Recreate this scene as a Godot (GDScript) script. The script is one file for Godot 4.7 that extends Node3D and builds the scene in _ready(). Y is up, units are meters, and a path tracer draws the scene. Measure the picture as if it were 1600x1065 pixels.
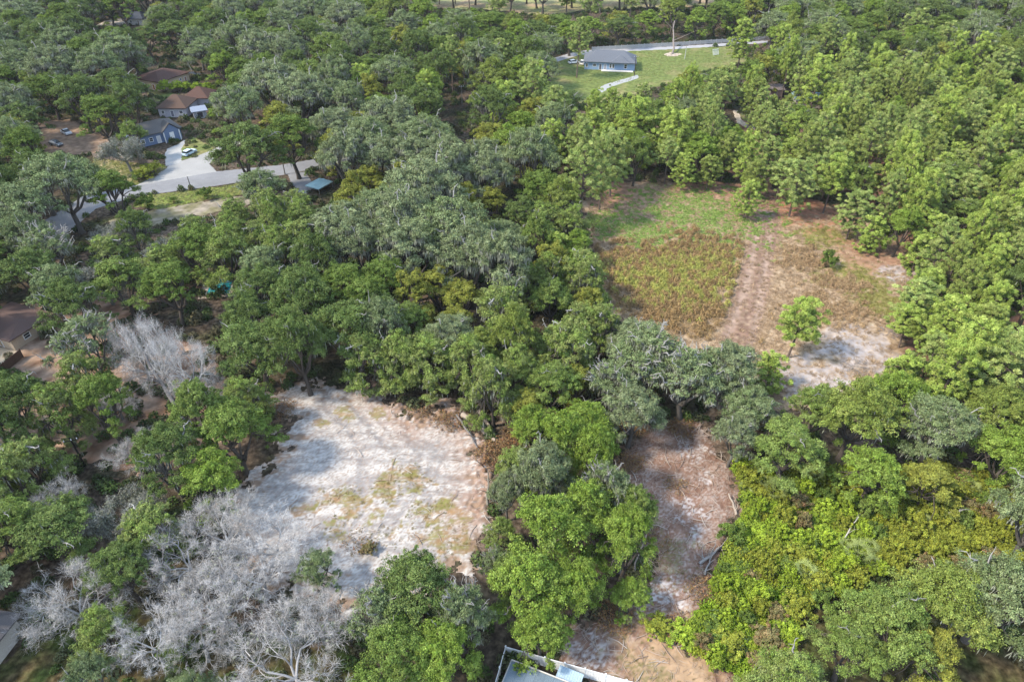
extends Node3D
# A wooded Florida neighbourhood seen from a drone: two cleared lots among live oaks, a weedy meadow with young pines, houses along a road.

var M := {}
var counts := {}
var proto := {}
var pick := RandomNumberGenerator.new()

class Bag:
	var v := PackedVector3Array()
	var n := PackedVector3Array()
	var c := PackedColorArray()
	var ix := PackedInt32Array()
	# a pointed leaf spray: two triangles folded a little along its middle
	func leaf(p: Vector3, nn: Vector3, along: Vector3, s: float, w: float, col: Color) -> void:
		var b := nn.cross(along).normalized()
		var t := b.cross(nn)
		var k := v.size()
		var e := p - nn * minf(s * 0.16, w * 0.25)
		v.append(e - t * (s * 0.5))
		v.append(p + b * (w * 0.5))
		v.append(e + t * (s * 0.5))
		v.append(p - b * (w * 0.5))
		n.append(nn); n.append(nn); n.append(nn); n.append(nn)
		c.append(col); c.append(col); c.append(col); c.append(col)
		ix.append(k); ix.append(k + 1); ix.append(k + 2)
		ix.append(k); ix.append(k + 2); ix.append(k + 3)
	func tube(pts: Array, rad: Array, sides: int, col: Color) -> void:
		var first := v.size()
		for i in pts.size():
			var d: Vector3 = (pts[mini(i + 1, pts.size() - 1)] - pts[maxi(i - 1, 0)]).normalized()
			var a := d.cross(Vector3(0.31, 0.2, 0.93)).normalized()
			var b := d.cross(a)
			for j in sides:
				var an := TAU * j / sides
				var o := a * cos(an) + b * sin(an)
				v.append(pts[i] + o * rad[i])
				n.append(o)
				c.append(col)
		for i in pts.size() - 1:
			for j in sides:
				var p := first + i * sides + j
				var q := first + i * sides + (j + 1) % sides
				ix.append(p); ix.append(p + sides); ix.append(q)
				ix.append(q); ix.append(p + sides); ix.append(q + sides)
	func tri(p: Vector3, q: Vector3, r: Vector3, col: Color) -> void:
		var nn := (r - p).cross(q - p).normalized()
		var k := v.size()
		v.append(p); v.append(q); v.append(r)
		n.append(nn); n.append(nn); n.append(nn)
		c.append(col); c.append(col); c.append(col)
		ix.append(k); ix.append(k + 1); ix.append(k + 2)
	func quad(p: Vector3, q: Vector3, r: Vector3, s: Vector3, col := Color.WHITE) -> void:
		tri(p, q, r, col)
		tri(p, r, s, col)
	# a box given by its centre, size and turn about the upright
	func box(at: Vector3, size: Vector3, turn := 0.0, col := Color.WHITE) -> void:
		var h := size * 0.5
		var p := []
		for i in 8:
			var q := Vector3(h.x if i & 1 else -h.x, h.y if i & 2 else -h.y, h.z if i & 4 else -h.z)
			p.append(at + q.rotated(Vector3.UP, turn))
		for f in [[0, 1, 3, 2], [4, 6, 7, 5], [0, 2, 6, 4], [1, 5, 7, 3], [2, 3, 7, 6], [0, 4, 5, 1]]:
			quad(p[f[0]], p[f[1]], p[f[2]], p[f[3]], col)
	func mesh(mat: Material) -> ArrayMesh:
		var a := []
		a.resize(Mesh.ARRAY_MAX)
		a[Mesh.ARRAY_VERTEX] = v
		a[Mesh.ARRAY_NORMAL] = n
		a[Mesh.ARRAY_COLOR] = c
		a[Mesh.ARRAY_INDEX] = ix
		var m := ArrayMesh.new()
		m.add_surface_from_arrays(Mesh.PRIMITIVE_TRIANGLES, a)
		m.surface_set_material(0, mat)
		return m

# ---------- naming and tagging ----------
func numbered(called: String) -> String:
	var k: int = counts.get(called, 0)
	counts[called] = k + 1
	return called if k == 0 else "%s_%03d" % [called, k]

func tag(o: Node3D, label: String, category: String, group := "", kind := "") -> Node3D:
	if label: o.set_meta("label", label)
	if category: o.set_meta("category", category)
	if group: o.set_meta("group", group)
	if kind: o.set_meta("kind", kind)
	return o

func part(called: String, m: Mesh, parent: Node3D) -> MeshInstance3D:
	var o := MeshInstance3D.new()
	o.mesh = m
	var k := 0
	var nm := called
	while parent.has_node(nm):
		k += 1
		nm = "%s_%03d" % [called, k]
	o.name = nm
	parent.add_child(o)
	return o

func thing(called: String, label: String, category: String, at := Vector3.ZERO, turn := 0.0, group := "") -> Node3D:
	var o := Node3D.new()
	o.name = numbered(called)
	add_child(o)
	o.position = at
	o.rotation.y = turn
	return tag(o, label, category, group)

func solo(called: String, m: Mesh, label: String, category: String, group := "", kind := "") -> MeshInstance3D:
	var o := MeshInstance3D.new()
	o.mesh = m
	o.name = numbered(called)
	add_child(o)
	tag(o, label, category, group, kind)
	return o

func g3(p: Vector2, y := 0.0) -> Vector3:
	return Vector3(p.x, y, p.y)

func rough_noise(f: float, s: int, octaves := 4) -> FastNoiseLite:
	var k := FastNoiseLite.new()
	k.seed = s
	k.frequency = f
	k.fractal_octaves = octaves
	return k

# ---------- materials ----------
func grain(f: float, s: int, lo: Color, hi: Color, mid := 0.5) -> NoiseTexture2D:
	var t := NoiseTexture2D.new()
	t.width = 512
	t.height = 512
	t.seamless = true
	t.noise = rough_noise(f, s, 5)
	var g := Gradient.new()
	g.set_color(0, lo)
	g.set_color(1, hi)
	g.add_point(mid, lo.lerp(hi, 0.5))
	t.color_ramp = g
	return t

func bumps(f: float, s: int, strength: float) -> NoiseTexture2D:
	var t := NoiseTexture2D.new()
	t.width = 512
	t.height = 512
	t.seamless = true
	t.noise = rough_noise(f, s, 5)
	t.as_normal_map = true
	t.bump_strength = strength
	return t

func plain(col: Color, rough := 0.8, metal := 0.0, spec := 0.4) -> StandardMaterial3D:
	var m := StandardMaterial3D.new()
	m.albedo_color = col.linear_to_srgb()
	m.roughness = rough
	m.metallic = metal
	m.metallic_specular = spec
	return m

func tinted(rough := 0.85, spec := 0.3) -> StandardMaterial3D:
	var m := plain(Color.WHITE, rough, 0.0, spec)
	m.vertex_color_use_as_albedo = true
	return m

func worn(m: StandardMaterial3D, f: float, s: int, lo: float, scale: float, bump := 0.0) -> StandardMaterial3D:
	m.albedo_texture = grain(f, s, Color(lo, lo, lo), Color(1, 1, 1))
	m.uv1_triplanar = true
	m.uv1_world_triplanar = true
	m.uv1_scale = Vector3.ONE * scale
	if bump > 0.0:
		m.normal_enabled = true
		m.normal_texture = bumps(f, s + 1, bump)
		m.normal_scale = 1.0
	return m

func make_materials() -> void:
	M.leaf = tinted(0.6, 0.17)
	M.leaf.backlight_enabled = true
	M.leaf.backlight = Color(0.42, 0.42, 0.42)
	M.needle = tinted(0.6, 0.15)
	M.needle.backlight_enabled = true
	M.needle.backlight = Color(0.26, 0.26, 0.26)
	M.moss = tinted(0.95, 0.1)
	M.moss.backlight_enabled = true
	M.moss.backlight = Color(0.3, 0.3, 0.3)
	M.bark = worn(tinted(0.95, 0.2), 0.03, 5, 0.55, 0.5, 5.0)
	M.twig = tinted(0.95, 0.15)
	M.earth = worn(tinted(0.98, 0.1), 0.012, 11, 0.72, 0.07, 2.0)
	M.floor = worn(tinted(0.98, 0.1), 0.02, 15, 0.42, 0.09, 3.0)
	M.sand = worn(tinted(0.98, 0.1), 0.012, 21, 0.84, 0.11, 1.2)
	M.asphalt = worn(tinted(0.9, 0.3), 0.05, 31, 0.8, 0.25, 2.0)
	M.paint_white = worn(plain(Color(0.8, 0.8, 0.79), 0.4), 0.01, 41, 0.86, 0.3)
	M.fence_grey = worn(plain(Color(0.52, 0.51, 0.50), 0.6), 0.02, 43, 0.7, 0.3)
	M.wood = worn(tinted(0.85, 0.2), 0.03, 51, 0.6, 0.8, 3.0)
	M.metal = plain(Color(0.45, 0.46, 0.48), 0.4, 0.8)
	M.glass = plain(Color(0.02, 0.025, 0.03), 0.08, 0.0, 0.6)
	M.wall = worn(tinted(0.8, 0.25), 0.02, 61, 0.86, 0.4)
	M.roof = worn(tinted(0.9, 0.2), 0.04, 71, 0.62, 0.5, 4.0)
	M.dark = plain(Color(0.02, 0.02, 0.022), 0.7)

func _ready() -> void:
	# camera, sky, sun, exposure
	var cam := Camera3D.new()
	cam.name = "camera"
	add_child(cam)
	cam.position = Vector3(0, 77.5, 0)
	cam.rotation_degrees = Vector3(-37, 0, 0)
	cam.fov = 53.05
	cam.near = 0.5
	cam.far = 6000
	cam.current = true
	var env := Environment.new()
	env.background_mode = Environment.BG_SKY
	var sky := Sky.new()
	var sm := ProceduralSkyMaterial.new()
	sm.sky_top_color = Color(0.60, 0.69, 0.81)
	sm.sky_horizon_color = Color(0.86, 0.88, 0.90)
	sm.ground_horizon_color = Color(0.70, 0.72, 0.72)
	sm.ground_bottom_color = Color(0.25, 0.25, 0.22)
	sm.sky_curve = 0.2
	sm.energy_multiplier = 1.55
	sky.sky_material = sm
	env.sky = sky
	env.tonemap_mode = Environment.TONE_MAPPER_LINEAR
	env.tonemap_exposure = 2.4
	env.sdfgi_enabled = true
	env.ssao_enabled = true
	env.ssil_enabled = true
	env.fog_enabled = true
	env.fog_density = 0.00005
	env.fog_light_color = Color(0.86, 0.88, 0.90)
	var we := WorldEnvironment.new()
	we.name = "world_environment"
	we.environment = env
	add_child(we)
	var sun := DirectionalLight3D.new()
	sun.name = "sun"
	sun.light_energy = 1.0
	sun.light_color = Color(1.0, 0.96, 0.89)
	sun.light_angular_distance = 8.0
	sun.shadow_enabled = true
	add_child(sun)
	sun.look_at_from_position(Vector3.ZERO, Vector3(0.9, -1.0, -0.28))
	pick.seed = 20
	make_materials()
	build_ground()
	build_protos()
	plant_all()
	build_ground_cover()
	build_structures()
	build_details()

# ---------- ground sheets: height and colour from noise, measured in metres ----------
var nz_a := rough_noise(0.045, 101)
var nz_b := rough_noise(0.22, 102)
var nz_c := rough_noise(0.9, 103, 3)

func edge_distance(poly: PackedVector2Array, p: Vector2) -> float:
	var best := 1e9
	for i in poly.size():
		var q := Geometry2D.get_closest_point_to_segment(p, poly[i], poly[(i + 1) % poly.size()])
		best = minf(best, p.distance_squared_to(q))
	best = sqrt(best)
	return best if Geometry2D.is_point_in_polygon(p, poly) else -best

# a sheet inside an outline: height(p, d) and colour(p, d) with d = metres inside the outline
func sheet(called: String, poly: PackedVector2Array, cell: float, y: float, ragged: float, soft: float, colour: Callable, height: Callable, mat: Material) -> MeshInstance3D:
	if called != "pine_straw_floor" and called != "yard_soil" and called != "thicket_floor" and called != "yard_lawn": opens.append(poly)
	var lo := poly[0]
	var hi := poly[0]
	for p in poly:
		lo = lo.min(p)
		hi = hi.max(p)
	lo -= Vector2(2, 2)
	hi += Vector2(2, 2)
	var nx := int((hi.x - lo.x) / cell) + 1
	var nzz := int((hi.y - lo.y) / cell) + 1
	var bag := Bag.new()
	var id := PackedInt32Array()
	id.resize(nx * nzz)
	id.fill(-1)
	var hs := PackedFloat32Array()
	hs.resize(nx * nzz)
	for j in nzz:
		for i in nx:
			var p := lo + Vector2(i, j) * cell
			var d := edge_distance(poly, p) + ragged * (nz_b.get_noise_2d(p.x, p.y) * 1.6 + nz_c.get_noise_2d(p.x, p.y) * 0.8)
			if d < -cell * 2.0:
				continue
			id[j * nx + i] = bag.v.size()
			var rise: float = (height as Callable).call(p, d)
			var yy := y + rise * clampf(d / soft, 0.0, 1.0) if d > 0.0 else y + maxf(d * 0.25, -0.12)
			bag.v.append(Vector3(p.x, yy, p.y))
			bag.n.append(Vector3.UP)
			var k: Color = (colour as Callable).call(p, d)
			bag.c.append(k)
	for j in nzz - 1:
		for i in nx - 1:
			var a := id[j * nx + i]
			var b := id[j * nx + i + 1]
			var e := id[(j + 1) * nx + i]
			var f := id[(j + 1) * nx + i + 1]
			if a < 0 or b < 0 or e < 0 or f < 0:
				continue
			bag.ix.append(a); bag.ix.append(b); bag.ix.append(e)
			bag.ix.append(b); bag.ix.append(f); bag.ix.append(e)
	smooth(bag)
	return solo(called, bag.mesh(mat), "", "", "", "structure")

func smooth(bag: Bag) -> void:
	for i in bag.n.size():
		bag.n[i] = Vector3.ZERO
	for t in range(0, bag.ix.size(), 3):
		var a := bag.ix[t]
		var b := bag.ix[t + 1]
		var e := bag.ix[t + 2]
		var nn := (bag.v[e] - bag.v[a]).cross(bag.v[b] - bag.v[a])
		bag.n[a] += nn
		bag.n[b] += nn
		bag.n[e] += nn
	for i in bag.n.size():
		bag.n[i] = bag.n[i].normalized()

func blob(p: Vector2, at: Vector2, r: float, wob := 0.6) -> float:
	var d := p.distance_to(at) / (r * 1.25) + wob * nz_b.get_noise_2d(p.x * 1.3 + 40.0, p.y * 1.3) + wob * 0.5 * nz_c.get_noise_2d(p.x, p.y)
	return clampf((1.0 - d) * 2.5, 0.0, 1.0)

# how near a point is to a wheel rut along a line of points
func along(p: Vector2, line: Array, w: float) -> float:
	var best := 1e9
	for i in line.size() - 1:
		best = minf(best, p.distance_to(Geometry2D.get_closest_point_to_segment(p, line[i], line[i + 1])))
	return clampf(1.0 - best / (w * 1.25), 0.0, 1.0)

func build_ground() -> void:
	var flat := func(_p: Vector2, _d: float) -> float: return 0.0
	# the forest floor: one sheet out to the horizon
	var xs := []
	var q := -345.0
	while q <= 345.0:
		xs.append(q)
		q += 2.6
	var zs := []
	q = -588.0
	while q <= 37.0:
		zs.append(q)
		q += 2.6
	for far in [420.0, 800.0, 1600.0, 3000.0]:
		xs.push_front(-far); xs.push_back(far)
		zs.push_front(-588.0 - far); zs.push_back(37.0 + far)
	var bag := Bag.new()
	var litter := Color(0.12, 0.09, 0.065)
	var tan := Color(0.23, 0.17, 0.125)
	var moss_green := Color(0.07, 0.09, 0.035)
	for z in zs:
		for x in xs:
			var a := nz_a.get_noise_2d(x, z)
			var b := nz_b.get_noise_2d(x * 0.7, z * 0.7)
			var col := litter.lerp(tan, clampf(0.25 + a * 1.3 + b * 0.6, 0.0, 1.0)).lerp(moss_green, clampf(b * 1.6 - a * 1.2, 0.0, 0.9))
			bag.v.append(Vector3(x, -0.02, z))
			bag.n.append(Vector3.UP)
			bag.c.append(col)
	var w := xs.size()
	for j in zs.size() - 1:
		for i in w - 1:
			var a := j * w + i
			bag.ix.append(a); bag.ix.append(a + 1); bag.ix.append(a + w)
			bag.ix.append(a + 1); bag.ix.append(a + w + 1); bag.ix.append(a + w)
	solo("ground", bag.mesh(M.floor), "", "", "", "structure")

	# the graded white sand of the larger cleared lot
	var sand_poly := PackedVector2Array([Vector2(-42.90, -86.70), Vector2(-36.66, -81.53), Vector2(-36.31, -73.42), Vector2(-39.35, -68.27), Vector2(-41.21, -62.59), Vector2(-38.16, -56.18), Vector2(-30.13, -50.41), Vector2(-20.01, -46.45), Vector2(-15.22, -48.61), Vector2(-8.25, -51.79), Vector2(-3.65, -54.97), Vector2(-2.90, -62.59), Vector2(-2.67, -69.14), Vector2(-4.84, -76.43), Vector2(-8.97, -82.59), Vector2(-11.87, -85.73), Vector2(-16.76, -81.53), Vector2(-21.66, -90.02), Vector2(-31.18, -90.36), Vector2(-38.70, -89.34)])
	var tufts := [[Vector2(-26.68, -65.36), 0.9], [Vector2(-23.27, -63.50), 1.3], [Vector2(-17.07, -68.27), 1.5], [Vector2(-18.63, -66.08), 1.2], [Vector2(-12.23, -62.59), 1.4], [Vector2(-9.71, -59.51), 2.2], [Vector2(-23.76, -66.08), 0.9], [Vector2(-13.71, -67.90), 1.0], [Vector2(-31.25, -80.78), 0.7], [Vector2(-27.53, -83.05), 0.8], [Vector2(-15.43, -70.41), 0.8], [Vector2(-7.35, -57.20), 1.4], [Vector2(-23.79, -59.30), 1.0], [Vector2(-22.11, -82.29), 0.9], [Vector2(-20.02, -63.16), 1.3], [Vector2(-29.89, -62.59), 0.8], [Vector2(-8.68, -63.73), 1.0]]
	var bank := [Vector2(-22.14, -89.51), Vector2(-15.71, -81.53), Vector2(-11.71, -83.83), Vector2(-6.74, -80.03), Vector2(-4.49, -75.05), Vector2(-3.29, -67.28), Vector2(-4.98, -62.59)]
	var ruts := [[Vector2(-35.87, -66.08), Vector2(-31.82, -70.41), Vector2(-25.84, -74.36), Vector2(-18.07, -75.74), Vector2(-9.97, -74.77), Vector2(-4.10, -72.09)], [Vector2(-32.60, -62.59), Vector2(-28.09, -66.68), Vector2(-21.00, -69.14), Vector2(-12.33, -68.27), Vector2(-3.69, -64.89)], [Vector2(-32.47, -86.21), Vector2(-26.42, -80.03), Vector2(-23.00, -72.35), Vector2(-21.94, -63.73), Vector2(-24.23, -57.20)], [Vector2(-18.43, -82.29), Vector2(-14.98, -75.05), Vector2(-15.05, -67.28), Vector2(-17.78, -60.38), Vector2(-20.22, -54.19)], [Vector2(-11.10, -76.43), Vector2(-12.54, -68.51), Vector2(-12.86, -56.18)], [Vector2(-35.56, -79.30), Vector2(-29.17, -80.78), Vector2(-20.66, -79.59), Vector2(-10.99, -75.05)], [Vector2(-32.60, -59.30), Vector2(-24.85, -60.16), Vector2(-15.57, -57.20), Vector2(-8.50, -55.17)], [Vector2(-28.30, -87.02), Vector2(-20.18, -76.43), Vector2(-11.51, -69.77), Vector2(-4.23, -67.28)]]
	var ruts_b := []
	for rt in ruts:
		var twin := []
		for q_ in rt: twin.append(q_ + Vector2(0.9, 1.6))
		ruts_b.append(twin)
	ruts.append_array(ruts_b)
	var white := Color(0.47, 0.435, 0.398)
	var grey := Color(0.28, 0.252, 0.238)
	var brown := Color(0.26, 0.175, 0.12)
	var rust := Color(0.30, 0.18, 0.125)
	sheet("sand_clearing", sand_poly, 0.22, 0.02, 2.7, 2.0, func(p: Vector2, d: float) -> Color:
		var s := nz_b.get_noise_2d(p.x * 0.5 + 3.0 * nz_a.get_noise_2d(p.x * 2.0, p.y * 2.0), p.y * 2.2)
		var t := nz_c.get_noise_2d(p.x * 0.8, p.y * 2.0)
		var col := white.lerp(grey, clampf(0.18 + s * 1.1 + t * 0.5, 0.0, 1.0))
		var turned := p.rotated(0.5 + 0.9 * nz_a.get_noise_2d(p.x * 1.5, p.y * 1.5))
		var scratch := nz_c.get_noise_2d(turned.x * 0.25, turned.y * 2.4) + 0.5 * nz_c.get_noise_2d(turned.x * 0.6 + 30.0, turned.y * 3.6)
		col = col.lerp(Color(0.27, 0.225, 0.20), clampf(scratch * 2.2 - 0.1, 0.0, 0.75))
		for r in ruts:
			col = col.lerp(grey * 0.9, along(p, r, 0.75) * clampf(0.6 + t + s, 0.0, 0.95))
		col = col.lerp(rust, along(p, bank, 5.5) * clampf(0.95 + s + t * 1.4, 0.0, 0.95))
		for k in tufts:
			col = col.lerp(Color(0.27, 0.17, 0.09).lerp(Color(0.19, 0.175, 0.055), clampf(0.5 + s * 2.0, 0.0, 1.0)), clampf(blob(p, k[0], k[1] * 1.35, 1.7) * (0.75 + 0.9 * t), 0.0, 0.85))
		var crumbs := nz_c.get_noise_2d(p.x * 2.6 + 50.0, p.y * 2.6)
		col = col.lerp(brown, clampf((crumbs - 0.22) * 4.0, 0.0, 0.6))
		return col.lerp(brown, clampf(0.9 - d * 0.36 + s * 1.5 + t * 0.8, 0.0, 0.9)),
		func(p: Vector2, d: float) -> float:
		var hgt := 0.09 * nz_b.get_noise_2d(p.x, p.y * 1.4) + 0.025 * nz_c.get_noise_2d(p.x, p.y) + 0.18
		for r in ruts:
			hgt -= along(p, r, 0.6) * 0.10
		return maxf(hgt, 0.03) + along(p, bank, 3.0) * 0.35 * (0.6 + nz_c.get_noise_2d(p.x, p.y)), M.sand)

	# the smaller lot, strewn with red-brown litter
	var lit_poly := PackedVector2Array([Vector2(15.91, -70.41), Vector2(18.67, -76.43), Vector2(25.00, -80.78), Vector2(31.42, -81.53), Vector2(31.79, -76.43), Vector2(33.74, -70.41), Vector2(32.75, -63.16), Vector2(29.51, -59.30), Vector2(27.64, -54.19), Vector2(25.62, -51.33), Vector2(23.64, -46.87), Vector2(19.84, -43.56), Vector2(28.32, -38.60), Vector2(24.58, -35.44), Vector2(13.35, -35.44), Vector2(5.18, -40.45), Vector2(5.41, -44.78), Vector2(12.56, -46.45), Vector2(16.56, -49.50), Vector2(18.12, -54.19), Vector2(18.11, -62.59)])
	var pale := [[Vector2(19.46, -49.95), 2.4], [Vector2(17.62, -48.61), 1.6], [Vector2(25.02, -63.16), 1.5], [Vector2(31.29, -76.43), 1.2], [Vector2(27.82, -74.36), 1.3], [Vector2(28.16, -69.14), 1.0], [Vector2(7.46, -41.21), 2.0], [Vector2(25.55, -59.30), 1.3], [Vector2(10.13, -41.83), 1.2]]
	var redden := Color(0.21, 0.125, 0.09)
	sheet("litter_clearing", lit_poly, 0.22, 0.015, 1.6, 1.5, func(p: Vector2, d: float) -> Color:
		var s := nz_b.get_noise_2d(p.x, p.y)
		var t := nz_c.get_noise_2d(p.x * 1.4, p.y * 2.0)
		var col := redden.lerp(Color(0.29, 0.195, 0.15), clampf(0.22 + s * 1.2 + t * 0.8, 0.0, 1.0))
		var turned := p.rotated(0.9 + 0.9 * nz_a.get_noise_2d(p.x * 1.5, p.y * 1.5))
		var scratch := nz_c.get_noise_2d(turned.x * 0.3, turned.y * 2.4) + 0.6 * nz_c.get_noise_2d(turned.x * 0.8 + 30.0, turned.y * 4.0)
		col = col.lerp(Color(0.36, 0.30, 0.265), clampf(scratch * 1.6 + s * 0.8 - 0.15, 0.0, 0.7)).lerp(Color(0.12, 0.065, 0.045), clampf(-scratch * 1.5 - 0.1, 0.0, 0.6))
		for k in pale:
			col = col.lerp(Color(0.50, 0.465, 0.45), clampf(blob(p, k[0], k[1] * 1.2, 1.8) * (0.35 + 1.3 * t + 0.5 * scratch), 0.0, 0.75))
		col = col.lerp(Color(0.40, 0.27, 0.16), blob(p, Vector2(18.50, -40.45), 6.0, 0.5) * 0.8)
		col = col.lerp(Color(0.15, 0.135, 0.055), clampf(maxf(blob(p, Vector2(20.40, -55.17), 2.6, 2.2), blob(p, Vector2(15.36, -39.33), 2.2, 2.2)) * (0.5 + 1.4 * t), 0.0, 0.7))
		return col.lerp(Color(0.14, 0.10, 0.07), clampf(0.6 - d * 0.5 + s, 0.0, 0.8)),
		func(p: Vector2, _d: float) -> float: return 0.15 + 0.10 * nz_b.get_noise_2d(p.x, p.y) + 0.08 * nz_c.get_noise_2d(p.x, p.y), M.sand)

	# the meadow between the woods and the pines
	var mead_poly := PackedVector2Array([Vector2(17.83, -168.44), Vector2(27.95, -174.97), Vector2(57.64, -174.97), Vector2(67.16, -171.66), Vector2(86.22, -158.93), Vector2(90.26, -136.11), Vector2(88.65, -123.81), Vector2(80.06, -114.11), Vector2(74.14, -101.36), Vector2(64.40, -88.67), Vector2(52.16, -83.83), Vector2(43.65, -83.83), Vector2(40.84, -97.51), Vector2(27.50, -101.36), Vector2(19.11, -111.84), Vector2(18.06, -134.66)])
	var track := [Vector2(77.39, -208.07), Vector2(71.57, -185.51), Vector2(66.25, -164.54), Vector2(58.38, -140.59), Vector2(50.84, -121.28), Vector2(41.85, -101.36)]
	var rut_l := [Vector2(62.91, -157.13), Vector2(56.89, -140.59), Vector2(49.22, -121.28), Vector2(40.56, -103.35)]
	var rut_r := [Vector2(65.01, -157.13), Vector2(59.87, -140.59), Vector2(52.72, -121.28), Vector2(44.57, -100.38)]
	var straw := Color(0.44, 0.325, 0.215)
	sheet("meadow", mead_poly, 0.42, 0.012, 1.6, 2.0, func(p: Vector2, d: float) -> Color:
		var s := nz_b.get_noise_2d(p.x * 0.8, p.y * 0.8)
		var t := nz_c.get_noise_2d(p.x, p.y)
		var col := straw.lerp(Color(0.24, 0.16, 0.09), clampf(0.35 + s * 1.1 + t * 0.7, 0.0, 1.0))
		var lush := maxf(blob(p, Vector2(46.40, -155.35), 13.0, 1.4), maxf(blob(p, Vector2(24.20, -150.19), 6.0, 0.8), blob(p, Vector2(32.01, -145.28), 7.0, 0.8)))
		col = col.lerp(Color(0.13, 0.20, 0.045), lush * clampf(0.85 + t * 0.8, 0.3, 1.0))
		col = col.lerp(Color(0.17, 0.11, 0.05), maxf(blob(p, Vector2(33.57, -114.11), 9.0), blob(p, Vector2(25.23, -123.81), 8.0)) * 0.8)
		col = col.lerp(Color(0.22, 0.21, 0.06), maxf(blob(p, Vector2(73.31, -126.41), 7.0, 1.0), maxf(blob(p, Vector2(74.12, -143.69), 6.0, 1.0), blob(p, Vector2(74.59, -116.44), 5.0, 1.0))) * 0.8)
		col = col.lerp(Color(0.34, 0.165, 0.105), blob(p, Vector2(72.43, -161.51), 12.0, 0.9) * 0.95)
		col = col.lerp(Color(0.34, 0.19, 0.125), maxf(blob(p, Vector2(82.37, -134.66), 8.0, 0.9), blob(p, Vector2(25.47, -168.44), 9.0, 0.7)) * 0.85)
		col = col.lerp(Color(0.30, 0.16, 0.11), blob(p, Vector2(53.10, -170.44), 9.0, 0.6) * 0.8)
		col = col.lerp(Color(0.42, 0.365, 0.345), maxf(blob(p, Vector2(64.18, -100.38), 6.5, 0.7), maxf(blob(p, Vector2(52.94, -92.08), 6.0, 0.7), blob(p, Vector2(83.69, -126.41), 3.5, 0.8))) * clampf(0.9 + t, 0.2, 1.0))
		col = col.lerp(Color(0.225, 0.14, 0.105), clampf(along(p, track, 3.3) * 3.0, 0.0, 1.0) * clampf(0.85 + t * 0.9, 0.3, 0.95))
		col = col.lerp(Color(0.36, 0.255, 0.195), clampf(maxf(along(p, rut_l, 0.9), along(p, rut_r, 0.9)) * (1.0 + t), 0.0, 0.85))
		col = col.lerp(Color(0.30, 0.24, 0.21), blob(p, Vector2(63.36, -155.35), 2.2, 0.6) * 0.7)
		return col.lerp(Color(0.20, 0.13, 0.085), clampf(0.5 - d * 0.3 + s, 0.0, 0.8)),
		func(p: Vector2, _d: float) -> float: return 0.15 + 0.12 * nz_b.get_noise_2d(p.x, p.y) - 0.10 * maxf(along(p, rut_l, 0.9), along(p, rut_r, 0.9)), M.earth)

	# red-brown pine straw under the pines
	var straw_poly := PackedVector2Array([Vector2(69.75, -174.55), Vector2(89.99, -168.44), Vector2(91.21, -129.08), Vector2(115.60, -134.66), Vector2(134.71, -129.08), Vector2(237.93, -272.72), Vector2(157.69, -281.40), Vector2(73.59, -222.50), Vector2(59.82, -176.67)])
	sheet("pine_straw_floor", straw_poly, 1.0, 0.006, 2.0, 2.0, func(p: Vector2, _d: float) -> Color:
		return Color(0.27, 0.155, 0.10).lerp(Color(0.17, 0.10, 0.07), clampf(0.5 + nz_b.get_noise_2d(p.x, p.y) * 1.4, 0.0, 1.0)), flat, M.earth)
	var straw_b := PackedVector2Array([Vector2(70.02, -97.51), Vector2(77.98, -109.64), Vector2(103.30, -114.11), Vector2(117.69, -105.39), Vector2(102.20, -83.83), Vector2(72.39, -83.83)])
	sheet("pine_straw_floor", straw_b, 0.8, 0.008, 1.5, 2.0, func(p: Vector2, _d: float) -> Color:
		return Color(0.25, 0.145, 0.10).lerp(Color(0.15, 0.09, 0.065), clampf(0.5 + nz_b.get_noise_2d(p.x, p.y) * 1.4, 0.0, 1.0)), flat, M.earth)

	# the dark leafy floor of the thicket
	sheet("thicket_floor", PackedVector2Array([Vector2(34.18, -72.09), Vector2(46.28, -70.41), Vector2(59.77, -70.41), Vector2(81.14, -69.14), Vector2(74.55, -52.26), Vector2(64.16, -34.77), Vector2(27.89, -34.77), Vector2(26.14, -38.60), Vector2(21.20, -42.77), Vector2(23.64, -46.87), Vector2(27.33, -52.26), Vector2(30.28, -57.20), Vector2(33.51, -62.59)]), 0.6, 0.004, 1.0, 2.0, func(p: Vector2, _d: float) -> Color:
		return Color(0.075, 0.085, 0.03).lerp(Color(0.15, 0.11, 0.06), clampf(0.35 + nz_b.get_noise_2d(p.x, p.y) * 1.6, 0.0, 1.0)), flat, M.floor)

	# pinkish bare soil of the wooded house lots on the west side
	var lot_poly := PackedVector2Array([Vector2(-96.84, -116.44), Vector2(-86.07, -121.28), Vector2(-54.85, -97.51), Vector2(-45.78, -83.83), Vector2(-45.02, -72.35), Vector2(-55.64, -69.77), Vector2(-73.91, -75.05), Vector2(-84.17, -72.35), Vector2(-115.71, -109.64)])
	sheet("yard_soil", lot_poly, 0.8, 0.006, 2.5, 2.0, func(p: Vector2, _d: float) -> Color:
		return Color(0.40, 0.28, 0.20).lerp(Color(0.22, 0.13, 0.085), clampf(0.45 + nz_b.get_noise_2d(p.x, p.y) * 1.6, 0.0, 1.0)), flat, M.earth)
	var yard_c := PackedVector2Array([Vector2(-58.69, -44.78), Vector2(-52.28, -49.05), Vector2(-38.77, -45.19), Vector2(-29.00, -43.56), Vector2(-18.17, -42.77), Vector2(-12.64, -35.44), Vector2(-47.78, -32.80), Vector2(-60.41, -35.44)])
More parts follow.
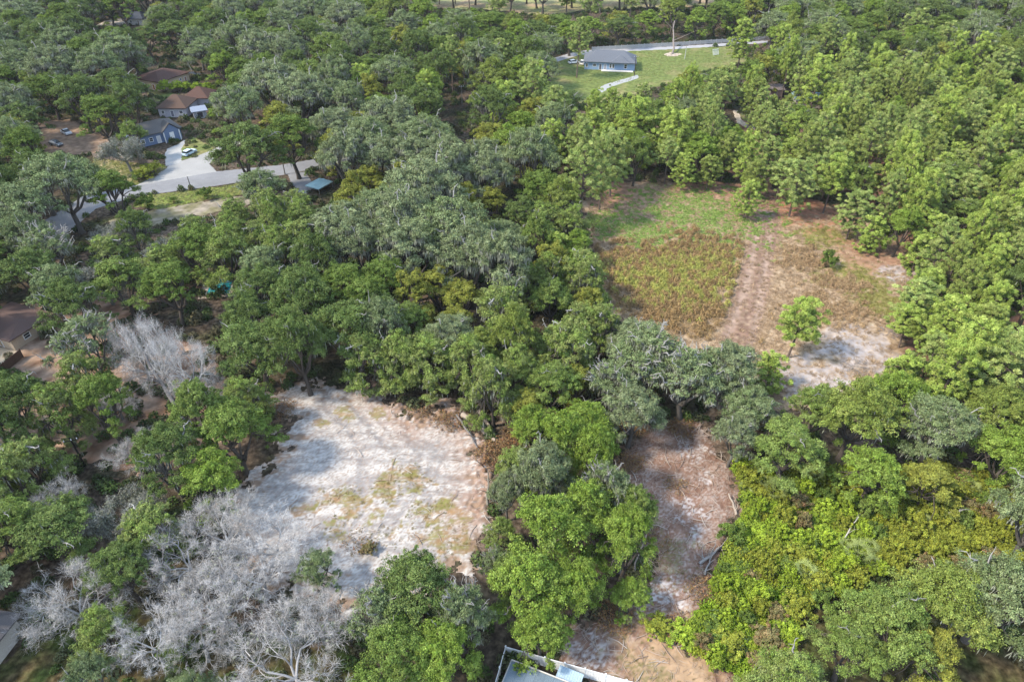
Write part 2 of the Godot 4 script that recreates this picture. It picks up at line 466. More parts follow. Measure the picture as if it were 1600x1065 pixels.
	sheet("yard_lawn", yard_c, 0.5, 0.006, 1.5, 2.0, func(p: Vector2, _d: float) -> Color:
		return Color(0.16, 0.12, 0.06).lerp(Color(0.09, 0.115, 0.035), clampf(0.5 + nz_b.get_noise_2d(p.x, p.y) * 1.6, 0.0, 1.0)), flat, M.floor)

	# lawns, dirt yards and the road
	var lawn_col := func(p: Vector2, d: float) -> Color:
		return Color(0.155, 0.185, 0.06).lerp(Color(0.27, 0.23, 0.11), clampf(0.3 + nz_b.get_noise_2d(p.x * 0.5, p.y * 0.5) * 1.2 - d * 0.04, 0.0, 1.0))
	sheet("house_lawn", PackedVector2Array([Vector2(11.51, -249.16), Vector2(18.69, -298.23), Vector2(28.66, -306.25), Vector2(55.84, -314.64), Vector2(101.69, -318.99), Vector2(97.16, -292.44), Vector2(69.75, -274.42), Vector2(49.52, -256.63), Vector2(31.12, -238.59)]), 1.2, 0.01, 1.0, 2.0, lawn_col, flat, M.earth)
	sheet("verge_lawn", PackedVector2Array([Vector2(-97.28, -160.03), Vector2(-97.62, -165.70), Vector2(-78.49, -172.07), Vector2(-69.87, -174.97), Vector2(-66.22, -168.44), Vector2(-76.19, -165.31), Vector2(-89.32, -158.57)]), 0.7, 0.012, 0.6, 1.0, func(p: Vector2, _d: float) -> Color:
		return Color(0.17, 0.21, 0.05).lerp(Color(0.25, 0.22, 0.09), clampf(0.2 + nz_b.get_noise_2d(p.x, p.y), 0.0, 1.0)), flat, M.earth)
	sheet("corner_lawn", PackedVector2Array([Vector2(-123.53, -193.57), Vector2(-100.98, -186.89), Vector2(-97.85, -184.60), Vector2(-101.63, -173.30), Vector2(-106.36, -174.55), Vector2(-116.91, -181.89)]), 0.7, 0.012, 0.6, 1.0, func(p: Vector2, _d: float) -> Color:
		return Color(0.33, 0.27, 0.15).lerp(Color(0.19, 0.20, 0.06), clampf(0.3 + nz_b.get_noise_2d(p.x, p.y) * 1.5, 0.0, 1.0)), flat, M.earth)
	sheet("verge_path", PackedVector2Array([Vector2(-99.16, -151.88), Vector2(-90.64, -157.85), Vector2(-75.92, -164.54), Vector2(-64.52, -168.44), Vector2(-63.19, -163.78), Vector2(-74.21, -157.13), Vector2(-87.15, -149.52), Vector2(-96.50, -146.24)]), 0.7, 0.008, 0.8, 1.0, func(p: Vector2, _d: float) -> Color:
		return Color(0.33, 0.28, 0.22).lerp(Color(0.20, 0.18, 0.10), clampf(0.5 + nz_b.get_noise_2d(p.x, p.y) * 1.5, 0.0, 1.0)), flat, M.earth)
	sheet("dirt_yard", PackedVector2Array([Vector2(-155.59, -222.50), Vector2(-146.66, -225.58), Vector2(-126.65, -208.07), Vector2(-112.87, -195.05), Vector2(-122.83, -194.06), Vector2(-140.93, -196.04)]), 1.0, 0.01, 1.0, 1.0, func(p: Vector2, _d: float) -> Color:
		return Color(0.36, 0.245, 0.165).lerp(Color(0.27, 0.18, 0.125), clampf(0.5 + nz_b.get_noise_2d(p.x, p.y) * 1.5, 0.0, 1.0)), flat, M.earth)
	sheet("yard_lawn", PackedVector2Array([Vector2(-137.25, -260.51), Vector2(-127.79, -258.94), Vector2(-120.86, -249.16), Vector2(-124.71, -243.43), Vector2(-130.14, -247.71)]), 1.0, 0.01, 0.6, 1.0, lawn_col, flat, M.earth)
	sheet("yard_lawn", PackedVector2Array([Vector2(-101.65, -204.29), Vector2(-100.34, -209.72), Vector2(-89.61, -199.07), Vector2(-92.21, -194.06), Vector2(-96.57, -190.19)]), 0.8, 0.014, 0.4, 1.0, lawn_col, flat, M.earth)
	sheet("field", PackedVector2Array([Vector2(-94.30, -426.19), Vector2(37.68, -445.01), Vector2(126.15, -437.31), Vector2(106.85, -402.10), Vector2(54.38, -395.64), Vector2(16.42, -380.28), Vector2(-16.93, -394.06), Vector2(-54.76, -398.85)]), 3.0, 0.01, 3.0, 2.0, func(p: Vector2, _d: float) -> Color:
		return Color(0.30, 0.30, 0.13).lerp(Color(0.40, 0.29, 0.19), clampf(0.4 + nz_a.get_noise_2d(p.x, p.y) * 1.6, 0.0, 1.0)), flat, M.earth)
	sheet("sand_lane", PackedVector2Array([Vector2(-202.72, -355.10), Vector2(-204.60, -368.72), Vector2(-182.23, -380.28), Vector2(-178.61, -371.55), Vector2(-189.05, -359.09)]), 2.0, 0.01, 0.8, 1.0, func(_p: Vector2, _d: float) -> Color: return Color(0.50, 0.43, 0.35), flat, M.earth)
	var tar := func(p: Vector2, _d: float) -> Color:
		var k := 0.225 + 0.04 * nz_b.get_noise_2d(p.x * 0.3, p.y * 0.3) + 0.03 * nz_c.get_noise_2d(p.x * 0.5, p.y * 2.0)
		return Color(k, k * 0.98, k * 1.0)
	var pale_conc := func(p: Vector2, _d: float) -> Color:
		var k := 0.33 + 0.04 * nz_b.get_noise_2d(p.x, p.y)
		return Color(k, k * 0.965, k * 0.92)
	sheet("road", PackedVector2Array([Vector2(-115.54, -150.19), Vector2(-112.58, -166.08), Vector2(-102.30, -172.48), Vector2(-83.45, -181.89), Vector2(-65.73, -186.89), Vector2(-52.81, -193.57), Vector2(-34.97, -201.14), Vector2(-33.83, -195.54), Vector2(-55.91, -184.14), Vector2(-63.20, -180.13), Vector2(-79.29, -172.89), Vector2(-98.63, -166.08), Vector2(-105.74, -158.93), Vector2(-106.56, -142.13)]), 0.6, 0.016, 0.08, 0.3, tar, flat, M.asphalt)
	sheet("side_street", PackedVector2Array([Vector2(-101.61, -172.48), Vector2(-99.09, -180.13), Vector2(-97.86, -187.36), Vector2(-93.75, -192.11), Vector2(-91.03, -196.04), Vector2(-84.29, -209.72), Vector2(-79.94, -208.62), Vector2(-86.99, -197.04), Vector2(-87.19, -187.36), Vector2(-83.09, -181.89)]), 0.6, 0.02, 0.08, 0.3, pale_conc, flat, M.asphalt)
	sheet("house_driveway", PackedVector2Array([Vector2(-98.95, -185.97), Vector2(-102.82, -195.05), Vector2(-103.68, -199.07), Vector2(-101.83, -203.23), Vector2(-101.49, -206.44), Vector2(-100.08, -204.29), Vector2(-99.83, -199.59), Vector2(-97.13, -193.08), Vector2(-95.65, -187.83)]), 0.5, 0.024, 0.05, 0.3, func(p: Vector2, d: float) -> Color: return (pale_conc as Callable).call(p, d) * 1.2, flat, M.asphalt)
	sheet("driveway", PackedVector2Array([Vector2(-62.49, -180.13), Vector2(-58.09, -181.89), Vector2(-53.38, -171.66), Vector2(-54.48, -167.65), Vector2(-57.39, -168.44)]), 0.5, 0.024, 0.05, 0.3, tar, flat, M.asphalt)
	sheet("back_road", PackedVector2Array([Vector2(16.02, -298.23), Vector2(27.60, -310.40), Vector2(39.09, -314.64), Vector2(73.44, -318.99), Vector2(116.03, -329.14), Vector2(114.83, -325.13), Vector2(72.49, -314.11), Vector2(44.04, -309.35), Vector2(28.50, -304.21), Vector2(18.43, -293.39)]), 0.9, 0.016, 0.1, 0.3, func(p: Vector2, _d: float) -> Color:
		return Color(0.36, 0.35, 0.36) * (1.0 + 0.15 * nz_b.get_noise_2d(p.x, p.y)), flat, M.asphalt)
	sheet("dirt_lane", PackedVector2Array([Vector2(74.09, -216.55), Vector2(77.79, -216.55), Vector2(75.88, -195.05), Vector2(68.93, -168.44), Vector2(65.88, -168.44), Vector2(69.96, -190.19)]), 0.6, 0.016, 0.5, 1.0, func(p: Vector2, _d: float) -> Color: return Color(0.30, 0.19, 0.12) * (1.0 + 0.3 * nz_c.get_noise_2d(p.x, p.y)), flat, M.earth)
	sheet("sand_patch", PackedVector2Array([Vector2(64.41, -306.25), Vector2(68.81, -309.35), Vector2(72.60, -306.25), Vector2(70.17, -302.19), Vector2(65.32, -302.19)]), 0.8, 0.02, 0.6, 1.0, func(_p: Vector2, _d: float) -> Color: return Color(0.47, 0.38, 0.30), flat, M.earth)
	sheet("sand_track", PackedVector2Array([Vector2(75.70, -233.90), Vector2(77.23, -233.90), Vector2(75.93, -224.96), Vector2(77.38, -219.49), Vector2(81.29, -216.55), Vector2(80.44, -213.66), Vector2(75.82, -215.38), Vector2(73.69, -221.29)]), 0.6, 0.014, 0.3, 0.5, func(_p: Vector2, _d: float) -> Color: return Color(0.50, 0.42, 0.33), flat, M.earth)
	sheet("track_lawn", PackedVector2Array([Vector2(78.38, -236.56), Vector2(86.93, -231.94), Vector2(82.32, -216.55), Vector2(77.38, -219.49), Vector2(76.35, -224.96)]), 0.8, 0.01, 0.6, 1.0, lawn_col, flat, M.earth)
	sheet("garden_path", PackedVector2Array([Vector2(30.65, -256.63), Vector2(34.87, -262.88), Vector2(45.85, -272.72), Vector2(49.58, -276.14), Vector2(48.82, -271.04), Vector2(38.29, -261.29), Vector2(32.62, -252.85)]), 0.6, 0.02, 0.1, 0.5, func(_p: Vector2, _d: float) -> Color: return Color(0.34, 0.34, 0.33), flat, M.asphalt)

# ---------- trees: one of each sort is grown, then copied ----------
func ball(r: RandomNumberGenerator) -> Vector3:
	var y := r.randf_range(-1, 1)
	var a := r.randf() * TAU
	var k := sqrt(1.0 - y * y)
	return Vector3(cos(a) * k, y, sin(a) * k)

func vary(r: RandomNumberGenerator, pal: Array) -> Color:
	var k: float = r.randf() * (pal.size() - 1)
	var i := int(k)
	return pal[i].lerp(pal[mini(i + 1, pal.size() - 1)], k - i)

# leaf sprays filling one clump of the crown, in smaller tufts
func fill_clump(bag: Bag, r: RandomNumberGenerator, c: Vector3, rc: float, flat: float, tufts: int, leaves: int, size: float, pal: Array) -> void:
	var base := vary(r, pal)
	var squash := Vector3(r.randf_range(0.75, 1.25), flat * r.randf_range(0.8, 1.2), r.randf_range(0.75, 1.25))
	for k in tufts:
		var d := ball(r)
		if d.y < -0.3: d.y = -d.y
		var tc := c + d * squash * rc * r.randf_range(0.35, 1.18)
		var tr := rc * r.randf_range(0.14, 0.44)
		var stretch := Vector3(r.randf_range(0.7, 1.5), r.randf_range(0.55, 1.0), r.randf_range(0.7, 1.5))
		var tone := base.lerp(vary(r, pal), 0.6) * r.randf_range(0.72, 1.28)
		for j in leaves:
			var e := ball(r)
			if e.y < -0.45: e.y = -e.y
			var p := tc + e * stretch * tr * sqrt(r.randf_range(0.1, 1.5))
			var nn := (e * 0.5 + d * 0.3 + Vector3(0, 0.25, 0) + ball(r) * 0.75).normalized()
			var s := size * r.randf_range(0.6, 1.45)
			var g := r.randf_range(0.6, 1.45)
			bag.leaf(p, nn, ball(r), s, s * r.randf_range(0.4, 0.7), Color(tone.r * g * r.randf_range(0.92, 1.08), tone.g * g, tone.b * g))

# a spreading broadleaf tree
func grow_oak(seed_: int, o: Dictionary) -> Node3D:
	var r := RandomNumberGenerator.new()
	r.seed = seed_
	var R: float = o.R
	var H: float = o.H
	var rc: float = o.rc
	var n: int = o.n
	var ph := [r.randf() * TAU, r.randf() * TAU, r.randf() * TAU]
	var clumps := []
	for k in n:
		var t := (k + 0.35) / n
		var a := k * 2.399963 + r.randf_range(-0.35, 0.35)
		var lobe: float = 1.0 + 0.16 * sin(2 * a + ph[0]) + 0.16 * sin(3 * a + ph[1]) + 0.12 * sin(5 * a + ph[2])
		var rad := (R - rc * 0.55) * sqrt(t) * lobe * r.randf_range(0.82, 1.1)
		var q := rad / R
		var y: float = H - rc * 0.7 - (H * o.drop) * q * q + r.randf_range(-1.3, 0.8) * rc * 0.8
		clumps.append(Vector3(cos(a) * rad, y, sin(a) * rad))
	for k in int(o.get("skirt", 0)):
		var a := k * 2.399963 + r.randf()
		var rad: float = R * r.randf_range(0.72, 0.98)
		clumps.append(Vector3(cos(a) * rad, H * r.randf_range(0.10, 0.48), sin(a) * rad))
	var crown := Bag.new()
	var per := int(float(o.leaves) / clumps.size() / 15.0)
	for c in clumps:
		fill_clump(crown, r, c, rc * r.randf_range(0.62, 1.4), 0.72, 15, per, o.size, o.pal)
	# trunk and limbs
	var wood := Bag.new()
	var col: Color = o.get("bark", Color(0.13, 0.11, 0.095))
	var fork: float = H * o.get("fork", 0.26)
	var lean := Vector3(r.randf_range(-0.6, 0.6), 0, r.randf_range(-0.6, 0.6))
	var top := Vector3(lean.x, fork, lean.z)
	var tr: float = o.get("tr", 0.032) * H
	wood.tube([Vector3(0, -0.3, 0), Vector3(lean.x * 0.2, fork * 0.3, lean.z * 0.2), top], [tr * 1.5, tr, tr * 0.85], 7, col)
	var mains := 6
	var hubs := []
	for k in mains:
		var a := TAU * k / mains + r.randf_range(-0.3, 0.3)
		var rad := R * r.randf_range(0.36, 0.5)
		var hub := Vector3(cos(a) * rad, H * r.randf_range(0.48, 0.62), sin(a) * rad)
		hubs.append(hub)
		wood.tube([top, top.lerp(hub, 0.5) + Vector3(0, -0.05 * H, 0) + ball(r) * 0.3, hub], [tr * 0.62, tr * 0.48, tr * 0.34], 6, col)
	for c in clumps:
		var best: Vector3 = hubs[0]
		for hb in hubs:
			if hb.distance_squared_to(c) < best.distance_squared_to(c): best = hb
		var end: Vector3 = c + Vector3(0, rc * 0.2, 0)
		wood.tube([best, best.lerp(end, 0.5) + ball(r) * 0.4, end], [tr * 0.3, tr * 0.2, tr * 0.08], 5, col)
	# bare crooked limbs that reach out through the leaves
	for k in int(o.get("snags", 0)):
		var c: Vector3 = clumps[r.randi() % clumps.size()]
		var dir := (Vector3(c.x, 0, c.z).normalized() + Vector3(0, 0.9, 0) + ball(r) * 0.6).normalized()
		var p: Vector3 = c
		var pale := Color(0.52, 0.50, 0.47).lerp(Color(0.34, 0.32, 0.30), r.randf())
		var pts := [c - dir * rc * 0.8]
		for s in 4:
			p += (dir + ball(r) * 0.65).normalized() * rc * 0.5
			pts.append(p)
		wood.tube(pts, [0.16, 0.135, 0.10, 0.07, 0.03], 5, pale)
		for s in 3:
			var f: Vector3 = pts[2 + s % 3]
			var g := f + (dir * 0.6 + ball(r)).normalized() * rc * 0.55
			wood.tube([f, f.lerp(g, 0.5) + ball(r) * 0.15, g], [0.06, 0.045, 0.015], 4, pale)
	var t := Node3D.new()
	part("trunk", wood.mesh(M.bark), t)
	part("crown", crown.mesh(M.leaf), t)
	if o.get("moss", 0) > 0:
		var hang := Bag.new()
		for k in int(o.moss):
			var c: Vector3 = clumps[r.randi() % clumps.size()]
			var a := r.randf() * TAU
			var p: Vector3 = c + Vector3(cos(a), r.randf_range(-0.35, 0.4), sin(a)) * rc * r.randf_range(0.4, 0.95)
			var l := r.randf_range(0.35, 1.2)
			var w := r.randf_range(0.06, 0.15)
			var out := Vector3(cos(a) + r.randf_range(-0.5, 0.5), 0.15, sin(a) + r.randf_range(-0.5, 0.5)).normalized()
			var tone := Color(0.225, 0.235, 0.185) * r.randf_range(0.7, 1.2)
			hang.leaf(p + Vector3(0, -l * 0.5, 0), out, Vector3(r.randf_range(-0.15, 0.15), -1, r.randf_range(-0.15, 0.15)), l, w, tone)
		part("moss_clumps", hang.mesh(M.moss), t)
	t.set_meta("R", R)
	t.set_meta("H", H)
	return t

func grow_pine(seed_: int, o: Dictionary) -> Node3D:
	var r := RandomNumberGenerator.new()
	r.seed = seed_
	var R: float = o.R
	var H: float = o.H
	var wood := Bag.new()
	var crown := Bag.new()
	var col := Color(0.23, 0.18, 0.15)
	var lean := Vector3(r.randf_range(-0.4, 0.4), 0, r.randf_range(-0.4, 0.4))
	wood.tube([Vector3(0, -0.3, 0), Vector3(lean.x, H * 0.5, lean.z), Vector3(lean.x * 0.6, H * 0.96, lean.z * 0.6)], [0.016 * H, 0.012 * H, 0.03], 6, col)
	var puffs := []
	var low: float = o.low
	for k in int(o.n):
		var f: float = (k + 0.5) / o.n
		var y: float = H * lerpf(low, 0.97, f)
		var a := k * 2.399963 + r.randf_range(-0.4, 0.4)
		var g: float = 1.0 - f
		var reach: float = R * (0.10 + 0.95 * pow(sin(PI * clampf(0.05 + g * 0.66, 0, 1)), 0.85)) * r.randf_range(0.7, 1.08)
		var foot := Vector3(lean.x * y / H, y - reach * 0.25, lean.z * y / H)
		var tip := foot + Vector3(cos(a) * reach, reach * 0.30 + r.randf_range(-0.5, 0.6), sin(a) * reach)
		wood.tube([foot, foot.lerp(tip, 0.5) - Vector3(0, 0.1, 0), tip], [0.005 * H, 0.0035 * H, 0.012], 4, col)
		for s in int(o.puffs):
			var u: float = 1.0 - 0.75 * float(s) / o.puffs
			puffs.append([foot.lerp(tip, u) + ball(r) * 0.55 * (0.4 + u), a])
	var per := int(float(o.leaves) / puffs.size())
	for q in puffs:
		var base := vary(r, o.pal) * r.randf_range(0.72, 1.28)
		var pr: float = o.puff * r.randf_range(0.6, 1.2)
		var c: Vector3 = q[0]
		for j in per:
			var d := ball(r)
			if d.y < -0.2: d.y = -d.y
			var along_ := (d + Vector3(0, 0.25, 0)).normalized()
			var nn := (ball(r) * 0.85 + d * 0.65 + Vector3(0, 0.15, 0)).normalized()
			var g := r.randf_range(0.65, 1.4)
			crown.leaf(c + d * Vector3(1, 1.05, 1) * pr * r.randf_range(0.4, 1.0), nn, along_, o.size * r.randf_range(0.8, 1.3), o.size * 0.25, Color(base.r * g * r.randf_range(0.94, 1.06), base.g * g, base.b * g))
	var t := Node3D.new()
	part("trunk", wood.mesh(M.bark), t)
	part("crown", crown.mesh(M.needle), t)
	t.set_meta("R", R)
	t.set_meta("H", H)
	return t

# a leafless tree: limbs fork again and again down to a haze of twigs
func grow_bare(seed_: int, o: Dictionary) -> Node3D:
	var r := RandomNumberGenerator.new()
	r.seed = seed_
	var R: float = o.R
	var H: float = o.H
	var wood := Bag.new()
	var twigs := Bag.new()
	var leaves := Bag.new()
	var grey: Color = o.get("bark", Color(0.46, 0.435, 0.43))
	var ends := []
	var queue := []
	var fork := Vector3(r.randf_range(-0.4, 0.4), H * 0.24, r.randf_range(-0.4, 0.4))
	wood.tube([Vector3(0, -0.3, 0), fork * 0.5, fork], [0.034 * H, 0.027 * H, 0.024 * H], 7, grey * 0.55)
	var firsts := 6
	for k in firsts:
		var a := TAU * k / firsts + r.randf_range(-0.4, 0.4)
		queue.append([fork, Vector3(cos(a), r.randf_range(0.45, 1.1), sin(a)).normalized(), R * r.randf_range(0.42, 0.55), 0.013 * H, 0])
	while queue.size():
		var b: Array = queue.pop_back()
		var p: Vector3 = b[0]
		var d: Vector3 = b[1]
		var l: float = b[2]
		var w: float = b[3]
		var lv: int = b[4]
		var mid := p + d * l * 0.5 + ball(r) * l * 0.13
		var end := p + d * l + ball(r) * l * 0.12
		var tone := grey * r.randf_range(0.5, 1.1)
		wood.tube([p, mid, end], [w, w * 0.8, w * 0.62], 5 if lv < 2 else 3, tone)
		if lv >= int(o.depth):
			ends.append([p, d, l]); ends.append([mid, d, l])
			continue
		for k in (3 if lv < 3 else r.randi_range(2, 3)):
			var nd := (d + ball(r) * 0.85 + Vector3(0, 0.10, 0)).normalized()
			queue.append([end if k < 2 else mid, nd, l * r.randf_range(0.6, 0.82), w * 0.58, lv + 1])
	var per := int(float(o.twigs) / ends.size())
	for e in ends:
		for k in per:
			var dd: Vector3 = (e[1] + ball(r) * 0.95 + Vector3(0, 0.15, 0)).normalized()
			var l := r.randf_range(0.35, 0.95)
			var foot: Vector3 = e[0] + e[1] * e[2] * r.randf()
			twigs.leaf(foot + dd * l * 0.5, (ball(r) + Vector3(0, 0.6, 0)).normalized(), dd, l, r.randf_range(0.010, 0.024), grey * r.randf_range(0.6, 1.25))
	if o.get("leaves", 0) > 0:
		for k in int(o.leaves):
			var e: Array = ends[r.randi() % ends.size()]
			var s := r.randf_range(0.18, 0.4)
			leaves.leaf(e[0] + ball(r) * 0.5, (ball(r) + Vector3(0, 0.6, 0)).normalized(), ball(r), s, s * 0.5, vary(r, o.pal) * r.randf_range(0.8, 1.2))
	var t := Node3D.new()
	part("trunk", wood.mesh(M.twig), t)
	part("twigs_foliage", twigs.mesh(M.twig), t)
	if leaves.v.size(): part("crown", leaves.mesh(M.moss), t)
	t.set_meta("R", R)
	t.set_meta("H", H)
	return t

func grow_shrub(seed_: int, o: Dictionary) -> Node3D:
	var r := RandomNumberGenerator.new()
	r.seed = seed_
	var bag := Bag.new()
	var wood := Bag.new()
	var R: float = o.R
	var H: float = o.H
	for k in int(o.n):
		var a := k * 2.399963 + r.randf_range(-0.4, 0.4)
		var rad := R * 0.8 * sqrt((k + 0.2) / o.n)
		var c := Vector3(cos(a) * rad, H * (0.82 - 0.62 * pow(rad / R, 2)) + r.randf_range(-0.25, 0.1) * H, sin(a) * rad)
		fill_clump(bag, r, c, o.rc * r.randf_range(0.75, 1.25), 0.85, 9, int(float(o.leaves) / o.n / 9), o.size, o.pal)
		wood.tube([Vector3(0, -0.1, 0), c * 0.5, c], [0.04, 0.03, 0.012], 4, Color(0.16, 0.13, 0.10))
	var t := Node3D.new()
	part("stem", wood.mesh(M.bark), t)
	part("foliage", bag.mesh(M.leaf), t)
	t.set_meta("R", R)
	t.set_meta("H", H)
	return t

func build_protos() -> void:
	var grey_oak := [Color(0.122, 0.154, 0.068), Color(0.165, 0.198, 0.095), Color(0.221, 0.256, 0.136)]
	var sage := [Color(0.111, 0.151, 0.057), Color(0.147, 0.188, 0.080), Color(0.199, 0.233, 0.119)]
	var dark := [Color(0.074, 0.109, 0.029), Color(0.095, 0.136, 0.038), Color(0.132, 0.170, 0.055)]
	var dark_b := [Color(0.084, 0.129, 0.027), Color(0.106, 0.159, 0.032), Color(0.145, 0.190, 0.049)]
	var mid := [Color(0.111, 0.159, 0.036), Color(0.142, 0.197, 0.046), Color(0.183, 0.227, 0.068)]
	var olive := [Color(0.121, 0.160, 0.033), Color(0.158, 0.200, 0.042), Color(0.201, 0.231, 0.065)]
	var bright := [Color(0.119, 0.183, 0.028), Color(0.161, 0.230, 0.039), Color(0.203, 0.265, 0.061)]
	var vine := [Color(0.113, 0.169, 0.036), Color(0.153, 0.211, 0.047), Color(0.210, 0.243, 0.074), Color(0.161, 0.188, 0.074)]
	var yellow := [Color(0.179, 0.199, 0.039), Color(0.234, 0.241, 0.044), Color(0.152, 0.172, 0.048)]
	var rusty := [Color(0.156, 0.150, 0.058), Color(0.221, 0.156, 0.078), Color(0.130, 0.143, 0.058), Color(0.273, 0.156, 0.085)]
	var needle_c := [Color(0.162, 0.206, 0.051), Color(0.198, 0.246, 0.062), Color(0.236, 0.273, 0.077)]
	var needle := [Color(0.202, 0.276, 0.055), Color(0.258, 0.335, 0.072), Color(0.316, 0.375, 0.092)]
	var needle_b := [Color(0.184, 0.251, 0.069), Color(0.235, 0.296, 0.087), Color(0.302, 0.341, 0.114)]
	proto.live_oak = []
	for k in 6:
		var pal: Array = [grey_oak, sage, grey_oak, sage, dark, sage][k]
		proto.live_oak.append(grow_oak(300 + k, {"R": 6.0, "H": 13.0, "n": [44, 40, 50, 42, 46, 34][k], "rc": [1.35, 1.5, 1.25, 1.4, 1.35, 1.25][k], "drop": 0.36, "leaves": [56000, 56000, 56000, 54000, 54000, 25000][k], "size": 0.198, "pal": pal, "moss": [3600, 2600, 3200, 1300, 700, 2200][k], "snags": [4, 3, 5, 4, 4, 32][k], "bark": Color(0.17, 0.155, 0.14)}))
	proto.laurel_oak = []
	for k in 5:
		var pal: Array = [dark, dark_b, dark, mid, olive][k]
		proto.laurel_oak.append(grow_oak(400 + k, {"R": 5.0, "H": 12.0, "n": [36, 40, 34, 38, 36][k], "rc": [1.25, 1.15, 1.35, 1.2, 1.25][k], "drop": 0.40, "leaves": 50000, "size": 0.18, "pal": pal, "moss": [200, 0, 300, 0, 200][k], "snags": [1, 0, 2, 1, 1][k]}))
	proto.broadleaf_tree = []
	for k in 6:
		var pal: Array = [bright, bright, vine, vine, yellow, rusty][k]
		proto.broadleaf_tree.append(grow_oak(500 + k, {"R": 4.0, "H": 10.0, "n": [30, 34, 26, 28, 26, 26][k], "rc": [1.1, 1.0, 1.1, 1.05, 1.0, 1.0][k], "drop": [0.42, 0.46, 0.5, 0.5, 0.44, 0.46][k], "leaves": [42000, 42000, 50000, 50000, 36000, 27000][k], "size": 0.172, "pal": pal, "moss": [0, 0, 300, 500, 0, 300][k], "skirt": [4, 6, 22, 20, 4, 8][k], "snags": [0, 0, 1, 2, 1, 4][k]}))
	proto.pine_tree = []
	for k in 7:
		proto.pine_tree.append(grow_pine(600 + k, {"R": [3.4, 3.2, 3.0, 4.0, 2.3, 3.3, 2.8][k], "H": [12.0, 13.0, 11.0, 16.0, 7.0, 12.0, 13.0][k], "n": [48, 50, 38, 40, 38, 44, 46][k], "puffs": [5, 5, 5, 6, 4, 5, 5][k], "puff": [0.48, 0.46, 0.5, 0.52, 0.4, 0.5, 0.44][k], "low": [0.22, 0.26, 0.42, 0.46, 0.08, 0.28, 0.18][k], "leaves": [42000, 42000, 34000, 40000, 24000, 40000, 38000][k], "size": 0.27, "pal": [needle, needle_b, needle, needle_b, needle, needle_c, needle_b][k]}))
	proto.bare_tree = []
	for k in 5:
		proto.bare_tree.append(grow_bare(700 + k, {"R": 4.4, "H": 10.0, "depth": 4, "twigs": [9500, 9500, 9000, 11500, 8000][k], "leaves": [0, 300, 0, 500, 7000][k], "pal": [Color(0.14, 0.15, 0.10), Color(0.20, 0.205, 0.165)], "bark": [Color(0.37, 0.35, 0.33), Color(0.35, 0.33, 0.315), Color(0.46, 0.44, 0.425), Color(0.39, 0.37, 0.355), Color(0.29, 0.28, 0.25)][k]}))
	proto.shrub = []
	for k in 5:
		proto.shrub.append(grow_shrub(800 + k, {"R": 2.0, "H": 2.4, "n": [16, 16, 14, 14, 12][k], "rc": 0.72, "leaves": 11000, "size": 0.17, "pal": [[Color(0.19, 0.27, 0.028), Color(0.24, 0.31, 0.034), Color(0.16, 0.22, 0.04)], [Color(0.17, 0.205, 0.032), Color(0.235, 0.245, 0.036), Color(0.15, 0.185, 0.036)], mid, rusty, dark_b][k]}))

# ---------- planting ----------
const LOOKS := {
	"live_oak": ["grey-green mossy live oak", "sage green mossy live oak", "pale mossy live oak", "dull green live oak", "dark green live oak", "gnarled pale-limbed live oak"],
	"laurel_oak": ["dark green oak", "deep green oak", "dark dense oak", "mid-green oak", "olive green oak"],
	"broadleaf_tree": ["bright green leafy tree", "fresh green leafy tree", "vine-covered green tree", "tree hung with green vines", "yellow-green leafy tree", "brownish green tree"],
	"pine_tree": ["light green round-crowned pine", "mid-green pine", "light green bare-trunked pine", "tall open pine", "small young pine", "yellowish green round pine", "slender blue-green pine"],
	"bare_tree": ["leafless grey tree", "bare grey twiggy tree", "leafless pale tree", "bare grey tree", "half-bare mossy tree"],
	"shrub": ["bright yellow-green bush", "olive yellow bush", "mid-green bush", "brownish green bush", "dark green bush"],
}
const KINDS := {"live_oak": "oak tree", "laurel_oak": "oak tree", "broadleaf_tree": "tree", "pine_tree": "pine tree", "bare_tree": "bare tree", "shrub": "bush"}
const GROUPS := {"live_oak": "live oaks in the woods", "laurel_oak": "green oaks in the woods", "broadleaf_tree": "leafy trees in the woods", "pine_tree": "pines round the meadow", "bare_tree": "leafless trees by the sand clearing", "shrub": "bushes in the thicket and along the yards"}
const ORDINALS := ["nearest", "second nearest", "third nearest", "fourth nearest", "fifth nearest", "sixth nearest", "seventh nearest", "eighth nearest", "ninth nearest", "tenth nearest"]
var rank := {}

func landmarks() -> Array:
	return [["the sand clearing", Vector2(-19.09, -69.14)], ["the litter clearing", Vector2(24.68, -63.73)], ["the meadow's dirt track", Vector2(53.32, -129.08)], ["the lone meadow pine", Vector2(51.93, -97.51)],
		["the white fence corner", Vector2(-0.74, -40.45)], ["the brown-roofed tan house", Vector2(-133.37, -268.55)], ["the brown hip-roofed house", Vector2(-116.39, -233.90)], ["the blue house by the road", Vector2(-107.93, -213.66)],
		["the far blue house", Vector2(38.15, -281.40)], ["the road junction", Vector2(-94.10, -178.82)], ["the wooden utility pole", Vector2(-64.85, -71.31)], ["the turquoise pool", Vector2(-61.50, -121.78)], ["the walled patio", Vector2(-92.07, -101.36)],
		["the grey roof corner", Vector2(-60.29, -43.56)], ["the far utility pole", Vector2(-17.34, -238.59)], ["the sandy two-wheel track", Vector2(75.69, -222.50)], ["the blue-tarp shed", Vector2(105.05, -243.43)], ["the log pile", Vector2(-5.73, -80.78)],
		["the slate-roofed house", Vector2(-188.36, -364.54)], ["the paling fence", Vector2(86.25, -325.70)], ["the far open field", Vector2(6.84, -398.85)], ["the dirt yard", Vector2(-139.61, -208.07)],
		["the palmetto thicket", Vector2(46.72, -57.20)], ["the aqua cover", Vector2(-51.66, -171.66)], ["the pine straw floor", Vector2(109.70, -157.13)], ["the gnarled oak", Vector2(25.55, -83.83)]]

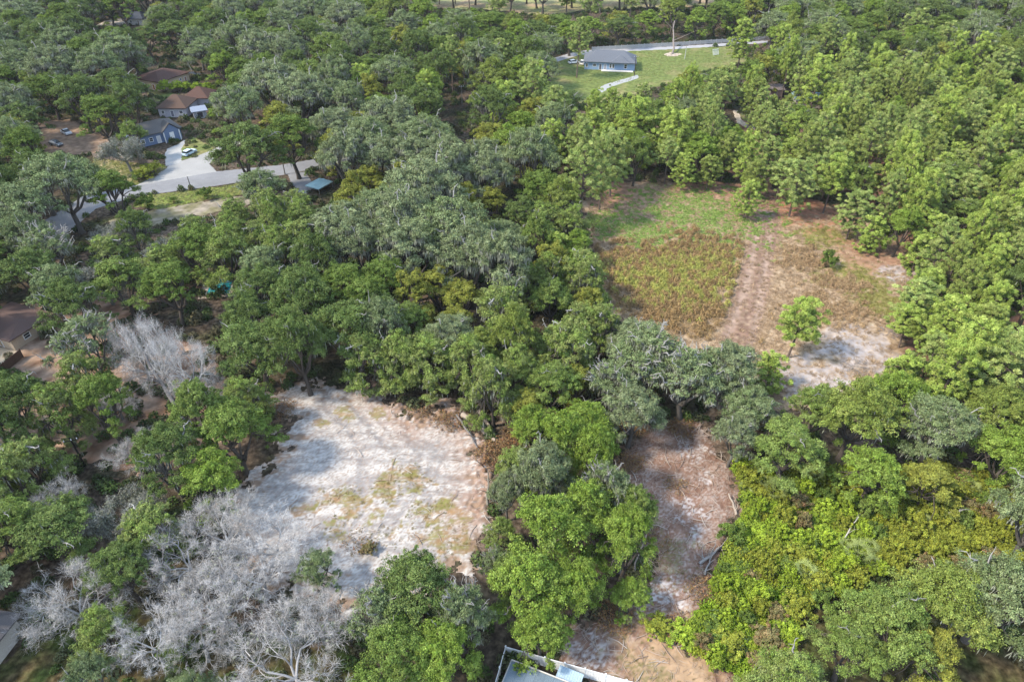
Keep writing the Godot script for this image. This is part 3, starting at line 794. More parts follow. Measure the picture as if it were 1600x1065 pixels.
func number_words(k: int) -> String:
	var ones := ["", "first", "second", "third", "fourth", "fifth", "sixth", "seventh", "eighth", "ninth", "tenth", "eleventh", "twelfth", "thirteenth", "fourteenth", "fifteenth", "sixteenth", "seventeenth", "eighteenth", "nineteenth"]
	if k == 1: return "nearest"
	if k < 20: return ones[k] + " nearest"
	var tens := ["twentieth", "thirtieth", "fortieth", "fiftieth", "sixtieth", "seventieth", "eightieth", "ninetieth"]
	var tn := ["twenty", "thirty", "forty", "fifty", "sixty", "seventy", "eighty", "ninety"]
	return (tens[k / 10 - 2] if k % 10 == 0 else tn[k / 10 - 2] + "-" + ones[k % 10]) + " nearest"

# which landmark a tree stands by and on which side of it, as one looks from the south
func side_of(lm: Array, p: Vector2) -> Array:
	var best := 0
	var bd := 1e9
	for i in lm.size():
		var d: float = p.distance_to(lm[i][1]) / (0.3 + 0.004 * absf(p.y))
		if d < bd:
			bd = d
			best = i
	var v: Vector2 = p - lm[best][1]
	var k := wrapi(roundi(atan2(-v.y, v.x) / (PI / 4)), 0, 8)
	return [best, ["right of", "behind and right of", "behind", "behind and left of", "left of", "before and left of", "before", "before and right of"][k], v.length()]

var planted := []
func t(kind: String, form: int, x: float, z: float, R: float, H: float) -> void:
	planted.append([kind, form, x, z, R, H])

func set_trees() -> void:
	var lm := landmarks()
	var by := {}
	for i in planted.size():
		var q: Array = planted[i]
		var s := side_of(lm, Vector2(q[2], q[3]))
		var key := "%s|%d|%d|%s" % [q[0], q[1], s[0], s[1]]
		if not by.has(key): by[key] = []
		by[key].append([s[2], i, s])
	for key in by:
		var a: Array = by[key]
		a.sort_custom(func(p, q): return p[0] < q[0])
		for k in a.size():
			var q: Array = planted[a[k][1]]
			var s: Array = a[k][2]
			q.append("%s, %s%s %s" % [LOOKS[q[0]][q[1]], "" if a.size() == 1 else number_words(k + 1) + " ", s[1], lm[s[0]][0]])
	for q in planted:
		var src: Node3D = proto[q[0]][q[1]]
		var o: Node3D = src.duplicate()
		o.name = numbered(q[0])
		add_child(o)
		var kr: float = q[4] / src.get_meta("R")
		var kh: float = q[5] / src.get_meta("H")
		o.remove_meta("R")
		o.remove_meta("H")
		o.position = Vector3(q[2], 0, q[3])
		o.rotation.y = pick.randf() * TAU
		o.scale = Vector3(kr, kh, kr)
		tag(o, q[6], KINDS[q[0]], GROUPS[q[0]])
	for kind in proto:
		for o in proto[kind]: o.free()

func plant_all() -> void:
	t("bare_tree", 0, -36.6, -55.4, 5.2, 12.5)
	t("bare_tree", 1, -40.6, -51.1, 4.5, 12.5)
	t("bare_tree", 2, -30.0, -54.1, 4.8, 11.2)
	t("bare_tree", 3, -34.4, -44.6, 5.2, 12.5)
	t("bare_tree", 0, -50.7, -44.6, 5.0, 12.5)
	t("bare_tree", 1, -24.0, -37.4, 6.2, 13.8)
	t("bare_tree", 2, -40.2, -40.5, 3.8, 11.2)
	t("bare_tree", 3, -22.3, -43.2, 4.0, 11.2)
	t("bare_tree", 2, -30.7, -49.1, 4.2, 10.0)
	t("bare_tree", 0, -35.3, -41.0, 3.8, 10.0)
	t("bare_tree", 4, -50.4, -57.6, 4.2, 11.2)
	t("bare_tree", 0, -59.8, -59.7, 3.5, 11.2)
	t("bare_tree", 2, -57.5, -87.4, 4.5, 20.0)
	t("bare_tree", 1, -54.4, -70.1, 4.0, 8.8)
	t("bare_tree", 2, -50.5, -83.6, 3.0, 8.8)
	t("bare_tree", 0, -63.7, -81.5, 2.8, 7.5)
	t("laurel_oak", 0, -46.6, -48.7, 3.8, 10.0)
	t("broadleaf_tree", 2, -46.0, -41.6, 3.0, 8.8)
	t("laurel_oak", 0, -37.4, -40.2, 2.0, 5.0)
	t("bare_tree", 1, -63.0, -90.6, 3.5, 17.5)
	t("bare_tree", 2, -51.7, -85.2, 3.8, 18.8)
	t("pine_tree", 5, 62.4, -164.1, 3.2, 11.2)
	t("pine_tree", 6, 68.6, -174.6, 3.5, 12.5)
	t("live_oak", 1, -102.7, -145.8, 8.8, 18.8)
	t("laurel_oak", 1, -93.0, -146.9, 5.8, 15.0)
	t("live_oak", 3, -105.1, -133.0, 7.5, 17.5)
	t("laurel_oak", 0, -66.8, -166.0, 8.5, 18.8)
	t("laurel_oak", 1, -58.6, -177.1, 7.0, 17.5)
	t("live_oak", 0, -75.7, -218.1, 10.0, 20.0)
	t("live_oak", 1, -80.9, -202.0, 7.5, 17.5)
	t("live_oak", 0, -63.5, -208.2, 8.8, 18.8)
	t("broadleaf_tree", 4, -47.4, -175.8, 5.2, 13.8)
	t("live_oak", 2, -33.4, -185.9, 8.8, 18.8)
	t("live_oak", 1, -37.6, -173.8, 7.5, 17.5)
	t("laurel_oak", 0, -26.5, -203.0, 6.9, 17.5)
	t("laurel_oak", 2, -133.2, -212.0, 7.5, 17.5)
	t("laurel_oak", 1, -118.5, -197.1, 6.8, 16.2)
	t("laurel_oak", 3, -108.0, -189.6, 4.2, 11.2)
	t("live_oak", 0, -19.6, -138.9, 9.0, 20.0)
	t("live_oak", 1, -12.8, -122.7, 8.5, 18.8)
	t("live_oak", 2, -19.9, -116.5, 7.0, 17.5)
	t("live_oak", 0, -8.0, -114.0, 6.5, 17.5)
	t("live_oak", 1, -27.7, -134.7, 6.5, 16.2)
	t("live_oak", 0, -30.6, -120.5, 5.8, 16.2)
	t("live_oak", 5, 21.6, -85.7, 7.0, 13.8)
	t("live_oak", 5, 27.4, -81.5, 6.5, 13.1)
	t("live_oak", 0, 34.7, -84.4, 5.2, 12.5)
	t("live_oak", 5, 16.1, -81.4, 5.0, 11.2)
	t("live_oak", 1, 35.9, -76.5, 4.2, 10.0)
	t("live_oak", 0, 32.6, -71.0, 3.2, 10.0)
	t("pine_tree", 2, 50.2, -97.5, 3.9, 12.5)
	t("pine_tree", 4, 44.0, -89.0, 2.8, 7.5)
	t("pine_tree", 0, 73.1, -86.1, 4.5, 16.2)
	t("pine_tree", 1, 77.3, -82.8, 4.2, 16.2)
	t("pine_tree", 0, 74.7, -94.4, 4.0, 15.0)
	t("pine_tree", 0, 57.0, -152.8, 3.2, 10.0)
	t("pine_tree", 1, 68.8, -153.9, 4.2, 15.0)
	t("pine_tree", 2, 77.9, -155.8, 4.1, 15.0)
	t("pine_tree", 1, 78.3, -142.1, 3.8, 12.5)
	t("pine_tree", 3, 25.0, -271.8, 4.5, 21.2)
	t("pine_tree", 3, 66.9, -218.4, 5.0, 18.8)
	t("pine_tree", 1, 25.7, -165.4, 5.0, 17.5)
	t("pine_tree", 0, 44.8, -181.3, 5.2, 17.5)
	t("pine_tree", 2, 36.0, -191.5, 5.2, 17.5)
	t("pine_tree", 0, 10.2, -176.7, 4.5, 16.2)
	t("pine_tree", 4, 9.4, -126.2, 3.2, 10.0)
	t("pine_tree", 3, 124.9, -222.3, 6.2, 21.2)
	t("pine_tree", 0, 98.1, -225.5, 5.8, 20.0)
	t("pine_tree", 4, 80.4, -136.5, 3.0, 8.8)
	t("pine_tree", 4, 86.9, -127.8, 3.0, 8.8)
	t("broadleaf_tree", 0, 4.3, -52.8, 4.8, 13.8)
	t("broadleaf_tree", 1, 9.4, -56.3, 4.0, 12.5)
	t("broadleaf_tree", 0, 7.2, -68.0, 4.2, 13.8)
	t("broadleaf_tree", 1, 2.2, -45.4, 4.5, 12.5)
	t("broadleaf_tree", 0, 7.4, -45.9, 3.2, 11.2)
	t("broadleaf_tree", 1, 3.2, -40.8, 3.0, 10.0)
	t("broadleaf_tree", 1, 14.2, -47.0, 2.4, 6.2)
	t("live_oak", 0, 4.2, -61.4, 4.0, 13.8)
	t("live_oak", 5, 12.5, -59.4, 3.8, 12.5)
	t("laurel_oak", 3, 15.6, -56.6, 3.2, 11.2)
	t("laurel_oak", 0, -10.8, -44.2, 5.2, 12.5)
	t("live_oak", 5, -14.2, -42.2, 4.2, 11.2)
	t("laurel_oak", 1, -12.1, -37.3, 4.8, 11.2)
	t("broadleaf_tree", 0, -7.5, -37.5, 3.8, 11.2)
	t("live_oak", 5, -5.7, -42.2, 3.8, 11.2)
	t("live_oak", 0, -0.7, -61.0, 2.5, 8.8)
	t("broadleaf_tree", 2, -1.5, -55.8, 2.2, 6.2)
	t("live_oak", 5, -1.8, -51.2, 2.2, 6.2)
	t("broadleaf_tree", 3, 0.5, -67.4, 2.8, 7.5)
	t("laurel_oak", 3, 0.0, -47.9, 3.0, 8.8)
	t("broadleaf_tree", 5, 4.9, -76.7, 3.0, 6.2)
	t("broadleaf_tree", 4, 2.8, -78.0, 3.0, 8.8)
	t("laurel_oak", 4, 50.2, -72.7, 5.8, 13.8)
	t("live_oak", 1, 61.8, -71.3, 5.2, 12.5)
	t("laurel_oak", 3, 46.2, -75.8, 4.2, 11.2)
	t("broadleaf_tree", 0, 59.4, -79.2, 4.5, 11.2)
	t("laurel_oak", 3, 40.7, -40.8, 5.0, 12.5)
	t("laurel_oak", 4, 48.3, -42.7, 5.5, 12.5)
	t("live_oak", 3, 54.0, -43.5, 5.5, 13.8)
	t("broadleaf_tree", 4, 44.9, -38.6, 3.2, 10.0)
	t("laurel_oak", 3, 36.6, -38.8, 3.8, 10.0)
	t("shrub", 4, 29.6, -57.5, 1.9, 3.2)
	t("shrub", 4, 69.1, -129.6, 1.8, 4.2)
	t("shrub", 2, -39.4, -41.3, 1.9, 3.8)
	t("shrub", 4, -92.2, -158.3, 2.5, 3.8)
	t("shrub", 4, -79.6, -164.4, 2.0, 3.0)
	t("shrub", 2, -87.1, -161.9, 1.2, 1.8)
	t("shrub", 0, -126.5, -253.4, 2.8, 4.2)
	t("shrub", 0, -122.3, -254.2, 2.8, 3.8)
	t("shrub", 0, -118.5, -254.6, 2.5, 3.5)
	t("shrub", 0, -114.5, -253.9, 2.5, 3.5)
	t("shrub", 0, -110.3, -253.1, 2.5, 3.5)
	t("shrub", 1, -100.9, -177.2, 2.8, 3.2)
	t("shrub", 1, -99.9, -181.0, 2.5, 3.0)
	t("shrub", 2, -102.2, -175.9, 2.0, 2.5)
	t("shrub", 3, -19.1, -55.8, 1.2, 1.6)
	t("live_oak", 1, -166.9, -180.4, 8.4, 14.9)
	t("broadleaf_tree", 3, -68.1, -66.5, 4.1, 9.9)
	t("laurel_oak", 3, -160.7, -216.5, 5.5, 14.4)
	t("laurel_oak", 2, 156.2, -368.4, 8.7, 17.6)
	t("live_oak", 3, -61.3, -284.2, 6.4, 16.4)
	t("live_oak", 0, -213.2, -377.7, 7.2, 17.9)
	t("laurel_oak", 2, 188.5, -217.5, 5.6, 14.1)
	t("laurel_oak", 2, -276.6, -337.3, 8.6, 15.5)
	t("pine_tree", 1, 137.7, -219.1, 4.2, 13.7)
	t("laurel_oak", 0, 222.7, -338.8, 6.9, 18.6)
	t("live_oak", 3, 175.5, -275.0, 8.2, 19.8)
	t("live_oak", 1, 207.4, -399.6, 9.8, 15.0)
	t("broadleaf_tree", 0, 181.0, -301.4, 5.2, 12.2)
	t("laurel_oak", 1, 121.8, -288.8, 7.4, 15.5)
	t("pine_tree", 0, 295.4, -366.4, 5.1, 21.0)
	t("live_oak", 0, -110.7, -293.4, 9.4, 14.9)
	t("live_oak", 3, -142.2, -146.6, 9.0, 16.4)
	t("pine_tree", 3, 154.4, -347.1, 6.4, 17.6)
	t("laurel_oak", 1, 189.2, -252.0, 6.5, 16.8)
	t("laurel_oak", 0, -180.6, -273.3, 5.3, 14.2)
	t("laurel_oak", 3, -178.3, -396.8, 6.3, 17.7)
	t("broadleaf_tree", 4, -226.9, -268.3, 4.7, 14.9)
	t("broadleaf_tree", 0, -168.6, -260.6, 4.8, 13.4)
	t("laurel_oak", 0, -119.4, -410.2, 7.6, 14.2)
	t("live_oak", 3, -122.7, -281.8, 7.0, 15.7)
	t("live_oak", 1, 4.4, -160.2, 7.0, 19.7)
	t("broadleaf_tree", 1, 116.1, -207.5, 4.1, 12.5)
	t("pine_tree", 1, 22.1, -157.5, 3.4, 19.1)
	t("live_oak", 0, -282.1, -359.0, 8.9, 18.1)
	t("laurel_oak", 4, -59.0, -309.6, 6.0, 13.7)
	t("live_oak", 0, -85.4, -395.6, 7.7, 19.0)
	t("pine_tree", 1, 99.9, -150.9, 4.5, 15.6)
	t("live_oak", 3, 149.8, -334.3, 8.1, 18.2)
	t("live_oak", 3, -97.8, -368.5, 7.3, 13.8)
	t("pine_tree", 6, 137.2, -259.1, 3.9, 12.8)
	t("pine_tree", 1, 130.9, -195.4, 3.1, 18.5)
	t("live_oak", 0, -207.1, -276.8, 6.3, 14.2)
	t("bare_tree", 4, -75.0, -128.2, 4.0, 10.2)
	t("pine_tree", 0, 161.3, -260.5, 4.4, 19.2)
	t("live_oak", 0, -148.0, -375.5, 9.4, 17.2)
	t("live_oak", 1, -219.2, -253.0, 7.7, 16.0)
	t("live_oak", 3, -104.6, -100.2, 5.3, 13.4)
	t("live_oak", 0, -50.2, -189.7, 7.5, 14.9)
	t("broadleaf_tree", 2, -18.9, -88.8, 4.1, 11.3)
	t("laurel_oak", 2, -128.0, -341.4, 8.4, 15.4)
	t("laurel_oak", 0, 2.2, -139.6, 4.3, 11.9)
	t("live_oak", 0, -182.0, -223.6, 6.2, 15.2)
	t("live_oak", 0, -200.9, -242.4, 8.5, 14.7)
	t("broadleaf_tree", 1, 102.6, -340.3, 5.4, 12.8)
	t("laurel_oak", 0, 31.9, -398.6, 7.1, 18.2)
	t("live_oak", 3, -231.6, -407.4, 7.5, 14.0)
	t("pine_tree", 3, 139.2, -354.2, 6.4, 17.7)
	t("pine_tree", 0, 252.8, -336.8, 6.4, 20.5)
	t("laurel_oak", 0, -292.2, -386.8, 6.0, 12.9)
	t("bare_tree", 4, -147.2, -394.3, 6.0, 14.4)
	t("laurel_oak", 1, -218.5, -293.6, 8.5, 13.9)
	t("live_oak", 4, 241.1, -286.6, 7.3, 17.1)
	t("laurel_oak", 4, 161.3, -199.0, 7.1, 13.6)
	t("broadleaf_tree", 0, 161.4, -289.9, 6.2, 14.9)
	t("live_oak", 0, -125.4, -398.0, 9.9, 15.4)
	t("laurel_oak", 0, -123.6, -133.1, 4.8, 12.3)
	t("live_oak", 4, -220.6, -355.3, 6.8, 16.2)
	t("laurel_oak", 4, 106.1, -383.1, 6.3, 16.3)
	t("live_oak", 0, -22.9, -126.1, 7.8, 19.5)
	t("laurel_oak", 3, -196.2, -231.8, 7.3, 16.5)
	t("broadleaf_tree", 1, 240.8, -375.8, 5.7, 14.5)
	t("pine_tree", 5, 84.0, -106.7, 2.9, 15.5)
	t("laurel_oak", 0, -5.2, -269.5, 6.6, 17.9)
	t("live_oak", 0, -163.3, -384.3, 8.1, 20.0)
	t("laurel_oak", 2, 214.6, -365.8, 8.4, 14.3)
	t("broadleaf_tree", 4, -138.4, -185.8, 5.5, 13.7)
	t("broadleaf_tree", 1, 247.6, -364.2, 6.1, 12.5)
	t("broadleaf_tree", 1, 202.9, -284.9, 5.2, 14.7)
	t("laurel_oak", 3, -65.3, -259.1, 7.6, 18.6)
	t("live_oak", 4, 208.2, -383.8, 8.4, 16.9)
	t("laurel_oak", 4, 301.1, -401.2, 6.0, 14.8)
	t("live_oak", 4, 148.8, -262.3, 6.8, 17.6)
	t("broadleaf_tree", 1, 242.9, -322.1, 6.4, 15.8)
	t("laurel_oak", 1, -10.0, -303.3, 8.1, 17.0)
	t("live_oak", 3, -96.1, -306.4, 8.1, 17.0)
	t("live_oak", 3, -217.7, -330.8, 9.1, 16.0)
	t("broadleaf_tree", 4, 57.5, -63.0, 4.0, 8.2)
	t("live_oak", 2, -7.6, -164.0, 6.5, 15.7)
	t("live_oak", 1, -179.3, -196.9, 7.0, 18.4)
	t("laurel_oak", 3, 107.2, -113.2, 4.5, 13.1)
	t("laurel_oak", 1, -203.5, -264.0, 6.8, 17.4)
	t("laurel_oak", 2, 6.2, -256.9, 7.2, 18.4)
	t("laurel_oak", 2, -183.1, -283.7, 7.0, 17.6)
	t("laurel_oak", 0, 137.8, -168.7, 5.7, 14.8)
	t("pine_tree", 1, 101.3, -181.4, 2.8, 19.1)
	t("laurel_oak", 0, -310.2, -395.0, 7.3, 14.2)
	t("laurel_oak", 0, -181.4, -306.9, 7.2, 15.0)
	t("broadleaf_tree", 4, -25.3, -155.7, 4.8, 13.4)
	t("live_oak", 1, -139.2, -239.1, 7.6, 19.0)
	t("live_oak", 4, -154.3, -270.4, 7.5, 16.1)
	t("laurel_oak", 3, 118.2, -114.6, 4.4, 12.7)
	t("laurel_oak", 1, -49.1, -242.3, 5.5, 15.0)
	t("laurel_oak", 3, 150.0, -228.0, 4.4, 11.7)
	t("laurel_oak", 1, -152.4, -253.7, 6.1, 18.6)
	t("broadleaf_tree", 2, 3.7, -113.5, 3.6, 9.7)
	t("broadleaf_tree", 0, -66.5, -354.5, 5.6, 14.7)
	t("live_oak", 3, -61.4, -42.8, 5.6, 14.5)
	t("live_oak", 0, -262.7, -323.4, 9.3, 14.4)
	t("broadleaf_tree", 4, -42.9, -281.2, 5.6, 14.7)
	t("broadleaf_tree", 0, -157.3, -395.7, 5.9, 14.2)
	t("live_oak", 1, -22.3, -313.0, 8.1, 15.5)
	t("pine_tree", 1, 99.5, -206.4, 3.3, 19.4)
	t("live_oak", 3, 199.5, -313.6, 7.9, 15.1)
	t("live_oak", 3, -29.9, -288.4, 8.9, 15.4)
	t("laurel_oak", 3, -63.7, -55.1, 4.4, 10.1)
	t("live_oak", 3, 127.8, -401.8, 9.0, 13.9)
	t("pine_tree", 0, 23.7, -195.7, 4.3, 12.7)
	t("live_oak", 0, -152.9, -237.4, 8.2, 20.0)
	t("live_oak", 3, -109.7, -106.2, 5.4, 14.9)
	t("live_oak", 4, -77.6, -275.7, 7.8, 19.0)
	t("pine_tree", 5, 157.3, -225.2, 3.8, 15.3)
	t("live_oak", 3, 171.5, -185.3, 6.5, 18.0)
	t("laurel_oak", 0, 129.7, -361.1, 6.5, 15.4)
	t("pine_tree", 3, 259.8, -358.6, 5.9, 18.5)
	t("live_oak", 4, -233.6, -330.8, 8.3, 17.4)
	t("live_oak", 3, 170.8, -206.4, 8.4, 18.2)
	t("pine_tree", 2, 91.4, -141.5, 3.5, 17.6)
	t("laurel_oak", 3, 94.9, -79.4, 4.8, 13.5)
	t("laurel_oak", 3, 103.5, -141.5, 4.7, 10.2)
	t("laurel_oak", 1, -91.9, -286.4, 7.5, 14.7)
	t("broadleaf_tree", 0, 102.1, -133.6, 4.1, 11.2)
	t("laurel_oak", 2, 179.6, -408.1, 7.3, 16.3)
	t("live_oak", 1, -22.8, -173.1, 7.7, 18.3)
	t("broadleaf_tree", 1, 49.6, -64.0, 4.3, 10.0)
	t("laurel_oak", 4, 201.4, -267.2, 6.4, 18.1)
	t("pine_tree", 5, 135.1, -234.6, 3.2, 12.3)
	t("pine_tree", 6, 67.6, -86.1, 2.7, 13.9)
	t("laurel_oak", 3, -75.0, -296.0, 6.7, 15.0)
	t("live_oak", 3, -198.8, -376.9, 8.2, 17.1)
	t("broadleaf_tree", 2, 13.2, -136.4, 4.2, 11.2)
	t("laurel_oak", 2, -125.8, -314.2, 7.0, 16.0)
	t("live_oak", 1, -247.1, -400.4, 9.6, 14.5)
	t("laurel_oak", 1, -226.8, -373.8, 6.3, 18.2)
	t("live_oak", 3, -191.4, -294.1, 6.9, 15.1)
	t("laurel_oak", 0, 120.1, -365.1, 6.1, 15.6)
	t("live_oak", 1, -128.2, -364.6, 7.5, 18.4)
	t("live_oak", 0, -287.8, -410.0, 6.8, 14.0)
	t("laurel_oak", 0, -94.1, -88.5, 5.2, 12.5)
	t("live_oak", 3, -122.7, -375.8, 7.4, 15.1)
	t("pine_tree", 2, 49.0, -200.7, 4.4, 10.6)
	t("live_oak", 2, -16.2, -151.5, 7.2, 19.5)
	t("live_oak", 4, -158.2, -202.0, 8.4, 19.3)
	t("pine_tree", 5, 147.2, -216.6, 3.0, 20.4)
	t("pine_tree", 5, 118.1, -193.0, 3.8, 17.5)
	t("broadleaf_tree", 0, 256.0, -395.1, 5.3, 13.5)
	t("laurel_oak", 1, -90.9, -407.7, 6.9, 13.7)
	t("broadleaf_tree", 0, 111.1, -302.0, 5.3, 12.9)
	t("laurel_oak", 0, 103.0, -101.5, 4.5, 12.3)
	t("pine_tree", 3, 60.6, -198.2, 3.3, 10.7)
	t("pine_tree", 2, 117.0, -146.9, 3.4, 20.7)
	t("laurel_oak", 0, -190.1, -388.3, 7.8, 18.6)
	t("laurel_oak", 0, -139.0, -167.4, 7.7, 14.4)
	t("live_oak", 3, -66.6, -406.2, 8.9, 18.6)
	t("broadleaf_tree", 4, 170.9, -225.2, 5.3, 11.5)
	t("broadleaf_tree", 0, -193.2, -356.0, 5.7, 11.6)
	t("laurel_oak", 4, 313.1, -394.8, 6.2, 15.6)
	t("broadleaf_tree", 0, 11.1, -74.0, 3.9, 10.0)
	t("broadleaf_tree", 0, 195.8, -379.8, 5.5, 12.5)
	t("pine_tree", 0, 287.5, -360.5, 5.5, 20.7)
	t("pine_tree", 3, 85.1, -187.2, 4.1, 11.1)
	t("pine_tree", 3, 114.6, -178.2, 3.1, 12.5)
	t("live_oak", 3, -173.1, -248.8, 7.3, 15.2)
	t("pine_tree", 6, 75.2, -105.5, 4.0, 11.8)
	t("laurel_oak", 2, -43.7, -389.3, 7.4, 16.7)
	t("live_oak", 4, 132.6, -321.3, 7.4, 16.0)
	t("live_oak", 3, 147.5, -386.9, 7.7, 19.5)
	t("broadleaf_tree", 4, -260.8, -391.0, 6.5, 12.1)
	t("laurel_oak", 3, -243.5, -307.4, 6.9, 16.9)
	t("pine_tree", 0, 154.7, -357.3, 5.1, 20.1)
	t("live_oak", 4, -75.3, -76.4, 4.9, 12.6)
	t("broadleaf_tree", 0, 234.7, -384.7, 5.7, 13.7)
	t("laurel_oak", 4, 183.6, -262.0, 7.3, 15.4)
	t("live_oak", 1, 90.3, -397.0, 6.9, 17.0)
	t("laurel_oak", 4, 173.1, -254.5, 6.4, 17.8)
	t("pine_tree", 3, 111.8, -185.6, 3.6, 11.0)
	t("broadleaf_tree", 0, 167.7, -343.9, 6.4, 14.5)
	t("laurel_oak", 2, 182.9, -323.6, 8.4, 18.5)
	t("pine_tree", 0, 145.2, -149.4, 4.7, 19.3)
	t("broadleaf_tree", 0, -141.0, -224.9, 5.1, 13.6)
	t("pine_tree", 3, 16.3, -149.0, 5.2, 20.6)
	t("laurel_oak", 3, 5.2, -127.3, 3.9, 14.0)
	t("broadleaf_tree", 2, -61.1, -136.3, 4.0, 12.7)
	t("live_oak", 0, -32.6, -165.1, 7.1, 15.5)
	t("live_oak", 4, 213.0, -305.4, 7.3, 19.2)
	t("laurel_oak", 4, -31.1, -397.2, 6.5, 17.7)
	t("live_oak", 1, -40.4, -237.5, 7.9, 16.2)
	t("broadleaf_tree", 4, 112.0, -346.1, 5.0, 14.7)
	t("live_oak", 0, -213.2, -310.8, 9.7, 18.8)
	t("laurel_oak", 1, -149.8, -224.4, 5.6, 14.4)
	t("laurel_oak", 3, 140.7, -252.9, 4.2, 10.3)
	t("live_oak", 1, -251.6, -351.3, 8.8, 18.0)
	t("live_oak", 1, -140.0, -253.1, 8.9, 20.0)
	t("live_oak", 4, 72.2, -388.9, 7.9, 19.2)
	t("pine_tree", 2, 107.8, -128.0, 3.1, 15.6)
	t("live_oak", 0, -241.8, -368.8, 7.7, 18.2)
	t("broadleaf_tree", 4, 265.5, -385.2, 6.0, 13.4)
	t("broadleaf_tree", 4, -299.2, -400.2, 4.9, 14.6)
	t("laurel_oak", 1, -40.0, -69.9, 5.5, 12.8)
	t("laurel_oak", 3, -18.2, -98.7, 3.8, 10.9)
	t("laurel_oak", 1, -295.1, -365.8, 6.1, 13.9)
	t("laurel_oak", 2, 103.7, -363.6, 6.6, 12.9)
	t("live_oak", 1, -150.3, -404.3, 6.8, 18.2)
	t("live_oak", 0, -125.4, -329.2, 7.8, 17.8)
	t("live_oak", 3, 224.3, -282.8, 8.4, 16.0)
	t("pine_tree", 6, 103.5, -122.6, 4.1, 18.7)
	t("laurel_oak", 1, 251.9, -296.4, 8.2, 16.8)
	t("laurel_oak", 0, -92.3, -354.1, 6.5, 15.2)
	t("live_oak", 3, 285.0, -393.1, 7.2, 19.4)
	t("laurel_oak", 1, -166.6, -229.8, 5.7, 15.5)
	t("laurel_oak", 1, -194.8, -321.1, 6.7, 17.0)
	t("laurel_oak", 4, 72.2, -410.5, 8.0, 14.2)
	t("live_oak", 4, 10.4, -290.6, 7.8, 15.7)
	t("live_oak", 3, 229.7, -361.6, 8.7, 17.1)
	t("laurel_oak", 3, -66.3, -231.3, 7.1, 16.6)
	t("live_oak", 3, -80.3, -365.5, 7.2, 17.0)
	t("laurel_oak", 0, -268.6, -371.1, 6.5, 14.6)
	t("broadleaf_tree", 1, 61.4, -331.6, 6.0, 12.0)
	t("pine_tree", 6, 55.3, -194.5, 3.2, 17.7)
	t("broadleaf_tree", 3, -2.0, -99.1, 5.1, 13.7)
	t("broadleaf_tree", 0, 206.1, -277.0, 4.6, 13.5)
	t("pine_tree", 5, 125.1, -238.0, 3.9, 11.3)
	t("laurel_oak", 0, -264.7, -353.5, 6.7, 18.1)
	t("live_oak", 3, -48.2, -115.1, 5.3, 12.8)
	t("pine_tree", 6, 139.4, -206.0, 4.2, 16.0)
	t("live_oak", 4, -211.7, -245.1, 7.3, 14.9)
	t("live_oak", 3, -233.2, -356.8, 9.7, 19.0)
	t("laurel_oak", 1, 145.6, -279.5, 5.9, 15.3)
	t("pine_tree", 3, 119.3, -274.8, 4.4, 20.6)
	t("laurel_oak", 1, 285.1, -376.7, 6.0, 16.7)
	t("broadleaf_tree", 2, 7.9, -94.1, 4.8, 9.2)
	t("bare_tree", 4, -152.4, -170.8, 5.8, 12.0)
	t("laurel_oak", 1, -320.0, -402.4, 6.8, 15.8)
	t("live_oak", 1, -116.2, -347.9, 7.1, 17.3)
	t("live_oak", 4, 179.0, -378.3, 8.9, 15.1)
	t("laurel_oak", 3, -119.5, -118.0, 4.8, 12.7)
	t("laurel_oak", 1, 140.4, -307.8, 6.1, 14.1)
	t("laurel_oak", 2, -176.9, -363.4, 8.3, 18.5)
	t("live_oak", 5, -71.1, -90.6, 5.7, 13.3)
	t("live_oak", 1, -155.9, -360.7, 8.2, 16.5)
	t("broadleaf_tree", 4, 6.4, -205.5, 6.0, 13.0)
	t("pine_tree", 1, 116.4, -242.5, 4.5, 17.5)
	t("laurel_oak", 0, -50.6, -255.6, 6.3, 12.5)
	t("live_oak", 1, 104.1, -259.9, 7.5, 16.8)
	t("laurel_oak", 4, 111.8, -272.3, 6.3, 13.7)
	t("live_oak", 0, -10.6, -94.2, 4.8, 11.2)
	t("pine_tree", 0, 124.7, -244.6, 4.2, 18.9)
	t("laurel_oak", 1, 20.3, -320.1, 7.6, 12.5)
	t("laurel_oak", 3, -46.1, -73.6, 4.3, 13.9)
	t("laurel_oak", 1, -85.8, -246.3, 6.1, 15.4)
	t("broadleaf_tree", 3, 13.5, -115.8, 4.9, 11.2)
	t("broadleaf_tree", 4, -36.6, -137.7, 4.3, 11.8)
	t("live_oak", 1, -115.0, -271.0, 7.4, 14.2)
	t("laurel_oak", 0, -98.1, -275.0, 6.4, 16.4)
	t("broadleaf_tree", 4, -4.9, -146.8, 3.9, 10.8)
	t("pine_tree", 0, 108.0, -163.4, 3.7, 12.5)
	t("live_oak", 0, -315.0, -382.1, 7.6, 17.7)
	t("live_oak", 4, 151.0, -166.6, 8.2, 19.4)
	t("broadleaf_tree", 4, -245.3, -327.5, 5.4, 13.3)
	t("laurel_oak", 0, 123.2, -386.8, 6.0, 15.3)
	t("broadleaf_tree", 4, -6.2, -188.4, 5.8, 11.5)
	t("laurel_oak", 0, -44.7, -321.9, 7.1, 12.8)
	t("pine_tree", 0, 218.9, -405.9, 6.1, 20.2)
	t("laurel_oak", 1, -24.1, -108.3, 5.2, 14.1)
	t("live_oak", 3, -10.2, -246.8, 7.7, 19.3)
	t("laurel_oak", 2, -28.2, -93.7, 6.5, 14.1)
	t("pine_tree", 3, 236.6, -306.2, 5.6, 18.2)
	t("laurel_oak", 4, 73.3, -76.6, 5.1, 10.2)
	t("laurel_oak", 4, 213.0, -260.3, 6.3, 13.9)
	t("broadleaf_tree", 1, 203.2, -253.4, 5.8, 12.3)
	t("live_oak", 3, 126.7, -138.1, 4.8, 12.3)
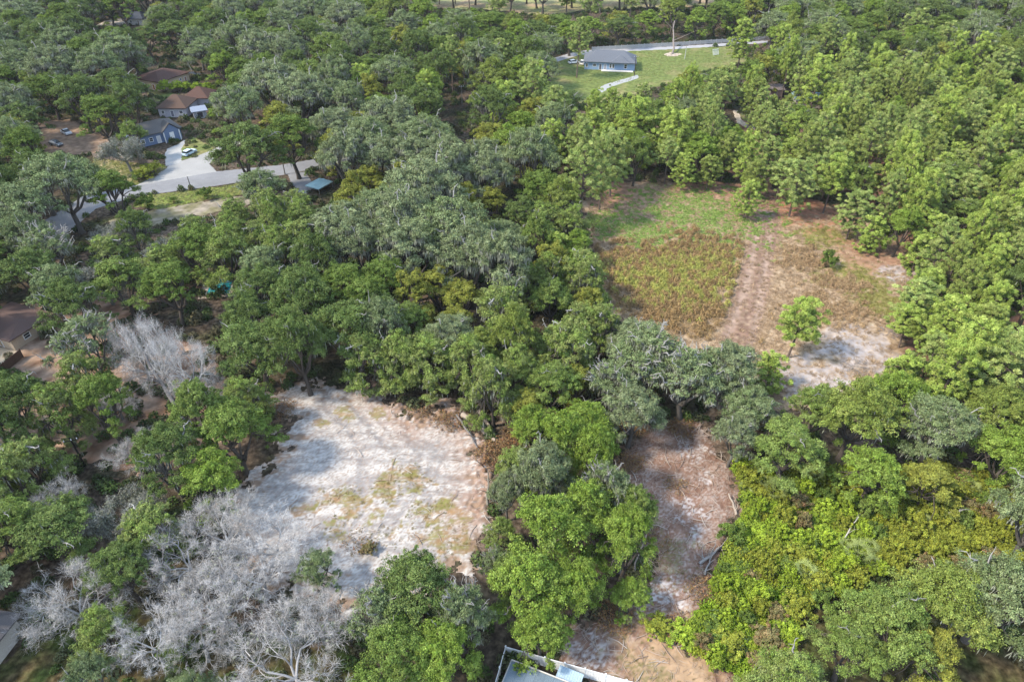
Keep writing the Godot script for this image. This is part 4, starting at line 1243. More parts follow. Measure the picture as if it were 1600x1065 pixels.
	t("pine_tree", 0, 93.4, -135.9, 4.1, 10.1)
	t("laurel_oak", 0, -164.8, -283.2, 5.6, 13.9)
	t("laurel_oak", 2, -140.1, -328.3, 5.9, 16.4)
	t("live_oak", 1, 45.3, -404.2, 9.6, 17.7)
	t("pine_tree", 3, 12.3, -197.6, 5.2, 18.8)
	t("laurel_oak", 0, -139.8, -303.9, 8.2, 13.9)
	t("broadleaf_tree", 1, 206.8, -328.7, 5.6, 13.7)
	t("pine_tree", 0, 167.6, -403.5, 5.0, 19.4)
	t("laurel_oak", 4, 225.5, -297.2, 7.2, 16.3)
	t("pine_tree", 5, 101.6, -241.3, 2.8, 19.4)
	t("live_oak", 1, 198.5, -345.4, 9.1, 19.9)
	t("live_oak", 4, -37.9, -115.0, 5.2, 15.5)
	t("live_oak", 4, -58.1, -242.8, 6.9, 18.4)
	t("pine_tree", 0, 8.2, -232.2, 4.6, 16.4)
	t("broadleaf_tree", 2, -51.6, -131.7, 3.8, 14.4)
	t("pine_tree", 5, 113.7, -152.7, 4.2, 11.2)
	t("broadleaf_tree", 0, 157.5, -251.9, 5.0, 14.8)
	t("pine_tree", 0, 180.7, -390.5, 5.6, 16.9)
	t("bare_tree", 4, -132.5, -160.4, 5.3, 13.1)
	t("broadleaf_tree", 1, 152.6, -404.5, 5.8, 13.9)
	t("live_oak", 3, -74.2, -330.8, 8.0, 16.9)
	t("pine_tree", 5, 88.3, -181.8, 3.8, 12.5)
	t("pine_tree", 3, 162.2, -236.0, 5.4, 19.8)
	t("laurel_oak", 0, 232.0, -404.2, 7.7, 14.9)
	t("laurel_oak", 0, -34.6, -226.4, 5.3, 15.9)
	t("broadleaf_tree", 4, 135.0, -279.2, 4.9, 11.5)
	t("broadleaf_tree", 4, -44.6, -219.0, 4.6, 16.2)
	t("laurel_oak", 2, 103.6, -397.1, 8.0, 15.8)
	t("laurel_oak", 3, -202.0, -298.2, 7.0, 18.6)
	t("laurel_oak", 1, -211.1, -408.6, 6.0, 18.4)
	t("broadleaf_tree", 1, -32.7, -304.3, 6.4, 15.3)
	t("laurel_oak", 1, -205.3, -336.9, 7.5, 13.0)
	t("broadleaf_tree", 0, 2.9, -193.4, 5.8, 13.1)
	t("live_oak", 4, 182.0, -235.0, 7.0, 15.1)
	t("laurel_oak", 3, 19.9, -184.9, 4.9, 10.1)
	t("broadleaf_tree", 4, 157.7, -209.2, 5.8, 13.5)
	t("live_oak", 4, -46.2, -106.3, 6.0, 13.2)
	t("laurel_oak", 1, -64.0, -107.8, 5.4, 13.6)
	t("laurel_oak", 2, -42.3, -89.2, 6.5, 12.9)
	t("pine_tree", 1, 112.5, -237.5, 3.4, 15.7)
	t("pine_tree", 0, 118.0, -252.9, 3.7, 20.2)
	t("pine_tree", 5, 113.0, -142.0, 4.1, 19.2)
	t("live_oak", 3, 84.7, -82.3, 4.9, 11.7)
	t("laurel_oak", 4, 1.1, -312.8, 6.5, 13.8)
	t("laurel_oak", 0, 70.9, -49.8, 4.5, 12.8)
	t("laurel_oak", 1, 79.0, -233.8, 5.4, 16.3)
	t("pine_tree", 5, 130.0, -181.3, 3.0, 16.5)
	t("live_oak", 3, -228.2, -311.1, 9.1, 18.7)
	t("live_oak", 0, -188.5, -252.6, 8.6, 15.4)
	t("live_oak", 4, -205.1, -391.5, 8.3, 18.0)
	t("live_oak", 1, 9.4, -245.6, 7.3, 15.7)
	t("laurel_oak", 2, -83.5, -379.5, 7.7, 18.4)
	t("laurel_oak", 1, -0.8, -387.5, 7.0, 18.6)
	t("live_oak", 3, -48.3, -206.1, 6.0, 17.1)
	t("pine_tree", 6, 127.6, -166.4, 4.0, 12.0)
	t("laurel_oak", 3, 44.5, -211.2, 3.9, 10.5)
	t("broadleaf_tree", 0, -35.6, -197.4, 6.1, 15.3)
	t("pine_tree", 0, 93.9, -122.4, 2.9, 20.3)
	t("live_oak", 4, 269.4, -339.4, 7.9, 15.1)
	t("live_oak", 1, -171.6, -275.1, 7.5, 17.7)
	t("pine_tree", 3, 74.8, -201.4, 3.7, 13.1)
	t("laurel_oak", 4, -61.1, -329.7, 7.4, 13.2)
	t("broadleaf_tree", 0, 33.3, -178.7, 4.0, 13.2)
	t("live_oak", 3, 153.7, -187.4, 8.1, 15.0)
	t("laurel_oak", 0, -43.3, -365.8, 6.0, 18.2)
	t("live_oak", 0, -137.9, -386.7, 7.1, 18.2)
	t("live_oak", 1, 222.7, -323.9, 6.9, 19.6)
	t("pine_tree", 1, 126.1, -187.0, 4.1, 16.9)
	t("laurel_oak", 0, 223.6, -377.3, 6.3, 16.6)
	t("live_oak", 3, -83.5, -106.8, 5.2, 13.7)
	t("live_oak", 3, -179.3, -375.5, 7.6, 14.8)
	t("pine_tree", 3, 6.5, -216.9, 5.2, 20.6)
	t("laurel_oak", 4, -10.0, -395.7, 7.6, 16.9)
	t("live_oak", 1, -87.6, -331.6, 7.6, 17.3)
	t("pine_tree", 3, 269.0, -370.3, 5.4, 21.0)
	t("laurel_oak", 0, -92.4, -112.3, 5.7, 13.9)
	t("laurel_oak", 1, -180.5, -345.8, 8.1, 17.6)
	t("laurel_oak", 3, 7.0, -106.2, 4.3, 11.0)
	t("laurel_oak", 1, 195.5, -326.0, 6.5, 13.9)
	t("pine_tree", 5, 142.7, -245.3, 2.9, 18.2)
	t("laurel_oak", 1, -105.6, -314.6, 7.0, 15.8)
	t("laurel_oak", 3, -189.5, -214.7, 6.0, 18.0)
	t("live_oak", 0, -106.6, -355.4, 7.4, 14.9)
	t("pine_tree", 3, 41.4, -173.7, 3.7, 12.5)
	t("broadleaf_tree", 1, -6.1, -279.2, 5.1, 14.9)
	t("live_oak", 4, 265.1, -324.2, 9.4, 15.8)
	t("laurel_oak", 3, 89.5, -72.1, 4.6, 11.9)
	t("pine_tree", 3, -48.2, -399.9, 6.1, 19.1)
	t("live_oak", 3, -233.4, -278.5, 8.8, 19.0)
	t("pine_tree", 3, -21.4, -250.9, 4.3, 19.7)
	t("laurel_oak", 1, -146.3, -182.4, 5.6, 18.2)
	t("laurel_oak", 0, 126.4, -122.8, 4.6, 14.6)
	t("broadleaf_tree", 4, -124.0, -211.7, 5.3, 11.9)
	t("laurel_oak", 1, 140.4, -293.2, 6.3, 15.6)
	t("broadleaf_tree", 0, 24.2, -303.3, 6.3, 13.6)
	t("laurel_oak", 2, -106.7, -329.1, 6.0, 16.1)
	t("broadleaf_tree", 2, -71.9, -121.7, 4.6, 9.1)
	t("broadleaf_tree", 1, 191.6, -268.7, 4.9, 14.6)
	t("broadleaf_tree", 4, -10.1, -101.1, 3.7, 8.5)
	t("laurel_oak", 3, 75.5, -60.7, 5.9, 11.4)
	t("pine_tree", 3, 82.7, -178.9, 4.3, 17.5)
	t("live_oak", 4, 194.6, -279.6, 7.1, 15.8)
	t("pine_tree", 0, 127.9, -155.8, 4.7, 20.3)
	t("laurel_oak", 1, 129.9, -378.7, 6.8, 15.1)
	t("pine_tree", 3, 292.5, -406.9, 5.1, 18.6)
	t("broadleaf_tree", 4, -29.7, -149.0, 4.8, 11.1)
	t("live_oak", 4, 203.5, -243.4, 6.6, 14.9)
	t("laurel_oak", 0, 288.9, -350.2, 6.0, 17.6)
	t("broadleaf_tree", 3, -84.4, -125.7, 4.5, 9.7)
	t("laurel_oak", 2, -222.6, -400.5, 6.0, 18.7)
	t("laurel_oak", 2, 164.5, -320.7, 6.8, 17.3)
	t("live_oak", 4, -114.3, -154.9, 6.8, 15.5)
	t("broadleaf_tree", 1, -1.0, -179.7, 5.7, 13.8)
	t("laurel_oak", 2, -75.6, -246.7, 5.6, 16.5)
	t("pine_tree", 0, -49.7, -228.7, 5.0, 16.3)
	t("live_oak", 4, -55.7, -370.6, 8.3, 18.7)
	t("broadleaf_tree", 4, 275.4, -357.2, 6.2, 16.1)
	t("laurel_oak", 0, -124.1, -147.0, 5.6, 17.1)
	t("live_oak", 4, 175.7, -364.8, 7.5, 18.5)
	t("laurel_oak", 1, 256.4, -371.2, 7.8, 14.0)
	t("pine_tree", 3, 103.7, -173.9, 3.5, 15.4)
	t("laurel_oak", 1, -64.4, -122.7, 6.0, 13.2)
	t("live_oak", 0, -79.6, -257.0, 6.9, 19.4)
	t("laurel_oak", 0, 112.4, -103.5, 4.9, 12.3)
	t("live_oak", 3, 112.3, -314.5, 8.6, 14.8)
	t("live_oak", 3, 266.7, -401.9, 9.7, 19.3)
	t("pine_tree", 1, 55.6, -188.5, 3.3, 12.9)
	t("live_oak", 1, 129.2, -335.5, 9.7, 18.4)
	t("broadleaf_tree", 4, 155.7, -312.1, 5.1, 13.7)
	t("pine_tree", 1, 107.9, -230.7, 4.4, 10.6)
	t("live_oak", 3, -247.8, -291.6, 6.9, 17.6)
	t("live_oak", 4, 210.5, -269.1, 6.1, 19.8)
	t("pine_tree", 5, 121.5, -169.1, 3.4, 16.4)
	t("live_oak", 3, 184.0, -341.0, 7.2, 16.1)
	t("laurel_oak", 2, 160.2, -177.9, 6.0, 14.3)
	t("live_oak", 4, -49.1, -272.4, 7.3, 14.0)
	t("laurel_oak", 0, 46.8, -316.7, 7.2, 13.0)
	t("laurel_oak", 2, -81.7, -351.4, 7.1, 14.5)
	t("laurel_oak", 4, -5.3, -230.1, 7.0, 17.3)
	t("pine_tree", 2, 129.0, -250.6, 4.0, 10.1)
	t("broadleaf_tree", 4, 12.8, -308.2, 6.3, 15.2)
	t("pine_tree", 6, 84.2, -89.4, 2.7, 13.1)
	t("laurel_oak", 0, -141.0, -194.4, 6.3, 14.7)
	t("live_oak", 3, 329.1, -408.3, 8.9, 19.8)
	t("live_oak", 3, -282.8, -397.7, 9.4, 19.7)
	t("laurel_oak", 0, -233.7, -394.9, 6.1, 18.4)
	t("laurel_oak", 0, -218.2, -276.7, 6.3, 16.6)
	t("laurel_oak", 2, -142.8, -359.3, 7.6, 13.2)
	t("laurel_oak", 0, -71.3, -49.6, 5.7, 13.7)
	t("live_oak", 3, -260.6, -405.5, 8.3, 17.7)
	t("laurel_oak", 1, -150.9, -345.8, 8.1, 17.8)
	t("pine_tree", 5, 86.3, -114.8, 3.0, 15.1)
	t("pine_tree", 0, 28.3, -387.5, 5.9, 20.8)
	t("broadleaf_tree", 4, 29.9, -409.6, 6.3, 13.2)
	t("broadleaf_tree", 0, -334.6, -409.5, 6.8, 14.1)
	t("pine_tree", 3, -5.9, -360.8, 4.8, 18.8)
	t("pine_tree", 3, 58.1, -365.0, 5.5, 18.0)
	t("laurel_oak", 1, -85.9, -225.0, 7.4, 14.8)
	t("laurel_oak", 1, -26.6, -329.5, 6.6, 13.0)
	t("live_oak", 3, -104.9, -341.5, 8.5, 14.2)
	t("pine_tree", 2, 109.4, -133.7, 3.8, 16.3)
	t("bare_tree", 4, -300.0, -373.0, 5.0, 12.8)
	t("pine_tree", 5, 106.8, -197.5, 4.5, 14.1)
	t("live_oak", 2, -15.8, -160.3, 5.8, 18.3)
	t("broadleaf_tree", 3, -3.0, -79.9, 3.6, 13.6)
	t("pine_tree", 2, 78.6, -189.2, 3.0, 13.2)
	t("live_oak", 3, -59.6, -151.1, 5.8, 13.1)
	t("live_oak", 4, -18.9, -278.7, 6.7, 19.4)
	t("pine_tree", 0, 123.0, -197.7, 3.4, 18.9)
	t("laurel_oak", 1, -246.3, -338.1, 6.1, 15.0)
	t("laurel_oak", 4, 225.4, -264.3, 7.0, 15.7)
	t("laurel_oak", 4, 242.5, -350.9, 7.5, 14.2)
	t("laurel_oak", 3, -162.7, -242.0, 6.9, 12.7)
	t("live_oak", 1, 127.7, -300.8, 9.0, 17.9)
	t("live_oak", 1, -205.3, -357.3, 6.8, 19.5)
	t("live_oak", 3, -152.6, -190.4, 8.2, 14.7)
	t("laurel_oak", 2, -138.8, -406.2, 6.5, 13.7)
	t("live_oak", 3, 193.1, -300.3, 6.9, 17.3)
	t("live_oak", 4, 124.9, -261.8, 7.2, 18.1)
	t("broadleaf_tree", 4, 192.4, -368.7, 5.8, 11.5)
	t("pine_tree", 2, 120.7, -231.8, 3.8, 19.0)
	t("broadleaf_tree", 0, 128.5, -348.4, 6.3, 12.0)
	t("pine_tree", 6, 129.8, -214.0, 4.1, 18.4)
	t("laurel_oak", 3, -99.6, -382.6, 7.1, 14.8)
	t("live_oak", 3, -129.9, -173.7, 6.5, 17.6)
	t("live_oak", 0, -112.0, -370.6, 7.7, 18.5)
	t("broadleaf_tree", 4, 87.5, -248.4, 5.9, 14.4)
	t("pine_tree", 0, 140.2, -143.6, 5.4, 16.6)
	t("laurel_oak", 1, 173.2, -294.5, 6.0, 13.4)
	t("live_oak", 3, -86.2, -75.8, 5.0, 13.2)
	t("laurel_oak", 1, -26.5, -268.8, 5.8, 16.0)
	t("pine_tree", 0, 80.3, -111.7, 3.4, 10.4)
	t("live_oak", 0, -70.3, -316.6, 9.7, 18.1)
	t("pine_tree", 2, 94.5, -158.0, 3.4, 20.2)
	t("live_oak", 3, 194.9, -230.5, 6.1, 19.7)
	t("pine_tree", 0, 228.9, -314.6, 6.0, 19.8)
	t("broadleaf_tree", 4, 61.3, -240.9, 5.6, 11.7)
	t("laurel_oak", 2, -60.3, -299.2, 7.0, 16.1)
	t("broadleaf_tree", 4, 161.1, -271.0, 6.1, 12.7)
	t("laurel_oak", 2, 305.4, -374.4, 6.7, 14.5)
	t("pine_tree", 0, 50.9, -215.4, 3.4, 15.9)
	t("laurel_oak", 4, 8.0, -409.2, 6.1, 15.7)
	t("live_oak", 4, -279.9, -379.6, 9.4, 14.7)
	t("laurel_oak", 2, -36.2, -264.9, 5.3, 18.3)
	t("broadleaf_tree", 2, -59.5, -128.8, 4.3, 12.7)
	t("pine_tree", 1, 42.0, -221.5, 3.1, 12.6)
	t("pine_tree", 3, 164.7, -300.0, 5.9, 18.8)
	t("live_oak", 4, -175.9, -211.3, 8.6, 18.4)
	t("laurel_oak", 3, -91.8, -343.2, 6.5, 13.5)
	t("pine_tree", 6, 87.5, -145.8, 2.8, 15.9)
	t("live_oak", 0, -147.2, -202.1, 6.9, 18.1)
	t("live_oak", 1, -186.4, -240.3, 7.5, 14.4)
	t("pine_tree", 5, 62.5, -225.2, 2.8, 11.7)
	t("laurel_oak", 2, -194.7, -308.1, 6.3, 13.8)
	t("laurel_oak", 2, 224.9, -387.8, 6.5, 17.9)
	t("laurel_oak", 1, -259.1, -378.3, 6.9, 14.7)
	t("broadleaf_tree", 4, -136.6, -350.5, 6.3, 12.7)
	t("live_oak", 0, -258.0, -305.2, 8.3, 14.3)
	t("pine_tree", 3, 53.9, -181.2, 3.0, 21.0)
	t("pine_tree", 5, 141.3, -194.1, 3.2, 16.8)
	t("pine_tree", 0, -39.5, -407.4, 5.0, 18.4)
	t("broadleaf_tree", 0, -69.5, -269.4, 6.1, 11.4)
	t("broadleaf_tree", 1, -19.8, -182.2, 5.0, 13.5)
	t("broadleaf_tree", 4, -163.6, -344.5, 5.4, 12.9)
	t("pine_tree", 0, 146.5, -199.6, 4.1, 13.5)
	t("live_oak", 3, 11.4, -186.1, 6.1, 17.3)
	t("laurel_oak", 2, -249.7, -386.9, 7.7, 14.7)
	t("pine_tree", 3, 18.3, -170.4, 4.3, 18.6)
	t("broadleaf_tree", 2, 7.1, -137.5, 5.0, 11.0)
	t("broadleaf_tree", 1, 142.8, -185.8, 5.4, 11.3)
	t("pine_tree", 6, 107.1, -214.4, 4.3, 17.3)
	t("laurel_oak", 0, -32.5, -211.7, 5.4, 17.3)
	t("laurel_oak", 2, -34.3, -87.4, 4.8, 17.0)
	t("broadleaf_tree", 1, 242.8, -398.6, 6.8, 12.9)
	t("laurel_oak", 2, -169.9, -405.6, 6.3, 17.4)
	t("broadleaf_tree", 0, 185.5, -276.0, 5.0, 16.1)
	t("laurel_oak", 0, -19.9, -406.1, 6.8, 15.5)
	t("laurel_oak", 3, -101.5, -90.5, 4.6, 14.2)
	t("pine_tree", 0, 95.3, -117.4, 2.7, 14.6)
	t("laurel_oak", 3, -305.6, -408.6, 6.3, 16.1)
	t("broadleaf_tree", 3, -52.7, -126.5, 3.8, 12.2)
	t("live_oak", 1, -102.3, -398.9, 9.4, 19.9)
	t("laurel_oak", 2, -214.0, -267.0, 6.1, 16.5)
	t("pine_tree", 1, 129.5, -206.7, 4.3, 12.3)
	t("live_oak", 3, -131.6, -134.0, 6.0, 13.6)
	t("broadleaf_tree", 1, -1.7, -293.3, 6.1, 11.5)
	t("laurel_oak", 3, -105.6, -117.9, 5.0, 14.0)
	t("laurel_oak", 1, 257.4, -346.4, 6.5, 15.9)
	t("broadleaf_tree", 0, 50.4, -175.4, 4.8, 13.0)
	t("laurel_oak", 2, -52.1, -286.6, 6.2, 14.5)
	t("laurel_oak", 4, 109.1, -285.6, 5.8, 18.7)
	t("broadleaf_tree", 0, 85.7, -134.3, 3.8, 12.0)
	t("laurel_oak", 3, -74.4, -110.4, 5.6, 13.0)
	t("live_oak", 1, -106.0, -281.6, 6.3, 19.3)
	t("laurel_oak", 3, 93.4, -97.9, 4.8, 14.3)
	t("live_oak", 4, -106.4, -263.8, 6.6, 14.6)
	t("laurel_oak", 4, 0.0, -91.6, 3.8, 14.3)
	t("broadleaf_tree", 2, -6.6, -86.2, 4.2, 12.7)
	t("live_oak", 0, -91.2, -261.8, 8.6, 19.3)
	t("laurel_oak", 1, -15.8, -292.0, 7.5, 12.7)
	t("broadleaf_tree", 1, 273.2, -379.2, 5.9, 14.9)
	t("pine_tree", 0, -53.8, -408.9, 6.0, 21.2)
	t("broadleaf_tree", 0, 238.7, -338.8, 5.4, 12.8)
	t("pine_tree", 5, 30.4, -185.1, 2.9, 11.5)
	t("broadleaf_tree", 4, 191.0, -287.5, 4.7, 14.8)
	t("pine_tree", 3, -31.0, -409.4, 4.8, 20.9)
	t("pine_tree", 0, 279.2, -335.3, 4.8, 19.6)
	t("laurel_oak", 3, -81.4, -65.0, 5.9, 13.4)
	t("live_oak", 4, -76.8, -232.6, 7.1, 13.9)
	t("live_oak", 5, -93.9, -121.0, 5.7, 13.2)
	t("laurel_oak", 4, 242.8, -409.0, 6.1, 16.6)
	t("live_oak", 0, 21.7, -93.3, 4.8, 10.5)
	t("live_oak", 1, 222.7, -350.2, 7.2, 13.9)
	t("broadleaf_tree", 1, 83.1, -328.8, 6.0, 13.6)
	t("laurel_oak", 1, -152.9, -216.0, 5.5, 14.1)
	t("broadleaf_tree", 4, 131.5, -147.8, 5.7, 15.3)
	t("laurel_oak", 0, 97.9, -107.0, 5.8, 14.3)
	t("broadleaf_tree", 1, 148.6, -248.0, 4.2, 12.8)
	t("laurel_oak", 0, -36.2, -98.0, 5.8, 17.5)
	t("pine_tree", 2, 137.2, -212.7, 3.1, 14.2)
	t("pine_tree", 0, 75.1, -351.9, 5.1, 19.0)
	t("broadleaf_tree", 4, -18.6, -105.7, 3.9, 13.5)
	t("pine_tree", 5, 83.9, -97.5, 3.9, 11.7)
	t("laurel_oak", 3, 114.8, -200.9, 4.6, 11.9)
	t("laurel_oak", 1, -31.1, -107.4, 5.3, 13.5)
	t("pine_tree", 5, 75.3, -169.7, 4.2, 18.5)
	t("broadleaf_tree", 1, 169.6, -329.8, 5.1, 11.3)
	t("laurel_oak", 3, 107.5, -156.5, 4.6, 12.9)
	t("live_oak", 0, -153.4, -322.9, 7.0, 15.5)
	t("pine_tree", 6, 85.4, -119.6, 3.0, 16.9)
	t("broadleaf_tree", 4, 10.6, -83.6, 3.4, 9.0)
	t("laurel_oak", 2, -84.5, -312.8, 6.7, 13.3)
	t("laurel_oak", 0, -109.4, -124.5, 4.5, 13.6)
	t("laurel_oak", 1, 13.2, -397.7, 7.1, 13.8)
	t("pine_tree", 5, 76.2, -216.4, 4.4, 16.0)
	t("broadleaf_tree", 0, 101.0, -352.7, 6.9, 11.4)
	t("pine_tree", 5, 86.9, -170.2, 4.2, 14.0)
	t("broadleaf_tree", 4, -17.4, -260.4, 4.9, 15.8)
	t("pine_tree", 5, 96.2, -188.0, 3.0, 18.6)
	t("pine_tree", 5, 99.8, -127.9, 3.7, 17.6)
	t("pine_tree", 4, 76.8, -99.5, 3.2, 10.8)
	t("laurel_oak", 0, -57.0, -54.2, 5.2, 10.2)
	t("pine_tree", 6, 103.3, -245.7, 2.9, 11.2)
	t("broadleaf_tree", 2, -57.4, -119.7, 5.1, 14.5)
	t("broadleaf_tree", 4, -238.2, -383.2, 5.9, 13.9)
	t("pine_tree", 3, 80.9, -164.4, 4.1, 15.5)
	t("broadleaf_tree", 2, 0.5, -85.6, 4.0, 11.0)
	t("live_oak", 3, 65.6, -54.6, 5.5, 14.1)
	t("live_oak", 1, -197.7, -273.0, 7.1, 18.3)
	t("live_oak", 3, -2.0, -128.2, 5.3, 11.5)
	t("pine_tree", 1, 139.2, -225.6, 2.9, 13.3)
	t("laurel_oak", 0, -147.6, -314.2, 6.4, 17.2)
	t("pine_tree", 3, 68.4, -163.2, 4.3, 11.0)
	t("laurel_oak", 3, 39.3, -68.4, 5.5, 10.3)
	t("broadleaf_tree", 3, 14.4, -110.1, 3.4, 13.4)
	t("laurel_oak", 0, -24.3, -239.0, 6.0, 18.5)
	t("pine_tree", 0, 130.0, -231.0, 3.5, 18.8)
	t("laurel_oak", 0, 247.3, -311.9, 6.0, 12.6)
	t("live_oak", 4, 168.8, -390.4, 7.0, 16.6)
	t("laurel_oak", 3, 32.5, -171.9, 3.9, 13.4)
	t("laurel_oak", 1, 56.8, -392.4, 7.0, 18.7)
	t("laurel_oak", 2, -176.1, -293.5, 6.4, 18.6)
	t("pine_tree", 0, 135.1, -160.7, 4.5, 17.2)
	t("pine_tree", 1, 25.3, -201.8, 3.3, 11.3)
	t("broadleaf_tree", 1, 234.9, -330.1, 6.4, 12.9)
	t("laurel_oak", 1, -95.3, -251.0, 5.5, 12.7)
	t("live_oak", 4, -116.6, -142.5, 6.5, 18.9)
	t("broadleaf_tree", 4, -291.1, -375.7, 6.2, 14.3)
	t("pine_tree", 5, 108.9, -208.0, 3.3, 16.5)
	t("live_oak", 3, 303.8, -388.7, 7.5, 17.4)
	t("pine_tree", 0, 147.7, -222.1, 3.7, 16.0)
	t("laurel_oak", 0, 95.8, -88.5, 5.9, 11.7)
	t("broadleaf_tree", 0, 59.2, -231.0, 5.8, 11.5)
	t("live_oak", 1, 13.3, -277.4, 7.2, 14.6)
	t("broadleaf_tree", 4, 14.3, -106.0, 3.5, 9.7)
	t("laurel_oak", 3, 151.3, -241.6, 3.8, 12.6)
	t("broadleaf_tree", 2, -68.3, -75.5, 3.8, 11.7)
	t("broadleaf_tree", 4, -14.3, -110.2, 4.7, 11.1)
	t("pine_tree", 6, 109.7, -245.5, 4.0, 11.7)
	t("broadleaf_tree", 3, 16.3, -99.7, 3.4, 9.9)
	t("live_oak", 3, -200.4, -285.0, 6.9, 16.4)
	t("live_oak", 1, -58.5, -272.4, 6.2, 17.4)
	t("broadleaf_tree", 4, -228.1, -341.5, 6.3, 11.8)
	t("laurel_oak", 3, -127.9, -298.8, 6.2, 15.6)
	t("broadleaf_tree", 0, -143.1, -269.3, 4.6, 13.7)
	t("broadleaf_tree", 1, 147.1, -210.5, 4.2, 10.7)
	t("broadleaf_tree", 0, -176.9, -235.7, 5.1, 13.6)
	t("laurel_oak", 0, 210.4, -318.6, 6.8, 13.3)
	t("laurel_oak", 2, -46.3, -97.5, 4.6, 13.3)
	t("laurel_oak", 1, 211.1, -287.7, 5.9, 13.1)
	t("laurel_oak", 1, 148.3, -178.8, 5.4, 17.0)
	t("broadleaf_tree", 1, -22.8, -190.7, 4.6, 12.1)
	t("laurel_oak", 2, -30.4, -252.8, 5.6, 13.3)
	t("pine_tree", 3, 107.8, -178.7, 4.5, 19.9)
	t("broadleaf_tree", 4, 73.6, -243.5, 5.6, 11.7)
	t("broadleaf_tree", 4, 1.2, -275.7, 5.1, 11.8)
	t("laurel_oak", 0, 194.2, -390.2, 7.5, 18.7)
	t("broadleaf_tree", 1, -40.6, -338.6, 6.4, 15.9)
	t("live_oak", 0, -72.7, -286.6, 7.0, 16.0)
	t("broadleaf_tree", 0, -132.7, -320.4, 5.1, 15.0)
	t("broadleaf_tree", 0, -70.9, -393.4, 5.7, 14.8)
	t("broadleaf_tree", 4, -251.9, -319.7, 5.5, 13.3)
	t("pine_tree", 5, 136.7, -189.3, 3.4, 18.3)
	t("laurel_oak", 1, -26.0, -101.7, 4.8, 14.2)
	t("live_oak", 4, -127.4, -224.0, 8.5, 15.2)
	t("broadleaf_tree", 4, -35.2, -158.9, 3.9, 11.2)
	t("laurel_oak", 2, -113.7, -306.6, 6.4, 14.8)
	t("laurel_oak", 2, -114.8, -206.8, 5.8, 17.0)
	t("pine_tree", 5, 137.5, -243.7, 3.2, 13.1)
	t("pine_tree", 6, 115.8, -161.0, 3.4, 20.5)
	t("broadleaf_tree", 3, -43.8, -126.3, 4.9, 13.1)
	t("laurel_oak", 0, 308.0, -409.9, 6.7, 16.0)
	t("laurel_oak", 3, 83.5, -65.6, 4.8, 11.4)
	t("laurel_oak", 1, -204.0, -254.7, 6.0, 17.8)
	t("broadleaf_tree", 0, 203.4, -372.1, 5.2, 14.2)
	t("broadleaf_tree", 0, 4.5, -266.9, 5.3, 12.7)
	t("broadleaf_tree", 0, 52.7, -225.1, 4.2, 11.1)
	t("broadleaf_tree", 1, 197.1, -407.4, 5.5, 11.3)
	t("pine_tree", 0, 102.6, -273.4, 4.4, 18.8)
	t("pine_tree", 3, 215.0, -276.7, 5.7, 21.2)
	t("pine_tree", 6, 71.7, -187.5, 2.8, 15.2)
	t("laurel_oak", 0, -149.6, -155.3, 6.5, 16.1)
	t("pine_tree", 3, 93.4, -172.3, 4.1, 19.6)
	t("broadleaf_tree", 0, 68.7, -66.7, 4.1, 11.5)
	t("pine_tree", 0, 93.4, -195.7, 3.1, 16.9)
	t("laurel_oak", 0, -149.3, -297.5, 6.1, 12.7)
	t("live_oak", 2, -41.9, -163.4, 6.5, 18.1)
	t("bare_tree", 4, -106.8, -181.6, 5.7, 13.5)
	t("broadleaf_tree", 0, 170.4, -238.5, 5.7, 12.9)
	t("pine_tree", 5, 113.2, -220.7, 3.1, 17.0)
	t("pine_tree", 6, 61.0, -212.0, 2.9, 19.1)
	t("broadleaf_tree", 0, -174.1, -266.6, 4.5, 11.3)
	t("bare_tree", 4, -80.9, -115.1, 5.0, 12.7)
	t("pine_tree", 6, 99.0, -164.0, 3.2, 19.3)
	t("broadleaf_tree", 4, -11.1, -140.3, 3.8, 13.7)
	t("broadleaf_tree", 1, 179.4, -223.0, 5.8, 15.6)
	t("laurel_oak", 1, 134.1, -267.2, 6.9, 14.5)
	t("broadleaf_tree", 0, -28.2, -231.4, 5.5, 14.3)
	t("broadleaf_tree", 0, 86.2, -204.6, 4.2, 10.8)
	t("laurel_oak", 2, -196.5, -345.3, 6.8, 17.7)
	t("broadleaf_tree", 1, 281.6, -367.8, 5.1, 12.2)
	t("pine_tree", 1, 136.9, -200.4, 3.3, 11.3)
	t("laurel_oak", 4, 73.5, -338.6, 6.7, 15.8)
	t("laurel_oak", 1, -161.7, -293.7, 6.8, 12.9)
	t("pine_tree", 2, 152.8, -219.2, 3.7, 13.7)
	t("laurel_oak", 1, -87.6, -235.9, 7.1, 13.2)
	t("laurel_oak", 0, 253.5, -319.8, 5.9, 13.1)
	t("broadleaf_tree", 1, 158.1, -392.6, 5.4, 11.3)
	t("laurel_oak", 3, 146.2, -236.9, 4.3, 13.6)
	t("broadleaf_tree", 4, 48.3, -333.1, 6.1, 11.6)
	t("live_oak", 4, -163.5, -371.9, 7.2, 19.8)
	t("broadleaf_tree", 3, -45.9, -54.2, 3.9, 10.0)
	t("pine_tree", 1, 46.2, -194.4, 3.0, 15.4)
	t("laurel_oak", 0, -235.3, -298.2, 6.4, 14.9)
	t("pine_tree", 2, 24.5, -177.8, 3.3, 14.7)
	t("laurel_oak", 1, 182.8, -311.1, 6.0, 14.3)
	t("laurel_oak", 1, -61.5, -76.2, 4.4, 13.1)
	t("broadleaf_tree", 1, 93.8, -257.0, 5.5, 13.3)
	t("broadleaf_tree", 1, 162.9, -281.1, 5.5, 13.6)
	t("pine_tree", 0, 106.3, -189.9, 3.1, 11.8)
	t("laurel_oak", 1, -227.1, -385.3, 7.5, 16.9)
	t("pine_tree", 3, 99.6, -169.2, 3.3, 20.0)
